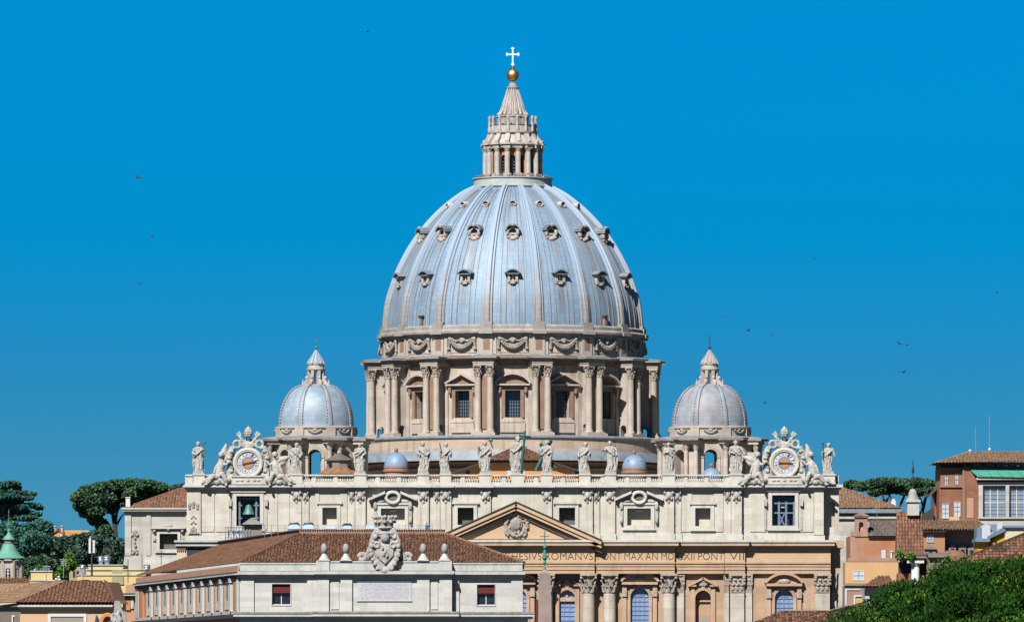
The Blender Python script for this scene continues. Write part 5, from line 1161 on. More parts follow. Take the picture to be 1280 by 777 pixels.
# =================================================================== the two clocks
def clock(px, lab, hand, flip):
    K = thing('clock', lab, 'clock', (fx(px), DF - .2, fz(604)), 'clocks on the parapet')
    x = lambda d: fx(px + d); yb = DF - .6; zc = fz(578.6); s = 1 / 7.138; xc = fx(px)
    circ = lambda r, n=40: [(xc + r * s * cos(2 * pi * k / n), zc + r * s * sin(2 * pi * k / n)) for k in range(n)]
    m = M('attic_trim'); m.pb(DF, px - 20, px + 20, 595.5, 605, .9, 1.4); m.pb(DF, px - 21, px + 21, 594, 595.8, 1.1, 1.4); m.pb(DF, px - 26, px - 20, 592, 605, 1.0, 1.2); m.pb(DF, px + 20, px + 26, 592, 605, 1.0, 1.2)
    m.use('statue_stone')
    for q in (-13, -8, 0, 8, 13): m.ell((x(q), DF - .9, fz(600.3)), (.35, .15, .22), 8, 5)
    build('base', m, K)
    m = M('statue_stone'); m.prism(circ(18.5), yb - .1, yb + 1.6); m.pp(DF, [(px - 24, 594), (px - 17, 566), (px + 17, 566), (px + 24, 594)], .3, 1.2)
    build('housing', m, K)
    m = M('attic_trim')
    for r, t, d in ((16.9, .27, .22), (15.0, .16, .25)): m.tube([(xc + r * s * cos(2 * pi * k / 48), yb - d, zc + r * s * sin(2 * pi * k / 48)) for k in range(49)], t, 8)
    build('rim', m, K)
    dl = M('dial_mauve'); dl.prism(circ(14.6), yb - .16, yb); dl.use('dial_white'); dl.prism(circ(13.4), yb - .19, yb); dl.use('dial_blue'); dl.prism(circ(7.9), yb - .22, yb); dl.use('dial_mauve'); dl.prism(circ(6.9), yb - .235, yb); dl.use('dial_orange'); dl.prism(circ(4.4), yb - .26, yb)
    DL = build('dial', dl, K)
    nm_ = M('numeral'); ro = ['XII', 'I', 'II', 'III', 'IIII', 'V', 'VI', 'VII', 'VIII', 'IX', 'X', 'XI']
    for h in range(12):
        a = pi / 6 * h; L = .42 if len(ro[h]) == 1 else min(.95, .34 * len(ro[h]) + .12)
        nm_.T = Matrix.Translation((xc, yb - .2, zc)) @ Matrix.Rotation(a, 4, 'Y') @ Matrix.Translation((0, 0, 10.7 * s))
        text_mesh(nm_, ro[h], -L / 2, L / 2, -.32, .32, 0, .012)
    build('numerals', nm_, DL, smooth=0)
    hd = M('ink'); a = R(hand); d = Vector((cos(a), 0, sin(a))); u = Vector((-sin(a), 0, cos(a))); c0 = Vector((xc, yb - .33, zc))
    pts = [c0 - d * .98 - u * .16, c0 - d * .98 + u * .16, c0 + d * 1.25 + u * .12, c0 + d * 1.55, c0 + d * 1.25 - u * .12]
    hd.prism([(p.x, p.z) for p in pts], yb - .36, yb - .30); build('hand', hd, DL)
    m = M('statue_stone')                                     # crown of the clock: tiara, crossed keys, scrolls
    zt = fz(541); m.lathe([(.01, zt - .95), (.3, zt - .9), (.62, zt - .65), (.70, zt - .45), (.66, zt - .4), (.78, zt - .1), (.72, zt), (.76, zt + .25), (.62, zt + .45), (.5, zt + .7), (.28, zt + .95), (.1, zt + 1.05), (.12, zt + 1.2), (.02, zt + 1.3)], (xc, DF - .35), 20)
    for sx in (-1, 1):
        m.tube([(x(sx * 9), DF + .2, fz(557)), (x(sx * 2), DF + .2, fz(548))], .2, 6)
        m.tube([(x(sx * 2), DF, fz(556)), (x(sx * 9), DF, fz(548)), (x(sx * 13), DF, fz(543))], [.34, .3, .22], 7)
        m.hexa([(x(sx * 11), DF - .2, fz(547)), (x(sx * 16), DF - .2, fz(542.5)), (x(sx * 16), DF + .2, fz(542.5)), (x(sx * 11), DF + .2, fz(547))], [(x(sx * 7.5), DF - .2, fz(543)), (x(sx * 11), DF - .2, fz(538)), (x(sx * 11), DF + .2, fz(538)), (x(sx * 7.5), DF + .2, fz(543))])
        m.tube([(x(sx * (14 + 4.5 * cos(t))), DF, fz(555 + 4.5 * sin(t))) for t in [2 * pi * k / 12 for k in range(13)]], .27, 7)
        m.tube([(x(sx * (8 + 3 * cos(t))), DF, fz(553 + 3.5 * sin(t))) for t in [2 * pi * k / 10 for k in range(11)]], .24, 7)
        m.tube([(x(sx * 19), DF - .1, fz(558)), (x(sx * 21.5), DF - .1, fz(566)), (x(sx * 24), DF - .1, fz(574)), (x(sx * 22), DF - .2, fz(584)), (x(sx * 24), DF - .3, fz(594))], [.5, .7, .6, .65, .5], 9)
        for k in range(9): t = k / 8.; m.ell((x(sx * (18 + 6 * sin(t * 3))), DF - .5 - .2 * (k % 2), fz(560 + 33 * t)), (.42, .35, .34), 8, 6)
    m.ell((xc, DF, fz(556)), (1.3, .5, .75), 12, 8); m.ell((xc, DF - .4, fz(558.5)), (.6, .4, .4), 10, 8); m.tube([(x(17.4 * sin(t)), DF - .55, zc + 17.6 * s * cos(t)) for t in [-1.1 + 2.2 * k / 16 for k in range(17)]], .34, 8)
    build('crown_ornament', m, K, fuse=.06, carve=.16)
    for sx in (-1, 1):                                        # a reclining winged angel on either side
        m = M('statue_stone'); A = lambda u, v, d=0.: (x(sx * u), DF - .7 + d, fz(v))
        w_in = (sx > 0) == flip
        m.tube([A(36, 596), A(35.5, 588, -.1), A(34, 581), A(33, 575.5)], [.85, .75, .72, .45], 12)          # trunk
        m.tube([A(33, 576), A(33.2, 571.5)], [.28, .24], 8); m.ell(A(33.5, 568.3, -.1), (.48, .5, .58), 12, 8); m.ell(A(33.5, 567.6, .15), (.55, .5, .5), 10, 8); m.ell(A(33, 569, -.6), (.1, .12, .14), 6, 5)
        m.tube([A(36, 595, -.2), A(31, 592, -.9), A(28, 600, -.9), A(27, 606, -.7)], [.62, .5, .36, .26], 10)      # legs
        m.tube([A(37, 597, -.2), A(44, 595, -.8), A(48, 601, -.8), A(52, 605, -.7)], [.62, .5, .36, .26], 10)
        m.ell(A(27, 606.5, -1.0), (.25, .45, .2), 8, 6); m.ell(A(53, 605.5, -.9), (.4, .4, .2), 8, 6)
        m.tube([A(33, 577.5), A(27.5, 581, -.4), A(23, 577, -.5)], [.33, .27, .19], 8); m.ell(A(22.5, 576.5, -.5), (.22, .2, .24), 8, 6)
        m.tube([A(35, 577.5), A(39.5, 583, -.3), A(42, 589, -.5)], [.33, .27, .19], 8); m.ell(A(42.3, 590, -.5), (.22, .2, .24), 8, 6)
        for k in range(7): m.tube([A(37 + k * 1.2, 590 + k), A(40 + k * 2.2, 597 + k * .6, -.3), A(43 + k * 2.6, 602 + k * .4, -.2)], [.42, .42, .22], 7)
        for k in range(6): m.ell(A(26 + 4.2 * k, 600 + (k % 2) * 2.5, -.3), (.75, .6, .55), 9, 6)
        if w_in: W = [A(34, 577, .5), A(31, 567, .6), A(29, 560, .6), A(27.5, 554.5, .5)]; W2_ = [A(32, 580, .5), A(27, 570, .6), A(27, 562, .6)]
        else: W = [A(36, 577, .5), A(42, 574, .6), A(48, 572, .6), A(52, 570.5, .5)]; W2_ = [A(37, 581, .5), A(43, 579, .6), A(48, 575, .6)]
        m.tube(W, [.5, .62, .42, .16], 9); m.tube(W2_, [.5, .5, .2], 8)
        m.tube([W[0], tuple((Vector(W[1]) + Vector(W2_[1])) / 2), W[2]], [.4, .5, .3], 8)
        build('angel', m, K, fuse=.055, carve=.14)
clock(310.3, 'ornate parapet clock with an orange centre and tilted hand, above the bell', 12, False)
clock(980.3, 'ornate parapet clock with a level hand, above the blue timber lattice', 0, True)

# the bell in its opening
m = M('red_blind'); m.hexa([(fx(669.3), DF - 1.2, 4), (fx(673), DF - 1.2, 4), (fx(673), DF - 1.1, 4), (fx(669.3), DF - 1.1, 4)], [(fx(669.6), DF - 1.2, fz(748.5)), (fx(672.8), DF - 1.2, fz(748.5)), (fx(672.8), DF - 1.1, fz(748.5)), (fx(669.6), DF - 1.1, fz(748.5))])
tag(build('red_hanging', m), 'narrow red hanging on the facade just left of the obelisk', 'hanging')
BL = thing('bell', 'green bronze bell hanging in the left opening below the clock', 'bell', (fx(310.6), DF + 1.6, fz(642)))
m = M('bell_bronze'); bz = fz(642.3)
m.lathe([(1.0, bz + .05), (1.10, bz), (1.06, bz + .22), (.86, bz + .5), (.72, bz + .9), (.64, bz + 1.4), (.56, bz + 1.8), (.36, bz + 2.02), (.02, bz + 2.08)], (fx(310.6), DF + 1.6), 32); m.lathe([(.5, bz + .2), (.02, bz + 1.5)], (fx(310.6), DF + 1.6), 12); build('bell_body', m, BL)
m = M('dark_metal'); m.tube([(fx(310.6), DF + 1.6, bz + 2.0), (fx(310.6), DF + 1.6, fz(622))], .14, 6); m.box(fx(303), fx(318), DF + 1.5, DF + 1.75, bz + 2.25, bz + 2.5); m.ell((fx(310.6), DF + 1.6, bz - .05), .2, 8, 6); build('yoke', m, BL)

# =================================================================== people behind the lantern parapet, pigeons in the sky
def person_mesh():
    m = M('cloth_dark')
    tab = [(0, .15, .12), (.1, .16, .12), (.8, .19, .13), (.95, .19, .14), (1.15, .18, .13), (1.35, .22, .13), (1.44, .16, .10), (1.48, .07, .07)]
    m.lathe([(a, z) for z, a, b in tab], (0, 0), 12, lambda a, z: 1 - .3 * abs(cos(a)))
    for sx in (-1, 1): m.tube([(sx * .2, 0, 1.38), (sx * .27, -.05, 1.12), (sx * .17, -.25, 1.0)], [.07, .06, .045], 7)
    o = len(m.f); m.use('skin'); m.lathe([(.06, 1.46), (.07, 1.52), (.095, 1.58), (.10, 1.66), (.08, 1.74), (.01, 1.78)], (0, 0), 12); m.ell((0, -.1, 1.64), (.018, .025, .03), 6, 5)
    for sx in (-1, 1): m.ell((sx * .17, -.27, 1.0), (.04, .05, .04), 6, 5); m.ell((sx * .1, 0, 1.64), (.015, .025, .035), 6, 5)
    m.use('ink'); m.ell((0, .02, 1.70), (.105, .105, .10), 10, 8)
    return m
pm = person_mesh(); P0_ = None; rr = random.Random(5)
LABP = {'dark': 'visitor in dark clothes behind the lantern parapet', 'red': 'visitor in a red top behind the lantern parapet', 'blue': 'visitor in a blue top behind the lantern parapet', 'white': 'visitor in a white top behind the lantern parapet', 'maroon': 'visitor in a maroon top behind the lantern parapet'}
np_ = 46
for k in range(np_):
    a = -1.5 + 3.0 * (k + rr.uniform(-.25, .25)) / (np_ - 1); c = rr.choices(['dark', 'red', 'blue', 'white', 'maroon'], [.46, .15, .1, .08, .21])[0]
    if P0_ is None: o = P0_ = build('person', pm)
    else: o = P0_.copy(); COL.objects.link(o)
    rad_ = dr(46.4) - rr.uniform(0, .25)
    o.location = (CX0 + rad_ * sin(a), DD - rad_ * cos(a), dz(231.5)); o.rotation_euler = (0, 0, a + rr.uniform(-.7, .7)); q = rr.uniform(.92, 1.06); o.scale = (q, q, q)
    o.material_slots[0].link = 'OBJECT'; o.material_slots[0].material = MATS['cloth_' + c]
    tag(o, LABP[c], 'person', 'visitors in %s behind the lantern parapet' % c)
bm_ = M('bird_dark'); bm_.ell((0, 0, 0), (.09, .26, .09), 8, 6); bm_.ell((0, -.27, .04), (.06, .08, .06), 6, 5); bm_.tube([(0, .22, 0), (0, .42, .0)], [.06, .09], 6)
for sx in (-1, 1): bm_.hexa([(sx * .05, -.14, -.01), (sx * .5, -.2, .22), (sx * .5, .0, .22), (sx * .05, .12, -.01)], [(sx * .05, -.14, .03), (sx * .5, -.2, .24), (sx * .5, .0, .24), (sx * .05, .12, .03)]); bm_.hexa([(sx * .5, -.2, .22), (sx * .85, .02, .2), (sx * .83, .06, .2), (sx * .5, 0, .22)], [(sx * .5, -.2, .24), (sx * .85, .02, .215), (sx * .83, .06, .215), (sx * .5, 0, .24)])
B0 = None
for px, py, sc_, lab in [(172, 222, 2.6, 'small bird high in the sky on the left, highest of three in a column'), (190, 295, 2.0, 'small dark bird, middle of three on the left of the sky'), (175, 355, 2.0, 'small dark bird, lowest of three on the left of the sky'),
                         (903, 395, 1.5, 'small bird right of the great dome, highest of the three level with its rim'), (935, 413, 1.9, 'small bird right of the great dome, middle of a slanting row of three'), (964, 418, 1.9, 'small bird right of the great dome, end of a slanting row of three'), (1125, 430, 2.0, 'bird flying with another at the far right, left of the close pair'),
                         (1133, 431, 1.6, 'bird flying with another at the far right, right of the close pair'), (1129, 465, 2.2, 'lone bird below the close pair at the far right'), (1018, 323, 1.5, 'faint bird alone in the sky halfway up on the right'), (1246, 366, 1.8, 'bird near the right edge of the sky'), (459, 40, 1.7, 'bird near the top of the sky left of the golden cross'), (956, 503, 1.5, 'small bird in the sky above the right clock')]:
    if B0 is None: o = B0 = build('bird', bm_)
    else: o = B0.copy(); COL.objects.link(o)
    o.location = PT(px, py, 1150); o.scale = (sc_ * .44,) * 3; o.rotation_euler = (rr.uniform(-.3, .3), rr.uniform(-.5, .5), rr.uniform(0, 6)); tag(o, lab, 'bird', 'birds flying in the sky')

# =================================================================== obelisk in the square
DO = 1100.0; OB = thing('obelisk', 'grey pink granite obelisk topped by a green bronze cross', 'obelisk', (PX(681, DO), DO, 0)); xo = PX(681, DO); ozf = lambda y: PZ(y, DO)
m = M('obelisk_granite'); zt = ozf(716); wt = 7.0 * DO / F; wb = wt + (zt - 8) * .022
m.hexa([(xo - wb, DO - wb, 8), (xo + wb, DO - wb, 8), (xo + wb, DO + wb, 8), (xo - wb, DO + wb, 8)], [(xo - wt, DO - wt, zt), (xo + wt, DO - wt, zt), (xo + wt, DO + wt, zt), (xo - wt, DO + wt, zt)])
m.hexa([(xo - wt, DO - wt, zt), (xo + wt, DO - wt, zt), (xo + wt, DO + wt, zt), (xo - wt, DO + wt, zt)], [(xo - .25, DO - .25, ozf(711.5)), (xo + .25, DO - .25, ozf(711.5)), (xo + .25, DO + .25, ozf(711.5)), (xo - .25, DO + .25, ozf(711.5))]); build('shaft', m, OB)
m = M('obelisk_granite'); m.box(xo - 2.2, xo + 2.2, DO - 2.2, DO + 2.2, 0, 6.5); m.box(xo - 2.6, xo + 2.6, DO - 2.6, DO + 2.6, 6.5, 7.2); m.box(xo - 1.6, xo + 1.6, DO - 1.6, DO + 1.6, 7.2, 8); build('pedestal', m, OB)
m = M('verdigris'); k = DO / F
m.lathe([(.1, ozf(714)), (2.6 * k, ozf(713)), (2.2 * k, ozf(711)), (.9 * k, ozf(709.5)), (.7 * k, ozf(706)), (1.8 * k, ozf(704.5)), (2.0 * k, ozf(702)), (1.2 * k, ozf(700)), (3.2 * k, ozf(697.5)), (3.0 * k, ozf(694.5)), (1.8 * k, ozf(692)), (2.4 * k, ozf(689)), (1.2 * k, ozf(686.5)), (2.6 * k, ozf(684)), (1.6 * k, ozf(681.5)), (.7 * k, ozf(680)), (.6 * k, ozf(674))], (xo, DO), 12)
m.tube([(xo, DO, ozf(681)), (xo, DO, ozf(663.5))], .7 * k, 6); m.tube([(xo - 6 * k, DO, ozf(669.5)), (xo + 6 * k, DO, ozf(669.5))], .7 * k, 6); m.use('gold'); m.ell((xo + .5 * k, DO - .15, ozf(708.3)), (1.2 * k, .2, 1.2 * k), 8, 6); build('cross', m, OB)

# =================================================================== white palazzo in front, coat of arms on its parapet
DP = 1000.0; px_ = lambda p: PX(p, DP); pz = lambda p: PZ(p, DP)
PAL = thing('palazzo', 'white stone palazzo with brown tiled roof, pink side wall and loggia', 'building', (px_(480), DP, 0))
# left side direction: its cornice runs away to the left at one level
D2 = DP * (HY - 704.0) / (HY - 719.5); FL = Vector((PX(172, D2), D2)); NL = Vector((px_(299), DP)); sd = (FL - NL); SL = sd.length; sd.normalize(); sn = Vector((sd.y, -sd.x))
if sn.x > 0: sn = -sn
def along(t, o=0.0): p = NL + sd * t + sn * o; return p
m = M('palazzo_white')
pwin = [(340, 363, 755.5, 729.3), (596.4, 618.6, 756, 730)]
m.wall(px_(299.5), px_(654), 0, pz(722), DP, DP + .9, [(px_(a), px_(b), pz(c), pz(d), False) for a, b, c, d in pwin])
m.box(px_(652), px_(654), DP + .9, DP + 60, 0, pz(722))
tq = .9 / sd.y
body = [(along(tq).x, DP + .9), (px_(652.5), DP + .9), (px_(652.5), DP + 60), (along(SL).x, along(SL).y)]
WALL = build('wall', m, PAL)
m = M('palazzo_white')
for a, b, f in ((301, 317.5, .25), (384, 395.5, .3), (639, 653.5, .25), (568, 574, .2)): m.pb(DP, a, b, 722, 764, f, .1)
m.pb(DP, 395.8, 565.5, 722, 764.5, 1.2, .1)
build('front_block', m, PAL)
for a, b in ((397.5, 411.5), (426, 440.5), (521.5, 537), (549.5, 565)):
    m = M('palazzo_white'); m.pb(DP, a, b, 722, 764.5, 1.55, 0); build('pilaster', m, PAL)
m = M('palazzo_white'); m.pb(DP, 414, 424, 725.5, 761, 1.32, 0); m.pb(DP, 539, 547.5, 725.5, 761, 1.32, 0); build('wall_panel', m, PAL)
m = M('palazzo_trim')
m.pb(DP, 297, 656.5, 714.2, 717.6, 1.0, .9); m.pb(DP, 298, 655.5, 717.4, 719.6, .75, .9); m.pb(DP, 299, 654.5, 719.4, 722.2, .35, .9)
m.pb(DP, 393.6, 567.6, 713.8, 717.3, 2.25, 0); m.pb(DP, 394.8, 566.4, 717.1, 719.4, 1.95, 0); m.pb(DP, 395.4, 565.9, 719.2, 722.4, 1.5, 0)
m.use('palazzo_lichen'); m.pb(DP, 297.2, 656.3, 713.2, 714.5, .95, .9); m.pb(DP, 393.8, 567.4, 712.8, 714.1, 2.2, 0)
m.use('palazzo_trim'); m.pb(DP, 300, 653, 703.5, 713.6, .1, .8); m.pb(DP, 396.5, 564, 701.4, 713.2, 1.4, .0); m.pb(DP, 299, 654, 702.8, 704.6, .2, .9); m.pb(DP, 396, 564.5, 700.8, 702.6, 1.5, .1)
m.pb(DP, 395.5, 412, 700.4, 713.2, 1.62, 0); m.pb(DP, 549, 565, 700.4, 713.2, 1.62, 0)
build('cornice', m, PAL)
m = M('palazzo_trim'); m.pb(DP, 292, 668, 766.4, 770, 1.1, .5); m.pb(DP, 391, 574, 766, 769.8, 2.4, 0); m.pb(DP, 294, 666, 769.8, 773, .7, .5); m.pb(DP, 393, 572, 769.6, 773, 1.9, 0)
m.use('palazzo_lichen'); m.pb(DP, 291.5, 668.5, 764.2, 766.6, 1.2, .5); m.pb(DP, 390.5, 574.5, 763.8, 766.2, 2.5, 0)
m.use('palazzo_trim'); m.pb(DP, 299.6, 660, 773, 800, .2, .4); build('string_course', m, PAL)
m = M('palazzo_pink'); m.prism([(x, 0) for x in (0, 0, 0)], 0, 0) if False else None
n_ = len(body); m.add([(x, y, .1) for x, y in body] + [(x, y, pz(706)) for x, y in body], [tuple(range(n_ - 1, -1, -1)), tuple(range(n_, 2 * n_))] + [(i, (i + 1) % n_, n_ + (i + 1) % n_, n_ + i) for i in range(n_)])
build('side_wall', m, PAL)
def side_box(m, t0, t1, o0, o1, z0, z1):
    a, b, c, d = along(t0, o0), along(t1, o0), along(t1, o1), along(t0, o1)
    m.hexa([(q.x, q.y, z0) for q in (a, b, c, d)], [(q.x, q.y, z1) for q in (a, b, c, d)])
m = M('palazzo_pink'); side_box(m, -.2, SL + .2, 0.02, .25, pz(714.5), pz(706.5)); build('side_parapet', m, PAL)
m = M('palazzo_trim'); side_box(m, -.6, SL + 1.5, .02, .75, pz(718), pz(716.2)); m.use('eave_and_shade'); side_box(m, -.5, SL + 1.4, .02, .6, pz(716.4), pz(714.3)); side_box(m, -.4, SL + 1.0, .03, .35, pz(722), pz(718)); build('side_cornice', m, PAL)
m = M('palazzo_trim'); side_box(m, -.3, SL + .3, .02, .3, pz(767), pz(763)); m.use('eave_and_shade'); side_box(m, -.6, SL + .6, .02, .9, pz(772), pz(767)); build('side_string_course', m, PAL)
NBAY = 10; zb_, zt_ = pz(763), pz(722.5)
for mt_, a_, b_2, o_ in (('palazzo_trim', -.1, 1.0, .35), ('palazzo_trim', SL - 4, SL + .1, .35), ('palazzo_orange', 1.0, 4.5, .28), ('palazzo_orange', SL - 9, SL - 4, .28)): m = M(mt_); side_box(m, a_, b_2, .02, o_, zb_, zt_); build('corner_strip', m, PAL)
t0 = 7.0; dt = (SL - 17.0) / NBAY
for k in range(NBAY):
    a = t0 + dt * k; e_ = dt / 10.5
    m = M('palazzo_white'); side_box(m, a + .1 * e_, a + 8.0 * e_, .02, .10, zb_ + .3, zt_ - .2); m.use('dark_pane'); side_box(m, a + 4.6 * e_, a + 5.6 * e_, .09, .13, zb_ + 1.6, zt_ - .25); build('loggia_panel', m, PAL)  # narrow dark strip added as an opening, in place of the bay's shade
    m = M('palazzo_trim'); side_box(m, a - 1.1 * e_, a, .02, .52, zb_, zt_ + .1); side_box(m, a - 1.3 * e_, a + .2 * e_, .02, .60, zt_ - .5, zt_ + .12); build('loggia_pilaster', m, PAL)
    m = M('palazzo_orange'); side_box(m, a + 8.0 * e_, a + 9.4 * e_, .02, .16, zb_, zt_ - .1); build('loggia_strip', m, PAL)
def pal_window(a, b, yb, yt):
    m = M('palazzo_trim')
    for q in ((a - 1.1, a, yt - 1.1, yb + 1.1), (b, b + 1.1, yt - 1.1, yb + 1.1), (a, b, yt - 1.1, yt), (a, b, yb, yb + 1.1)): m.pb(DP, *q, .08, .1)
    m.use('dark_pane'); m.pb(DP, a - 1, b + 1, yt - 1, yb + 1, -.75, .85); m.use('red_blind'); m.pb(DP, a, b, yt, yt + 11, -.28, .40); m.use('white_paint'); m.pb(DP, (a + b) / 2 - .5, (a + b) / 2 + .5, yt + 11, yb, -.68, .74); m.pb(DP, a, b, yb - 1, yb, -.3, .8)
    m.use('dark_metal'); m.pb(DP, a, a + .7, yt, yb, -.5, .74); m.pb(DP, b - .7, b, yt, yb, -.5, .74)
    return build('window', m, PAL)
for q in pwin: pal_window(*q)
m = M('plaque'); m.pb(DP, 447, 514.3, 726.8, 750, 1.26, 0); PQ = build('plaque', m, PAL)
m = M('palazzo_trim')
for q in ((446, 515.3, 725.8, 726.8), (446, 515.3, 750, 751)): m.pb(DP, *q, 1.36, 0)
build('plaque_frame', m, PQ)
for txt, a, b, ya, yb, red in (('ADITVS AD MAXIMVM', 452, 509, 733.3, 729, 1), ('CHRISTIANORVM TEMPLVM', 450.5, 511, 738.3, 734.2, 1), ('A D MCMXXXVI INCHOATVS', 451.5, 511, 743.3, 739.4, 1), ('A D MCML ABSOLVTVS', 452.5, 509.5, 748.3, 744.4, 1)):
    m = M('grey_ink' if ya < 736 else 'red_ink'); text_mesh(m, txt, px_(a), px_(b), pz(ya), pz(yb), DP - 1.262, .015); build('inscription', m, PQ, smooth=0)
fm = M('finial_stone')
def finial():
    m = M('palazzo_trim'); z0 = pz(700.6); xx = px_(405.3); yy = DP - .9; k = 1 / 9.28
    m.box(xx - 7.6 * k, xx + 7.6 * k, yy - .8, yy + .8, z0, z0 + .12); m.lathe([(7.2 * k, z0 + .1), (6.4 * k, z0 + .25), (3.2 * k, z0 + .75), (2.2 * k, z0 + 1.0), (3.0 * k, z0 + 1.06)], (xx, yy), 4 * 6, lambda a, z: 1.0)
    m.use('finial_stone'); m.lathe([(2.0 * k, z0 + 1.05), (3.4 * k, z0 + 1.2), (4.0 * k, z0 + 1.5), (4.0 * k, z0 + 1.75), (3.2 * k, z0 + 2.08), (1.6 * k, z0 + 2.3), (.02, z0 + 2.34)], (xx, yy), 28, lambda a, z: 1 + .04 * sin(9 * a + z * 14))
    return build('finial', m, PAL)
F0 = finial()
for q in (432.5, 529, 555.8): copy_of(F0, loc=F0.location + Vector((px_(q) - px_(405.3), 0, 0)))
# roof
zr = PZ(667, 1014); yr = 1014.0; D3 = yr * (HY - 667) / (HY - 677.2)
e0, e1 = Vector((px_(301), DP - .1, pz(702.8))), Vector((px_(654.5), DP - .1, pz(702.8))); r0, r1 = Vector((PX(374.5, yr), yr, zr)), Vector((PX(556.5, yr), yr, zr))
l0 = Vector((along(SL + .3).x, along(SL + .3).y, e0.z)); l1 = Vector((r0.x + sd.x * 89, r0.y + sd.y * 89, zr))
m = M(); tile_roof(m, 'tile_brown', 'tile_brown', [e0, e1, r1, r0], .44, .62, .15); m2 = M(); tile_roof(m2, 'tile_rust', 'tile_brown', [l0, e0, r0, l1], .44, .62, .12)
tile_roof(m2, 'tile_brown', 'tile_brown', [e1, Vector((e1.x, DP + 60, e1.z)), Vector((r1.x, DP + 50, zr)), r1], .6, 1.0, .12)
RO = build('roof', m, PAL, recalc=False); build('side_roof', m2, RO, recalc=False)
m = M('tile_dark'); m.tube([e0, r0], .22, 7); build('hip_tiles', m, RO); m = M('tile_tan'); m.tube([e1, r1], .24, 7); m.use('tile_rust')
for t in range(36): p = e1.lerp(r1, t / 36.); m.ell(p + Vector((0, 0, .12)), (.28, .3, .16), 7, 5)
build('hip_tiles', m, RO)
m = M('ridge_wall'); zz = PZ(662.2, yr); m.hexa([r0, r1, r1 + Vector((0, .7, 0)), r0 + Vector((0, .7, 0))], [(q[0], q[1], zz) for q in (r0, r1, r1 + Vector((0, .7, 0)), r0 + Vector((0, .7, 0)))])
m.hexa([r0 + Vector((0, .1, -.1)), l1, l1 + Vector((.7, 0, 0)), r0 + Vector((.7, .1, -.1))], [(q[0], q[1], zz) for q in (r0 + Vector((0, .1, 0)), l1, l1 + Vector((.7, 0, 0)), r0 + Vector((.7, .1, 0)))])
m.use('tile_rust'); n = 62
for k in range(n): p = r0.lerp(r1, (k + .5) / n); m.ell((p.x, p.y + .2, zz + .03), (.15, .45, .13), 7, 5)
m.use('tile_dark'); m.tube([(r0.x, r0.y + .4, zz), (l1.x, l1.y, zz)], .2, 6)
build('ridge_wall', m, RO)
m = M('hut_roof'); m.add([(r0.x + .5, r0.y + .6, zr - .2), (r1.x - .2, r1.y + .6, zr - .2), (r1.x, DP + 52, zr - .2), (l1.x + .6, l1.y, zr - .2)], [(0, 1, 2, 3)]); build('terrace', m, RO)
# things standing on the roof terrace
DT = 1030.0; tx = lambda p: PX(p, DT); tz = lambda p: PZ(p, DT); zdk = zr - .2
def skylight(px, w_, h, lab, dark=True):
    T = thing('skylight', lab, 'skylight', (tx(px), DT + 1, zdk), 'glazed rooflights on the palazzo terrace')
    k = DT / F; zt = tz(662) + .0; m = M('blue_paint'); m.box(tx(px - w_), tx(px + w_), DT, DT + 2.4, zdk, zt + .15); build('frame', m, T)
    m = M('white_plastic'); m.hexa([(tx(px - w_ * .92), DT - .05, zt + .15), (tx(px + w_ * .92), DT - .05, zt + .15), (tx(px + w_ * .92), DT + 2.3, zt + .15), (tx(px - w_ * .92), DT + 2.3, zt + .15)], [(tx(px - w_ * .72), DT + .5, zt + h), (tx(px + w_ * .72), DT + .5, zt + h), (tx(px + w_ * .72), DT + 1.8, zt + h), (tx(px - w_ * .72), DT + 1.8, zt + h)]); build('glazing', m, T)
    if dark: m = M('dark_metal'); m.tube([(tx(px - w_ * .8), DT + .5, zt + h * .7), (tx(px - w_ * .6), DT + .5, zt + h + .1), (tx(px + w_ * .6), DT + .5, zt + h + .1), (tx(px + w_ * .8), DT + .5, zt + h * .7)], .16, 6); build('hood', m, T)
skylight(367.5, 8, .85, 'pale glazed rooflight with dark hood, nearest the left hip of the roof'); skylight(385.5, 8, .85, 'pale glazed rooflight with dark hood, second from the left hip of the roof'); skylight(413, 8, .7, 'bluish rooflight below the plain cream window', False)
skylight(434, 6.5, .7, 'bluish rooflight with dark hood below the carved corbel', True); skylight(462.5, 6.5, .7, 'bluish rooflight just left of the carved crown', False)
HT = thing('roof_hut', 'small grey pavilion with a pyramid roof in front of the bell', 'hut', (PX(315, 1075), 1075, zdk)); hx = lambda p: PX(p, 1075); hz = lambda p: PZ(p, 1075)
m = M('hut_wall'); m.pb(1075, 305, 326, 654.5, 681, 0, 2.2); m.use('dark_pane'); m.pb(1075, 320, 324.5, 655.5, 658.5, .05, .2); build('wall', m, HT); m = M('hut_roof')
m.hexa([(hx(302), 1074.3, hz(655)), (hx(329), 1074.3, hz(655)), (hx(329), 1078, hz(655)), (hx(302), 1078, hz(655))], [(hx(313.5), 1076, hz(646.5)), (hx(317), 1076, hz(646.5)), (hx(317), 1076.4, hz(646.5)), (hx(313.5), 1076.4, hz(646.5))]); build('roof', m, HT)
m = M('blue_paint')
for q in (303, 308, 311.5): m.pb(1075, q, q + 1.6, 655, 680, .12, .2)
m.pb(1075, 326, 327.8, 655, 672, .12, .2); build('post', m, HT)
RL = M('blue_paint')
for k in range(7): q = 281.5 + k * 3.4; RL.pb(1100, q, q + .9, 658.5, 681, 0, .12)
RL.pb(1100, 281, 303, 658.3, 659.4, 0, .12); RL.pb(1100, 281, 303, 671, 672, 0, .12)
for k in range(3): q = 285 + k * 6.8; RL.pb(1100, q, q + 2.2, 662, 670, 0, .1)
tag(build('railing', RL), 'blue grey panelled railing left of the roof pavilion', 'railing')
RL = M('steel')
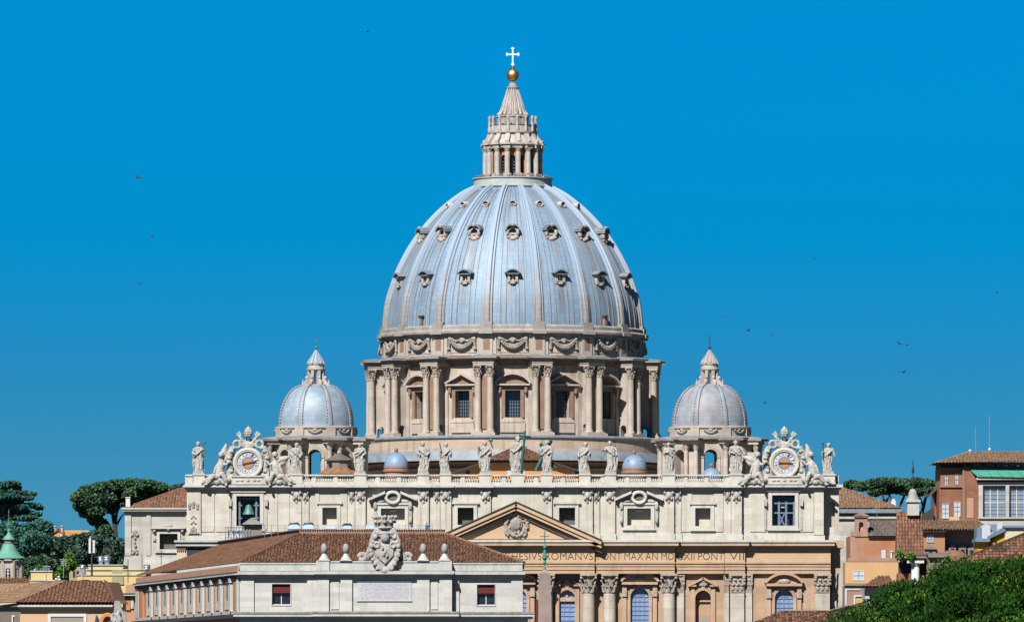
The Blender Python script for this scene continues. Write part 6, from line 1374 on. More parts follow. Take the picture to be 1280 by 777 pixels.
for k in range(26): q = 330 + k * 8.4; RL.tube([(tx(q), DT + 3, zdk), (tx(q), DT + 3, tz(654.5))], .035, 5)
for yy in (655, 658.5): RL.tube([(tx(330), DT + 3, tz(yy)), (tx(541), DT + 3, tz(yy))], .03, 5)
tag(build('railing', RL), 'thin wire railing along the palazzo roof terrace', 'railing')
fp = M('cloth_blue'); [fp.v.extend(pm.v), fp.f.extend(pm.f), fp.mi.extend(pm.mi)]; fp.mats = ['cloth_blue', 'skin', 'ink']
o = build('person', fp, smooth=60); o.location = (tx(533.5), DT + .8, zdk + .35); o.rotation_euler = (0, 0, .6); tag(o, 'person in blue and dark clothes standing behind the roof ridge', 'person')
# coat of arms
AR = thing('coat_of_arms', 'crowned stone coat of arms standing on the palazzo parapet', 'coat of arms', (px_(481.5), DP - 1.2, pz(701)))
ax = lambda d: px_(481.5 + d); az_ = pz; ya = DP - 1.7
shape = [(0, 716), (-5, 712), (-8, 706), (-13, 700), (-15.5, 693), (-17.5, 684), (-16.5, 676), (-13.5, 668), (-11, 662), (0, 660)]
m = M('arms_stone'); ol = [(ax(a), az_(b)) for a, b in shape] + [(ax(-a), az_(b)) for a, b in shape[::-1][1:-1]]
m.prism(ol, ya - .25, ya + .9); m.tube([(x, ya - .25, z) for x, z in ol + ol[:1]], .36, 8)
for sx in (-1, 1):
    for k in range(9): t = k / 8.; m.ell((ax(sx * (9 + 8.5 * sin(pi * t))), ya - .5 - .1 * (k % 2), az_(666 + 44 * t)), (.30, .25, .34), 8, 6)
    m.tube([(ax(sx * 10 + 3.2 * cos(t)), ya - .55, az_(681 + 3.2 * sin(t))) for t in [2 * pi * k / 12 for k in range(13)]], .17, 7)
for k in range(26):
    a, b = shape[min(k // 3, 8)]; 
m.ell((ax(0), ya - .25, az_(691)), (1.02, .42, 1.35), 18, 12); m.pp(DP, [(481.5 - 11, 681), (481.5 + 11, 681), (481.5 + 10.5, 694), (481.5, 705), (481.5 - 10.5, 694)], 2.25, -1.7)
for sx in (-1, 1):
    m.tube([(ax(sx * (11.5 + 3.4 * cos(t) * (1 - k / 34.))), ya - .4, az_(679.5 + 3.6 * sin(t) * (1 - k / 34.))) for k, t in [(k, k * .5) for k in range(22)]], .2, 7)
    m.tube([(ax(sx * 3), ya - .3, az_(666)), (ax(sx * 7.5), ya - .35, az_(664)), (ax(sx * 11), ya - .3, az_(670)), (ax(sx * 13), ya - .3, az_(677))], [.3, .34, .34, .25], 8)
    m.tube([(ax(sx * 15), ya, az_(694)), (ax(sx * 11), ya - .25, az_(703)), (ax(sx * 6), ya - .3, az_(710)), (ax(sx * 2), ya - .25, az_(715))], [.3, .42, .4, .3], 8)
    m.ell((ax(sx * 7), ya - .3, az_(668)), (.5, .35, .4), 8, 6); m.ell((ax(sx * 9), ya - .3, az_(708)), (.35, .3, .35), 8, 6)
m.ell((ax(0), ya - .45, az_(671)), (.62, .5, .75), 12, 8); m.ell((ax(0), ya - .5, az_(666.5)), (.85, .4, .3), 12, 8)
for q in ((-3, 685), (1, 689), (2.5, 694), (-1.5, 692)): m.ell((ax(q[0]), ya - .78, az_(q[1])), (.18, .12, .28), 7, 5)
m.ell((ax(0), ya - .3, az_(713)), (.55, .4, .45), 10, 8); m.use('arms_stone')
build('shield', m, AR, fuse=.045, carve=.09)
m = M('arms_stone'); cx_, cy_ = ax(0), ya + .2
m.lathe([(.95, az_(661.5)), (1.18, az_(660.2)), (1.18, az_(658.5)), (1.06, az_(658)), (1.12, az_(655)), (1.34, az_(650.5)), (1.2, az_(650.5)), (.9, az_(656)), (.8, az_(661.5)), (.95, az_(661.5))], (cx_, cy_), 32)
for k in range(9):
    a = k * 2 * pi / 9; r = 1.38; sz = .34
    m.tube([(cx_ + r * .92 * sin(a), cy_ - r * .92 * cos(a), az_(653)), (cx_ + r * sin(a), cy_ - r * cos(a), az_(649.5)), (cx_ + r * 1.08 * sin(a), cy_ - r * 1.08 * cos(a), az_(645.5)), (cx_ + r * 1.1 * sin(a), cy_ - r * 1.1 * cos(a), az_(643.6))], [.30, .17, .30, .08], 8)
    for sx in (-1, 1): m.ell((cx_ + r * sin(a + sx * .16), cy_ - r * cos(a + sx * .16), az_(646.6)), (.2, .16, .17), 7, 5)
for k in range(16): a = k * pi / 8; m.ell((cx_ + 1.17 * sin(a), cy_ - 1.17 * cos(a), az_(659.3)), .11, 6, 5)
build('crown', m, AR, fuse=.05)
for sx in (-1, 1):
    m = M('arms_stone'); m.tube([(ax(sx * (28 + 5.5 * cos(t) * (1 - k / 40.))), DP - .9, az_(695.5 - 5 * sin(t) * (1 - k / 40.))) for k, t in [(k, k * .45) for k in range(26)]], .22, 7)
    m.tube([(ax(sx * 33), DP - .9, az_(699)), (ax(sx * 25), DP - .95, az_(700)), (ax(sx * 20), DP - 1.0, az_(694)), (ax(sx * 18.5), DP - 1.0, az_(686)), (ax(sx * 17.5), DP - 1.0, az_(680))], [.25, .42, .5, .4, .25], 9)
    for k in range(14): t = k / 13.; m.ell((ax(sx * (25 - 7.5 * t)), DP - 1.3, az_(699 - 20 * t)), (.26, .26, .24), 7, 5)
    build('scroll', m, AR, fuse=.06)
# =================================================================== buildings left of the basilica
def win(name, parent, D, a, b, yt, yb, frame, pane, fr=1.0, rec=.25, bars=0, barmat='white_paint', f=.06):
    """framed window on a wall whose face is at distance D"""
    m = M(frame)
    for q in ((a - fr, a, yt - fr, yb + fr), (b, b + fr, yt - fr, yb + fr), (a, b, yt - fr, yt), (a, b, yb, yb + fr)): m.pb(D, *q, f + rec * .6, .1)
    m.use(pane); m.pb(D, a, b, yt, yb, f * .5, .1)
    if bars:
        m.use(barmat); m.pb(D, (a + b) / 2 - .25, (a + b) / 2 + .25, yt, yb, f + .04, .0)
        for k in range(1, bars + 1): q = yt + (yb - yt) * k / (bars + 1); m.pb(D, a, b, q - .2, q + .2, f + .035, .0)
    return build(name, m, parent)
D = 1335.0; q = lambda a: PX(a, D); z = lambda a: PZ(a, D)
WG = thing('church_wing', 'pale stone wing with tiled hip roof left of the bell opening', 'building', (q(195), D, 0))
m = M('wing_stone'); m.wall(q(156), q(240), 0, z(640), D, D + 1.5, [(q(199.5), q(222), z(686), z(666.5), False)]); m.box(q(156), q(157), D + 1.5, D + 30, 0, z(640)); m.hexa([(q(153), D - .5, z(712)), (q(240), D - .5, z(712)), (q(240), D, z(712)), (q(153), D, z(712))], [(q(155.8), D - .1, z(694)), (q(240), D - .1, z(694)), (q(240), D, z(694)), (q(155.8), D, z(694))])
for a, b in ((156.3, 164), (183, 188.5), (232, 240)): m.pb(D, a, b, 641, 694, .22, .1)
build('wall', m, WG)
m = M('wing_stone'); m.pb(D, 153.4, 240, 636, 638.5, .9, 30); m.pb(D, 155, 240, 638.3, 641, .5, 29); m.use('attic_trim'); m.pb(D, 152.6, 240, 634.4, 636.2, 1.1, 30.2); build('cornice', m, WG)
m = M(); tile_roof(m, 'tile_tan', 'tile_rust', [(q(154), D - .8, z(634.6)), (q(262), D - .8, z(634.6)), (q(245), D + 12, PZ(606, D + 12)), (q(232), D + 12, PZ(606, D + 12))], .55, .8, .1); tile_roof(m, 'tile_tan', 'tile_rust', [(q(154), D + 28, z(634.6)), (q(154), D - .8, z(634.6)), (q(232), D + 12, PZ(606, D + 12))], .7, 1, .1); build('roof', m, WG, recalc=False)
m = M('white_paint'); m.pb(D, 157.2, 162.6, 621.5, 636, .2, .8); m.pb(D, 156.8, 163, 620.8, 622, .3, .9); build('chimney', m, WG)
m = M('attic_trim')
for k in ((196, 199.5, 662.5, 690), (222, 225.5, 662.5, 690), (199.5, 222, 662.5, 666.5), (199.5, 222, 686, 689.5)): m.pb(D, *k, .28, .1)
m.pb(D, 189, 232, 658.3, 660.4, .8, .1); m.pb(D, 190.5, 230.5, 660.2, 661.6, .5, .1); m.pb(D, 194, 227, 689.3, 690.5, .35, .1); m.use('statue_stone'); m.ell((q(210.5), D - .5, z(657)), (.8, .35, .35), 10, 6); m.ell((q(210.5), D - .4, z(660)), (.5, .4, .5), 8, 6)
for a in (193, 228): m.pb(D, a - 1.6, a + 1.6, 672, 675.5, .3, .1); m.ell((q(a), D - .4, z(663)), (.3, .3, .35), 8, 6)
m.use('dark_room'); m.pb(D, 198, 223, 665, 687, -1.4, 1.8); build('window', m, WG)
m = M('relief_stone')
for k, (a, b, r) in enumerate(((168.5, 665, .55), (165.5, 668, .35), (171.5, 668, .35), (168.5, 672, .3), (168.5, 678, .22), (169.5, 682, .25), (168.5, 688, .45), (166, 691, .3), (171, 691, .3))): m.ell((q(a), D - .1, z(b)), (r, .25, r), 8, 6)
m.pb(D, 164.5, 172.5, 687, 688, .2, 0); m.tube([(q(168.5), D - .15, z(664)), (q(168.5), D - .15, z(689))], .12, 6); build('relief', m, WG)
D = 1150.0
PB = thing('parapet_block', 'pinkish rooftop block with a dentilled cornice above the palazzo side roof', 'building', (PX(246, D), D, 0))
m = M('palazzo_trim'); m.pb(D, 221, 300, 683, 800, 0, 14); m.use('cream_wall'); m.pb(D, 221, 232, 683.5, 700, .05, 0); m.use('eave_and_shade'); m.pb(D, 233.5, 300, 684.5, 694, .04, 0); build('wall', m, PB)  # dark strip under the cornice paints in its shadow
m = M('palazzo_trim'); m.pb(D, 218, 300, 674.8, 677.2, .9, 15); m.pb(D, 219.5, 300, 677, 682, .6, 15); m.use('pinkish_wall'); m.pb(D, 220, 300, 682, 684.2, .3, 15)
for k in range(5): m.pb(D, 221 + k * 2.4, 222.2 + k * 2.4, 684, 688, .3, 0)
build('cornice', m, PB)
# far orange house on the hill
D = 1760.0; OH = thing('hill_house', 'small bright orange house with chimneys far off among the trees', 'house', (PX(86, D), D, 20)); m = M('orange_wall'); gx2 = lambda a: PX(a, D); gz2 = lambda a: PZ(a, D)
m.prism([(gx2(67), gz2(690)), (gx2(79), gz2(690)), (gx2(79), gz2(667)), (gx2(73), gz2(660.5)), (gx2(67), gz2(664))], D, D + 12); m.pb(D, 79, 112, 664, 690, -3, 12); build('wall', m, OH)
m = M('orange_wall'); m.hexa([(gx2(78), D + 2.4, gz2(672)), (gx2(113), D + 2.4, gz2(672)), (gx2(113), D + 9, gz2(662)), (gx2(78), D + 9, gz2(662))], [(gx2(78), D + 2.4, gz2(671)), (gx2(113), D + 2.4, gz2(671)), (gx2(113), D + 9, gz2(661.5)), (gx2(78), D + 9, gz2(661.5))]); m.use('tile_rust'); m.band([(gx2(80.5), gz2(668.5)), (gx2(73), gz2(660.3)), (gx2(65.8), gz2(664.8))], D - .4, D + 12, .3); build('roof', m, OH)
for a, yy in ((67.6, 657), (76.5, 656.8)): m = M('peach_wall'); m.pb(D, a - 1.2, a + 1.2, yy, 670, -2, 4); m.pb(D, a - 1.6, a + 1.6, yy - .6, yy + .6, -1.8, 4.2); build('chimney', m, OH)
m = M('white_paint'); m.pb(D, 75.5, 79, 665.5, 674, .3, 0); build('corner_strip', m, OH)
# copper topped turret
D = 1060.0; x0 = PX(11, D); k = D / F; tz2 = lambda a: PZ(a, D)
CT = thing('bell_turret', 'octagonal turret with a green copper roof and star at the left edge', 'turret', (x0, D, 0)); cc = (x0, D); T8 = lambda a: Matrix.Translation((x0, D, 0)) @ Matrix.Rotation(a, 4, 'Z')
m = M('cupola_stone'); rw = 16.5 * k; h = rw * math.tan(pi / 8)
for j in range(8):
    m.T = T8(j * pi / 4); m.wall(-h, h, 0, tz2(700.5), -rw, -rw + .5, [(-3 * k, 3 * k, tz2(722.5), tz2(709.5), True)])
    m.box(-h * 1.02, -h * .72, -rw - .12, -rw + .1, 0, tz2(700.5)); m.box(h * .72, h * 1.02, -rw - .12, -rw + .1, 0, tz2(700.5)); m.prism([(-h * .9, tz2(700.5)), (h * .9, tz2(700.5)), (0, tz2(696.8))], -rw - .35, -rw + .4)
m.T = None; build('wall', m, CT)
m = M('dark_pane'); m.lathe([(rw * .9, tz2(724)), (rw * .9, tz2(708))], cc, 8, a0=pi / 8, a1=pi / 8 + 2 * pi); m.use('white_paint')
for j in range(8):
    m.T = T8(j * pi / 4); m.box(-.06, .06, -rw + .05, -rw + .2, tz2(722.5), tz2(709.5)); m.box(-3 * k, 3 * k, -rw + .06, -rw + .19, tz2(716.5), tz2(716)); m.box(-3 * k, 3 * k, -rw + .06, -rw + .19, tz2(713), tz2(712.5))
m.T = None; build('window', m, CT)
m = M('tile_tan'); m.lathe([(17.5 * k, tz2(701)), (18.5 * k, tz2(698.5)), (18.5 * k, tz2(697.5))], cc, 8, a0=pi / 8, a1=pi / 8 + 2 * pi); build('cornice', m, CT)
m = M('copper_green'); fl2 = lambda a, z_: 1 + .02 * abs(cos(4 * a)) ** 8
m.lathe([(20.5 * k, tz2(697.5)), (20.3 * k, tz2(696.6)), (14.5 * k, tz2(693.5)), (10.5 * k, tz2(688)), (8.3 * k, tz2(682.5)), (7.2 * k, tz2(679.5)), (7.6 * k, tz2(678.6)), (6.2 * k, tz2(678.4))], cc, 48, fl2)
m.use('drum_brown'); m.lathe([(6 * k, tz2(679)), (6 * k, tz2(673.4))], cc, 16); m.use('copper_green'); m.lathe([(8 * k, tz2(674)), (7.8 * k, tz2(673)), (4.5 * k, tz2(669.5)), (1.8 * k, tz2(666)), (1.2 * k, tz2(664)), (1.9 * k, tz2(662.4)), (.5 * k, tz2(660.5))], cc, 24)
build('roof', m, CT)
m = M('verdigris')
for j in range(8): a = j * pi / 4 + .2; m.tube([(x0 + 1.2 * k * cos(a), D, tz2(655.6) + 1.2 * k * sin(a)), (x0 + 5.8 * k * cos(a), D, tz2(655.6) + 5.8 * k * sin(a))], [1.0 * k, .15 * k], 6)
m.ell((x0, D, tz2(655.6)), 1.7 * k, 8, 6); m.use('hut_wall'); m.tube([(x0, D, tz2(661)), (x0, D, tz2(636))], .3 * k, 6); m.ell((x0, D, tz2(640)), .8 * k, 8, 6); build('star', m, CT)
# red roofed strip, yellow rooftop rooms and tanks
D = 1010.0; RS = thing('red_roof_house', 'low house with a red tiled roof at the left edge below the copper turret', 'house', (PX(10, D), D, 0)); m = M('cream_wall'); m.pb(D, -40, 37, 737, 800, 0, 12); build('wall', m, RS)
m = M(); tile_roof(m, 'tile_rust', 'tile_rust', [(PX(-45, D), D - .4, PZ(737.5, D)), (PX(40, D), D - .4, PZ(737.5, D)), (PX(37, D + 6), D + 6, PZ(722, D + 6)), (PX(-45, D + 6), D + 6, PZ(722, D + 6))], .4, .6, .12); build('roof', m, RS, recalc=False)
D = 985.0; YB = thing('roof_room', 'plain yellow rooftop room behind the ochre house roof', 'building', (PX(52, D), D, 0)); m = M('yellow_wall'); m.pb(D, 38.5, 65.5, 714, 725, 0, 3); m.pb(D, 37.5, 68, 725, 800, .5, 4); build('wall', m, YB); m = M('palazzo_trim'); m.pb(D, 38, 66, 712.6, 714, .15, 3.1); m.pb(D, 37, 68.5, 724.2, 725.4, .6, 4); build('coping', m, YB); m = M('white_plastic'); m.ell((PX(43, D), D + .6, PZ(711.6, D)), (.14, .1, .16), 10, 8); m.tube([(PX(43, D), D + .6, PZ(711.6, D)), (PX(43, D), D + .6, PZ(714, D))], .03, 5); build('lamp', m, YB)
D = 1180.0; YT = thing('terraced_house', 'stepped yellow house with flat terraces and an olive side wall', 'building', (PX(120, D), D, 0)); m = M('yellow_wall'); m.pb(D, 97, 182, 718.5, 800, 1.0, 18); m.pb(D, 107, 182, 711.5, 718.5, -1, 18); m.pb(D, 109.5, 153, 705.5, 711.5, -2, 16); build('wall', m, YT)
m = M('olive_wall'); m.prism([(PX(85, D), PZ(800, D)), (PX(101, D), PZ(800, D)), (PX(101, D), PZ(705.5, D)), (PX(85, D), PZ(709, D))], D - .4, D + 14); m.pb(D, 140.5, 155, 712.5, 716.5, 1.2, -1); m.pb(D, 140.5, 155, 720, 730, 1.2, -1); build('side_wall', m, YT)
m = M('palazzo_trim'); m.pb(D, 96.5, 182.5, 717.6, 718.8, 1.15, 18); m.pb(D, 106.5, 182.5, 710.6, 711.8, -.8, 18); m.pb(D, 109, 153.5, 704.8, 705.8, -1.8, 16.1); m.use('eave_and_shade'); m.band([(PX(101.4, D), PZ(705.2, D)), (PX(84.6, D), PZ(708.8, D))], D - .6, D + 14, -.12); build('coping', m, YT)
for a, yt, yb in ((92.5, 713.5, 720.5), (97, 713, 720)): win('window', YT, D - .4, a - 1.2, a + 1.2, yt, yb, 'hut_wall', 'dark_pane', .5, .05)
m = M('dark_pane'); m.pb(D, 101.5, 112, 724, 727, 1.05, 0); build('slot_window', m, YT)
def tank(px, y0, y1, r, lab, D=1034.0, leg=3):
    T = thing('water_tank', lab, 'water tank', (PX(px, D), D, PZ(y1, D))); k = D / F; zb, zt = PZ(y1, D), PZ(y0, D); m = M('steel'); m.lathe([(r * k * .9, zb), (r * k, zb + .06), (r * k, zt - .15), (r * k * 1.06, zt - .12), (r * k * 1.06, zt - .02), (.02, zt + .06)], (PX(px, D), D), 20)
    for j in (.33, .66): m.lathe([(r * k * 1.0, zb + (zt - zb) * j - .05), (r * k * 1.05, zb + (zt - zb) * j), (r * k, zb + (zt - zb) * j + .05)], (PX(px, D), D), 20)
    build('barrel', m, T)
    if leg: m = M('steel'); m.box(PX(px, D) - r * k * .6, PX(px, D) + r * k * .6, D - .4, D + .4, zb - leg * k, zb); build('base', m, T)
tank(126, 694.6, 701.5, 3.6, 'steel water tank beside a taller one on the yellow roof, left of the pair', 1184, 4); tank(133.5, 693.8, 701.5, 4.2, 'taller steel water tank of the pair on the yellow roof, below a red-based mast', 1186, 4)
tank(103.5, 705.4, 710, 3.6, 'bluish round tank on a pipe at the corner of the olive wall', 1174, 8); tank(183.5, 705.6, 712, 4.2, 'bluish round tank below the pale stone wing', 1190, 6)
def mast(name, lab, cat, px, D, y0, y1, r, mt='dark_metal', extra=None):
    m = M(mt); m.tube([(PX(px, D), D, PZ(y1, D)), (PX(px, D), D, PZ(y0, D))], r, 6)
    if extra: extra(m)
    return tag(build(name, m), lab, cat)
def pan(m):
    D = 1032.0
    m.use('white_paint'); m.pb(D, 111, 113.8, 672.5, 691, .3, .25); m.pb(D, 115.8, 118.6, 674.5, 690.5, .25, .25); m.pb(D, 112, 113, 670, 672.5, .1, .1); m.use('dark_metal'); m.pb(D, 113.8, 115.8, 675, 689, .1, .2)
    for a in (677, 681, 685): m.pb(D, 113.5, 116, a, a + 1.6, .35, 0)
mast('antenna_mast', 'mobile phone mast with white panels in front of the dark trees', 'antenna', 114.8, 1032.0, 672, 720, .14, 'dark_metal', pan)
mast('aerial', 'thin aerial with a red foot above the steel tanks', 'antenna', 132.5, 1188.0, 678, 696, .05, 'dark_metal', lambda m: (m.use('red_blind'), m.ell((PX(132.5, 1188), 1188, PZ(691.5, 1188)), .22, 8, 6)))
def yagi(px, D, y0):
    def f(m):
        for j in range(4): m.tube([(PX(px - 5 + j * .6, D), D + j * .1, PZ(y0 + 1 + j * 2.2, D)), (PX(px + 5 - j * .6, D), D + j * .1, PZ(y0 + 1.3 + j * 2.2, D))], .035, 5)
    return f
mast('aerial', 'comb shaped aerial left of the olive wall in front of the trees', 'antenna', 79.5, 1000.0, 697, 722, .05, 'steel', yagi(79.5, 1000.0, 698))
mast('aerial', 'low aerial with short bars on the terrace beside the palazzo', 'antenna', 160, 1120.0, 699, 728, .06, 'dark_metal', yagi(160, 1120.0, 712))
mast('aerial', 'thin aerial standing before the pale stone wing window', 'antenna', 201.5, 1120.0, 687, 705, .05, 'dark_metal', yagi(201.5, 1120.0, 687))
mast('aerial', 'thin aerial standing before the pale stone wing, left of its window', 'antenna', 177.5, 1120.0, 692, 712, .05, 'dark_metal', None)
DSH = thing('satellite_dish', 'grey satellite dishes clustered right of the yellow rooftop room', 'dish', (PX(72, 975), 975, PZ(727, 975)))
for a, b, r in ((70.5, 724, .22), (73.5, 721, .2), (74.5, 725, .24)): m = M('steel'); m.ell((PX(a, 975), 975, PZ(b, 975)), (r, .06, r), 14, 8); m.tube([(PX(a, 975), 975.05, PZ(b, 975)), (PX(72, 975), 975.3, PZ(729, 975))], .03, 5); build('dish', m, DSH)
m = M('steel'); m.tube([(PX(71.5, 975), 975, PZ(726, 975)), (PX(74.5, 975), 975, PZ(716, 975))], .04, 5); build('arm', m, DSH)
# ochre house bottom left
D = 930.0; OC = thing('ochre_house', 'peach coloured house with a brown hip roof at the lower left', 'house', (PX(80, D), D, 0)); q = lambda a: PX(a, D); z = lambda a: PZ(a, D)
m = M('peach_wall'); m.pb(D, 25, 142, 756, 940, 0, 25); m.use('hut_wall'); m.hexa([(q(-30), D + 12, 0), (q(25), D + .02, 0), (q(25), D + 20, 0), (q(-30), D + 20, 0)], [(q(-30), D + 12, z(757)), (q(25), D + .02, z(757)), (q(25), D + 20, z(757)), (q(-30), D + 20, z(757))]); build('wall', m, OC)
m = M('attic_trim'); m.pb(D, 22.5, 141, 755.3, 757.8, .8, 1); m.pb(D, 23.5, 141, 757.6, 759.6, .5, 1); m.use('eave_and_shade'); m.pb(D, 21, 142, 752.4, 755.5, .4, 1); m.hexa([(q(-30), D + 11.2, z(759)), (q(22), D - .6, z(756)), (q(25), D + 1, z(756)), (q(-28), D + 13, z(759))], [(q(-30), D + 11.2, z(757.5)), (q(22), D - .6, z(753)), (q(25), D + 1, z(753)), (q(-28), D + 13, z(757.5))]); build('cornice', m, OC)
ra, rb2 = Vector((PX(83, D + 8), D + 8, PZ(726.5, D + 8))), Vector((PX(127, D + 8), D + 8, PZ(726.5, D + 8)))
ea, eb = Vector((q(21.5), D - 1, z(752.6))), Vector((q(143.5), D - 1, z(752.6)))
m = M(); tile_roof(m, 'tile_brown', 'tile_rust', [ea, eb, rb2, ra], .46, .7, .14); build('roof', m, OC, recalc=False)
m = M(); tile_roof(m, 'tile_tan', 'tile_tan', [Vector((q(-40), D + 13, ea.z)), ea, ra, Vector((PX(-20, D + 30), D + 30, ra.z))], .46, .7, .12); build('side_roof', m, OC, recalc=False)
m = M(); tile_roof(m, 'tile_rust', 'tile_rust', [eb, Vector((eb.x + .8, D + 14, eb.z)), Vector((eb.x - .2, D + 15, ra.z)), rb2], .46, .7, .12); build('side_roof', m, OC, recalc=False)
m = M('tile_dark'); m.tube([ea, ra], .17, 7); build('hip_tiles', m, OC); m = M('tile_dark'); m.tube([ra, rb2], .17, 7); m.tube([rb2, eb], .17, 7); build('ridge_tiles', m, OC)
m = M('palazzo_trim')
for a in (54, 88, 121): m.hexa([(q(a), D - .5, z(750)), (q(a + 2), D - .5, z(750)), (q(a + 2), D - .45, z(750)), (q(a), D - .45, z(750))], [(PX(a + 15, D + 5), D + 5, PZ(733, D + 5) + .2), (PX(a + 17, D + 5), D + 5, PZ(733, D + 5) + .2), (PX(a + 17, D + 5.05), D + 5.05, PZ(733, D + 5) + .2), (PX(a + 15, D + 5.05), D + 5.05, PZ(733, D + 5) + .2)]) if False else None
win('window', OC, D, 63.5, 104.5, 770, 800, 'white_paint', 'taupe_shutter', 3.6, .15)
for a in (9.5, 18.5): win('side_window', OC, D + 6 if a < 12 else D + 2.2, a - 2, a + 2, 770, 790, 'white_paint', 'drum_brown', 1.6, .2, f=.35)
m = M('dark_metal'); m.tube([(q(121), D - .3, z(778)), (q(121), D - .3, z(769))], [.3, .08], 8); m.ell((q(121), D - .3, z(772)), (.16, .16, .4), 8, 6); build('wall_lamp', m, OC)
D = 915.0; SO = thing('stone_scroll', 'grey carved scroll gable end with an arched orange niche beside the palazzo side', 'ornament', (PX(146, D), D, 0)); q = lambda a: PX(a, D); z = lambda a: PZ(a, D)
m = M('finial_stone'); m.pp(D, [(141, 940), (164, 940), (164, 790), (158, 777), (157, 768), (152, 760), (150, 750.5), (143, 750.5), (142.5, 762), (141, 770)], 0, .7); build('slab', m, SO)
m = M('arms_stone'); m.tube([(q(142.5 - 3.6 * cos(t) * (1 - k / 40.)), D - .3, z(769 + 3.6 * sin(t) * (1 - k / 40.))) for k, t in [(k, k * .45) for k in range(24)]], .13, 6); m.tube([(q(149), D - .3, z(763)), (q(147), D - .35, z(768)), (q(150), D - .35, z(774)), (q(149), D - .3, z(782))], [.2, .32, .35, .3], 8)
for k in range(6): m.ell((q(140 + k * 2.3), D - .35, z(774 + (k % 2) * 2.5)), (.2, .2, .22), 7, 5)
build('volute', m, SO, fuse=.05)
m = M('palazzo_orange'); m.tube([(q(134 + 7.5 * cos(t) * 1.0), D + 1.2, z(777 - 9 * sin(t))) for t in [pi * k / 12 for k in range(13)]], .3, 6); m.pp(D + 1.5, [(126.5, 800), (141.5, 800), (141.5, 777), (138, 770), (134, 768), (130, 770), (126.5, 777)], 0, .5); build('niche', m, SO)
D = 1126.0; SB = thing('side_block', 'small pink and orange block with a dark eave joined behind the palazzo loggia', 'building', (PX(163, D), D, 0)); m = M('palazzo_pink'); m.pb(D, 157, 176, 730, 741, 0, 10); m.pb(D, 155.5, 176, 745, 900, 0, 10); m.use('palazzo_orange'); m.pb(D, 157.5, 163, 745.5, 762, .25, 0); m.use('palazzo_trim'); m.pb(D, 163.5, 167, 745.5, 760, .25, 0); m.use('dark_pane'); m.pb(D, 153.5, 157, 747, 762, .2, 0); build('wall', m, SB); m = M('palazzo_trim'); m.pb(D, 152, 176, 742.8, 744, .9, 10); m.use('eave_and_shade'); m.pb(D, 153.5, 176, 740.8, 742.9, .6, 10); m.pb(D, 154, 176, 744, 746, .5, 10); build('cornice', m, SB)

# =================================================================== buildings right of the basilica
D = 1420.0; q = lambda a: PX(a, D); z = lambda a: PZ(a, D)
RT = thing('rotunda_wing', 'low whitish wing with a wide tiled hip roof right of the facade', 'building', (q(1085), D, 0))
m = M('wing_stone'); m.pb(D, 990, 1121, 641, 800, 0, 26); m.pb(D, 990, 1124, 645, 648, .5, 26.5); build('wall', m, RT); m = M('lead_grey'); m.pb(D, 990, 1126.5, 634.5, 640.8, 1.1, 27); m.use('attic_trim'); m.pb(D, 990, 1124.5, 640.6, 642, .7, 27); build('gutter', m, RT)
m = M(); tile_roof(m, 'tile_rust', 'tile_tan', [(q(980), D - 1.2, z(634.6)), (q(1127), D - 1.2, z(634.6)), (PX(1040, D + 14), D + 14, PZ(604.5, D + 14)), (PX(990, D + 14), D + 14, PZ(604.5, D + 14))], .6, .9, .12); tile_roof(m, 'tile_rust', 'tile_tan', [(q(1127), D - 1.2, z(634.6)), (q(1127), D + 28, z(634.6)), (PX(1040, D + 14), D + 14, PZ(604.5, D + 14))], .7, 1, .12); build('roof', m, RT, recalc=False)
m = M('white_paint'); m.pb(D, 1116.5, 1122.5, 624.5, 636, -8, 9); m.pb(D, 1117.5, 1121.5, 622, 624.6, -8.2, 8.8); build('chimney', m, RT)
D = 1250.0; q = lambda a: PX(a, D); z = lambda a: PZ(a, D)
PE = thing('peeling_house', 'old house with peeling orange plaster, grey tiled roof and a bell gable', 'house', (q(1093), D, 0))
m = M('peeling_wall'); m.pb(D, 1063, 1124, 669, 900, 0, 16); m.pb(D, 1064, 1085, 664, 669.5, .1, 2); build('wall', m, PE)
m = M('pinkish_wall'); m.pb(D, 1060, 1124, 696.8, 698.6, .5, 2); m.pb(D, 1059, 1124, 698.4, 701.6, .8, 2); build('ledge', m, PE)
m = M(); tile_roof(m, 'tile_grey', 'tile_grey', [(q(1085), D - .6, z(669.4)), (q(1124), D - .6, z(669.4)), (PX(1124, D + 6), D + 6, PZ(650, D + 6)), (PX(1086, D + 6), D + 6, PZ(650, D + 6))], .42, .6, .1); m.use('eave_and_shade'); m.pb(D, 1085, 1124, 669.2, 670.8, .55, .3); build('roof', m, PE, recalc=False)
m = M('pinkish_wall'); m.wall(q(1068.5), q(1084.5), z(670), z(645), D - .2, D + 1.2, [(q(1073.6), q(1079.2), z(668), z(652), True)]); m.use('palazzo_pink'); m.pb(D, 1073, 1080, 651, 669, -.5, .8); m.use('drum_cornice'); m.pb(D, 1066.5, 1086.5, 644.2, 646, .5, 1.4); m.prism([(q(1066.5), z(644.2)), (q(1086.5), z(644.2)), (q(1076.5), z(639.5))], D - .6, D + 1.4)
for a in (1069.5, 1083.5): m.pb(D, a - 1.2, a + 1.2, 646, 668, .15, .1)
build('bell_gable', m, PE); win('window', PE, D, 1101.5, 1107, 686, 698, 'hut_wall', 'shutter', .6, .05); m = M('white_paint'); m.pb(D, 1113, 1115, 688.5, 697, .3, 0); m.pb(D, 1112, 1116, 688, 689, .4, 0); build('vent_pipe', m, PE)
D = 1238.0; q = lambda a: PX(a, D); z = lambda a: PZ(a, D)
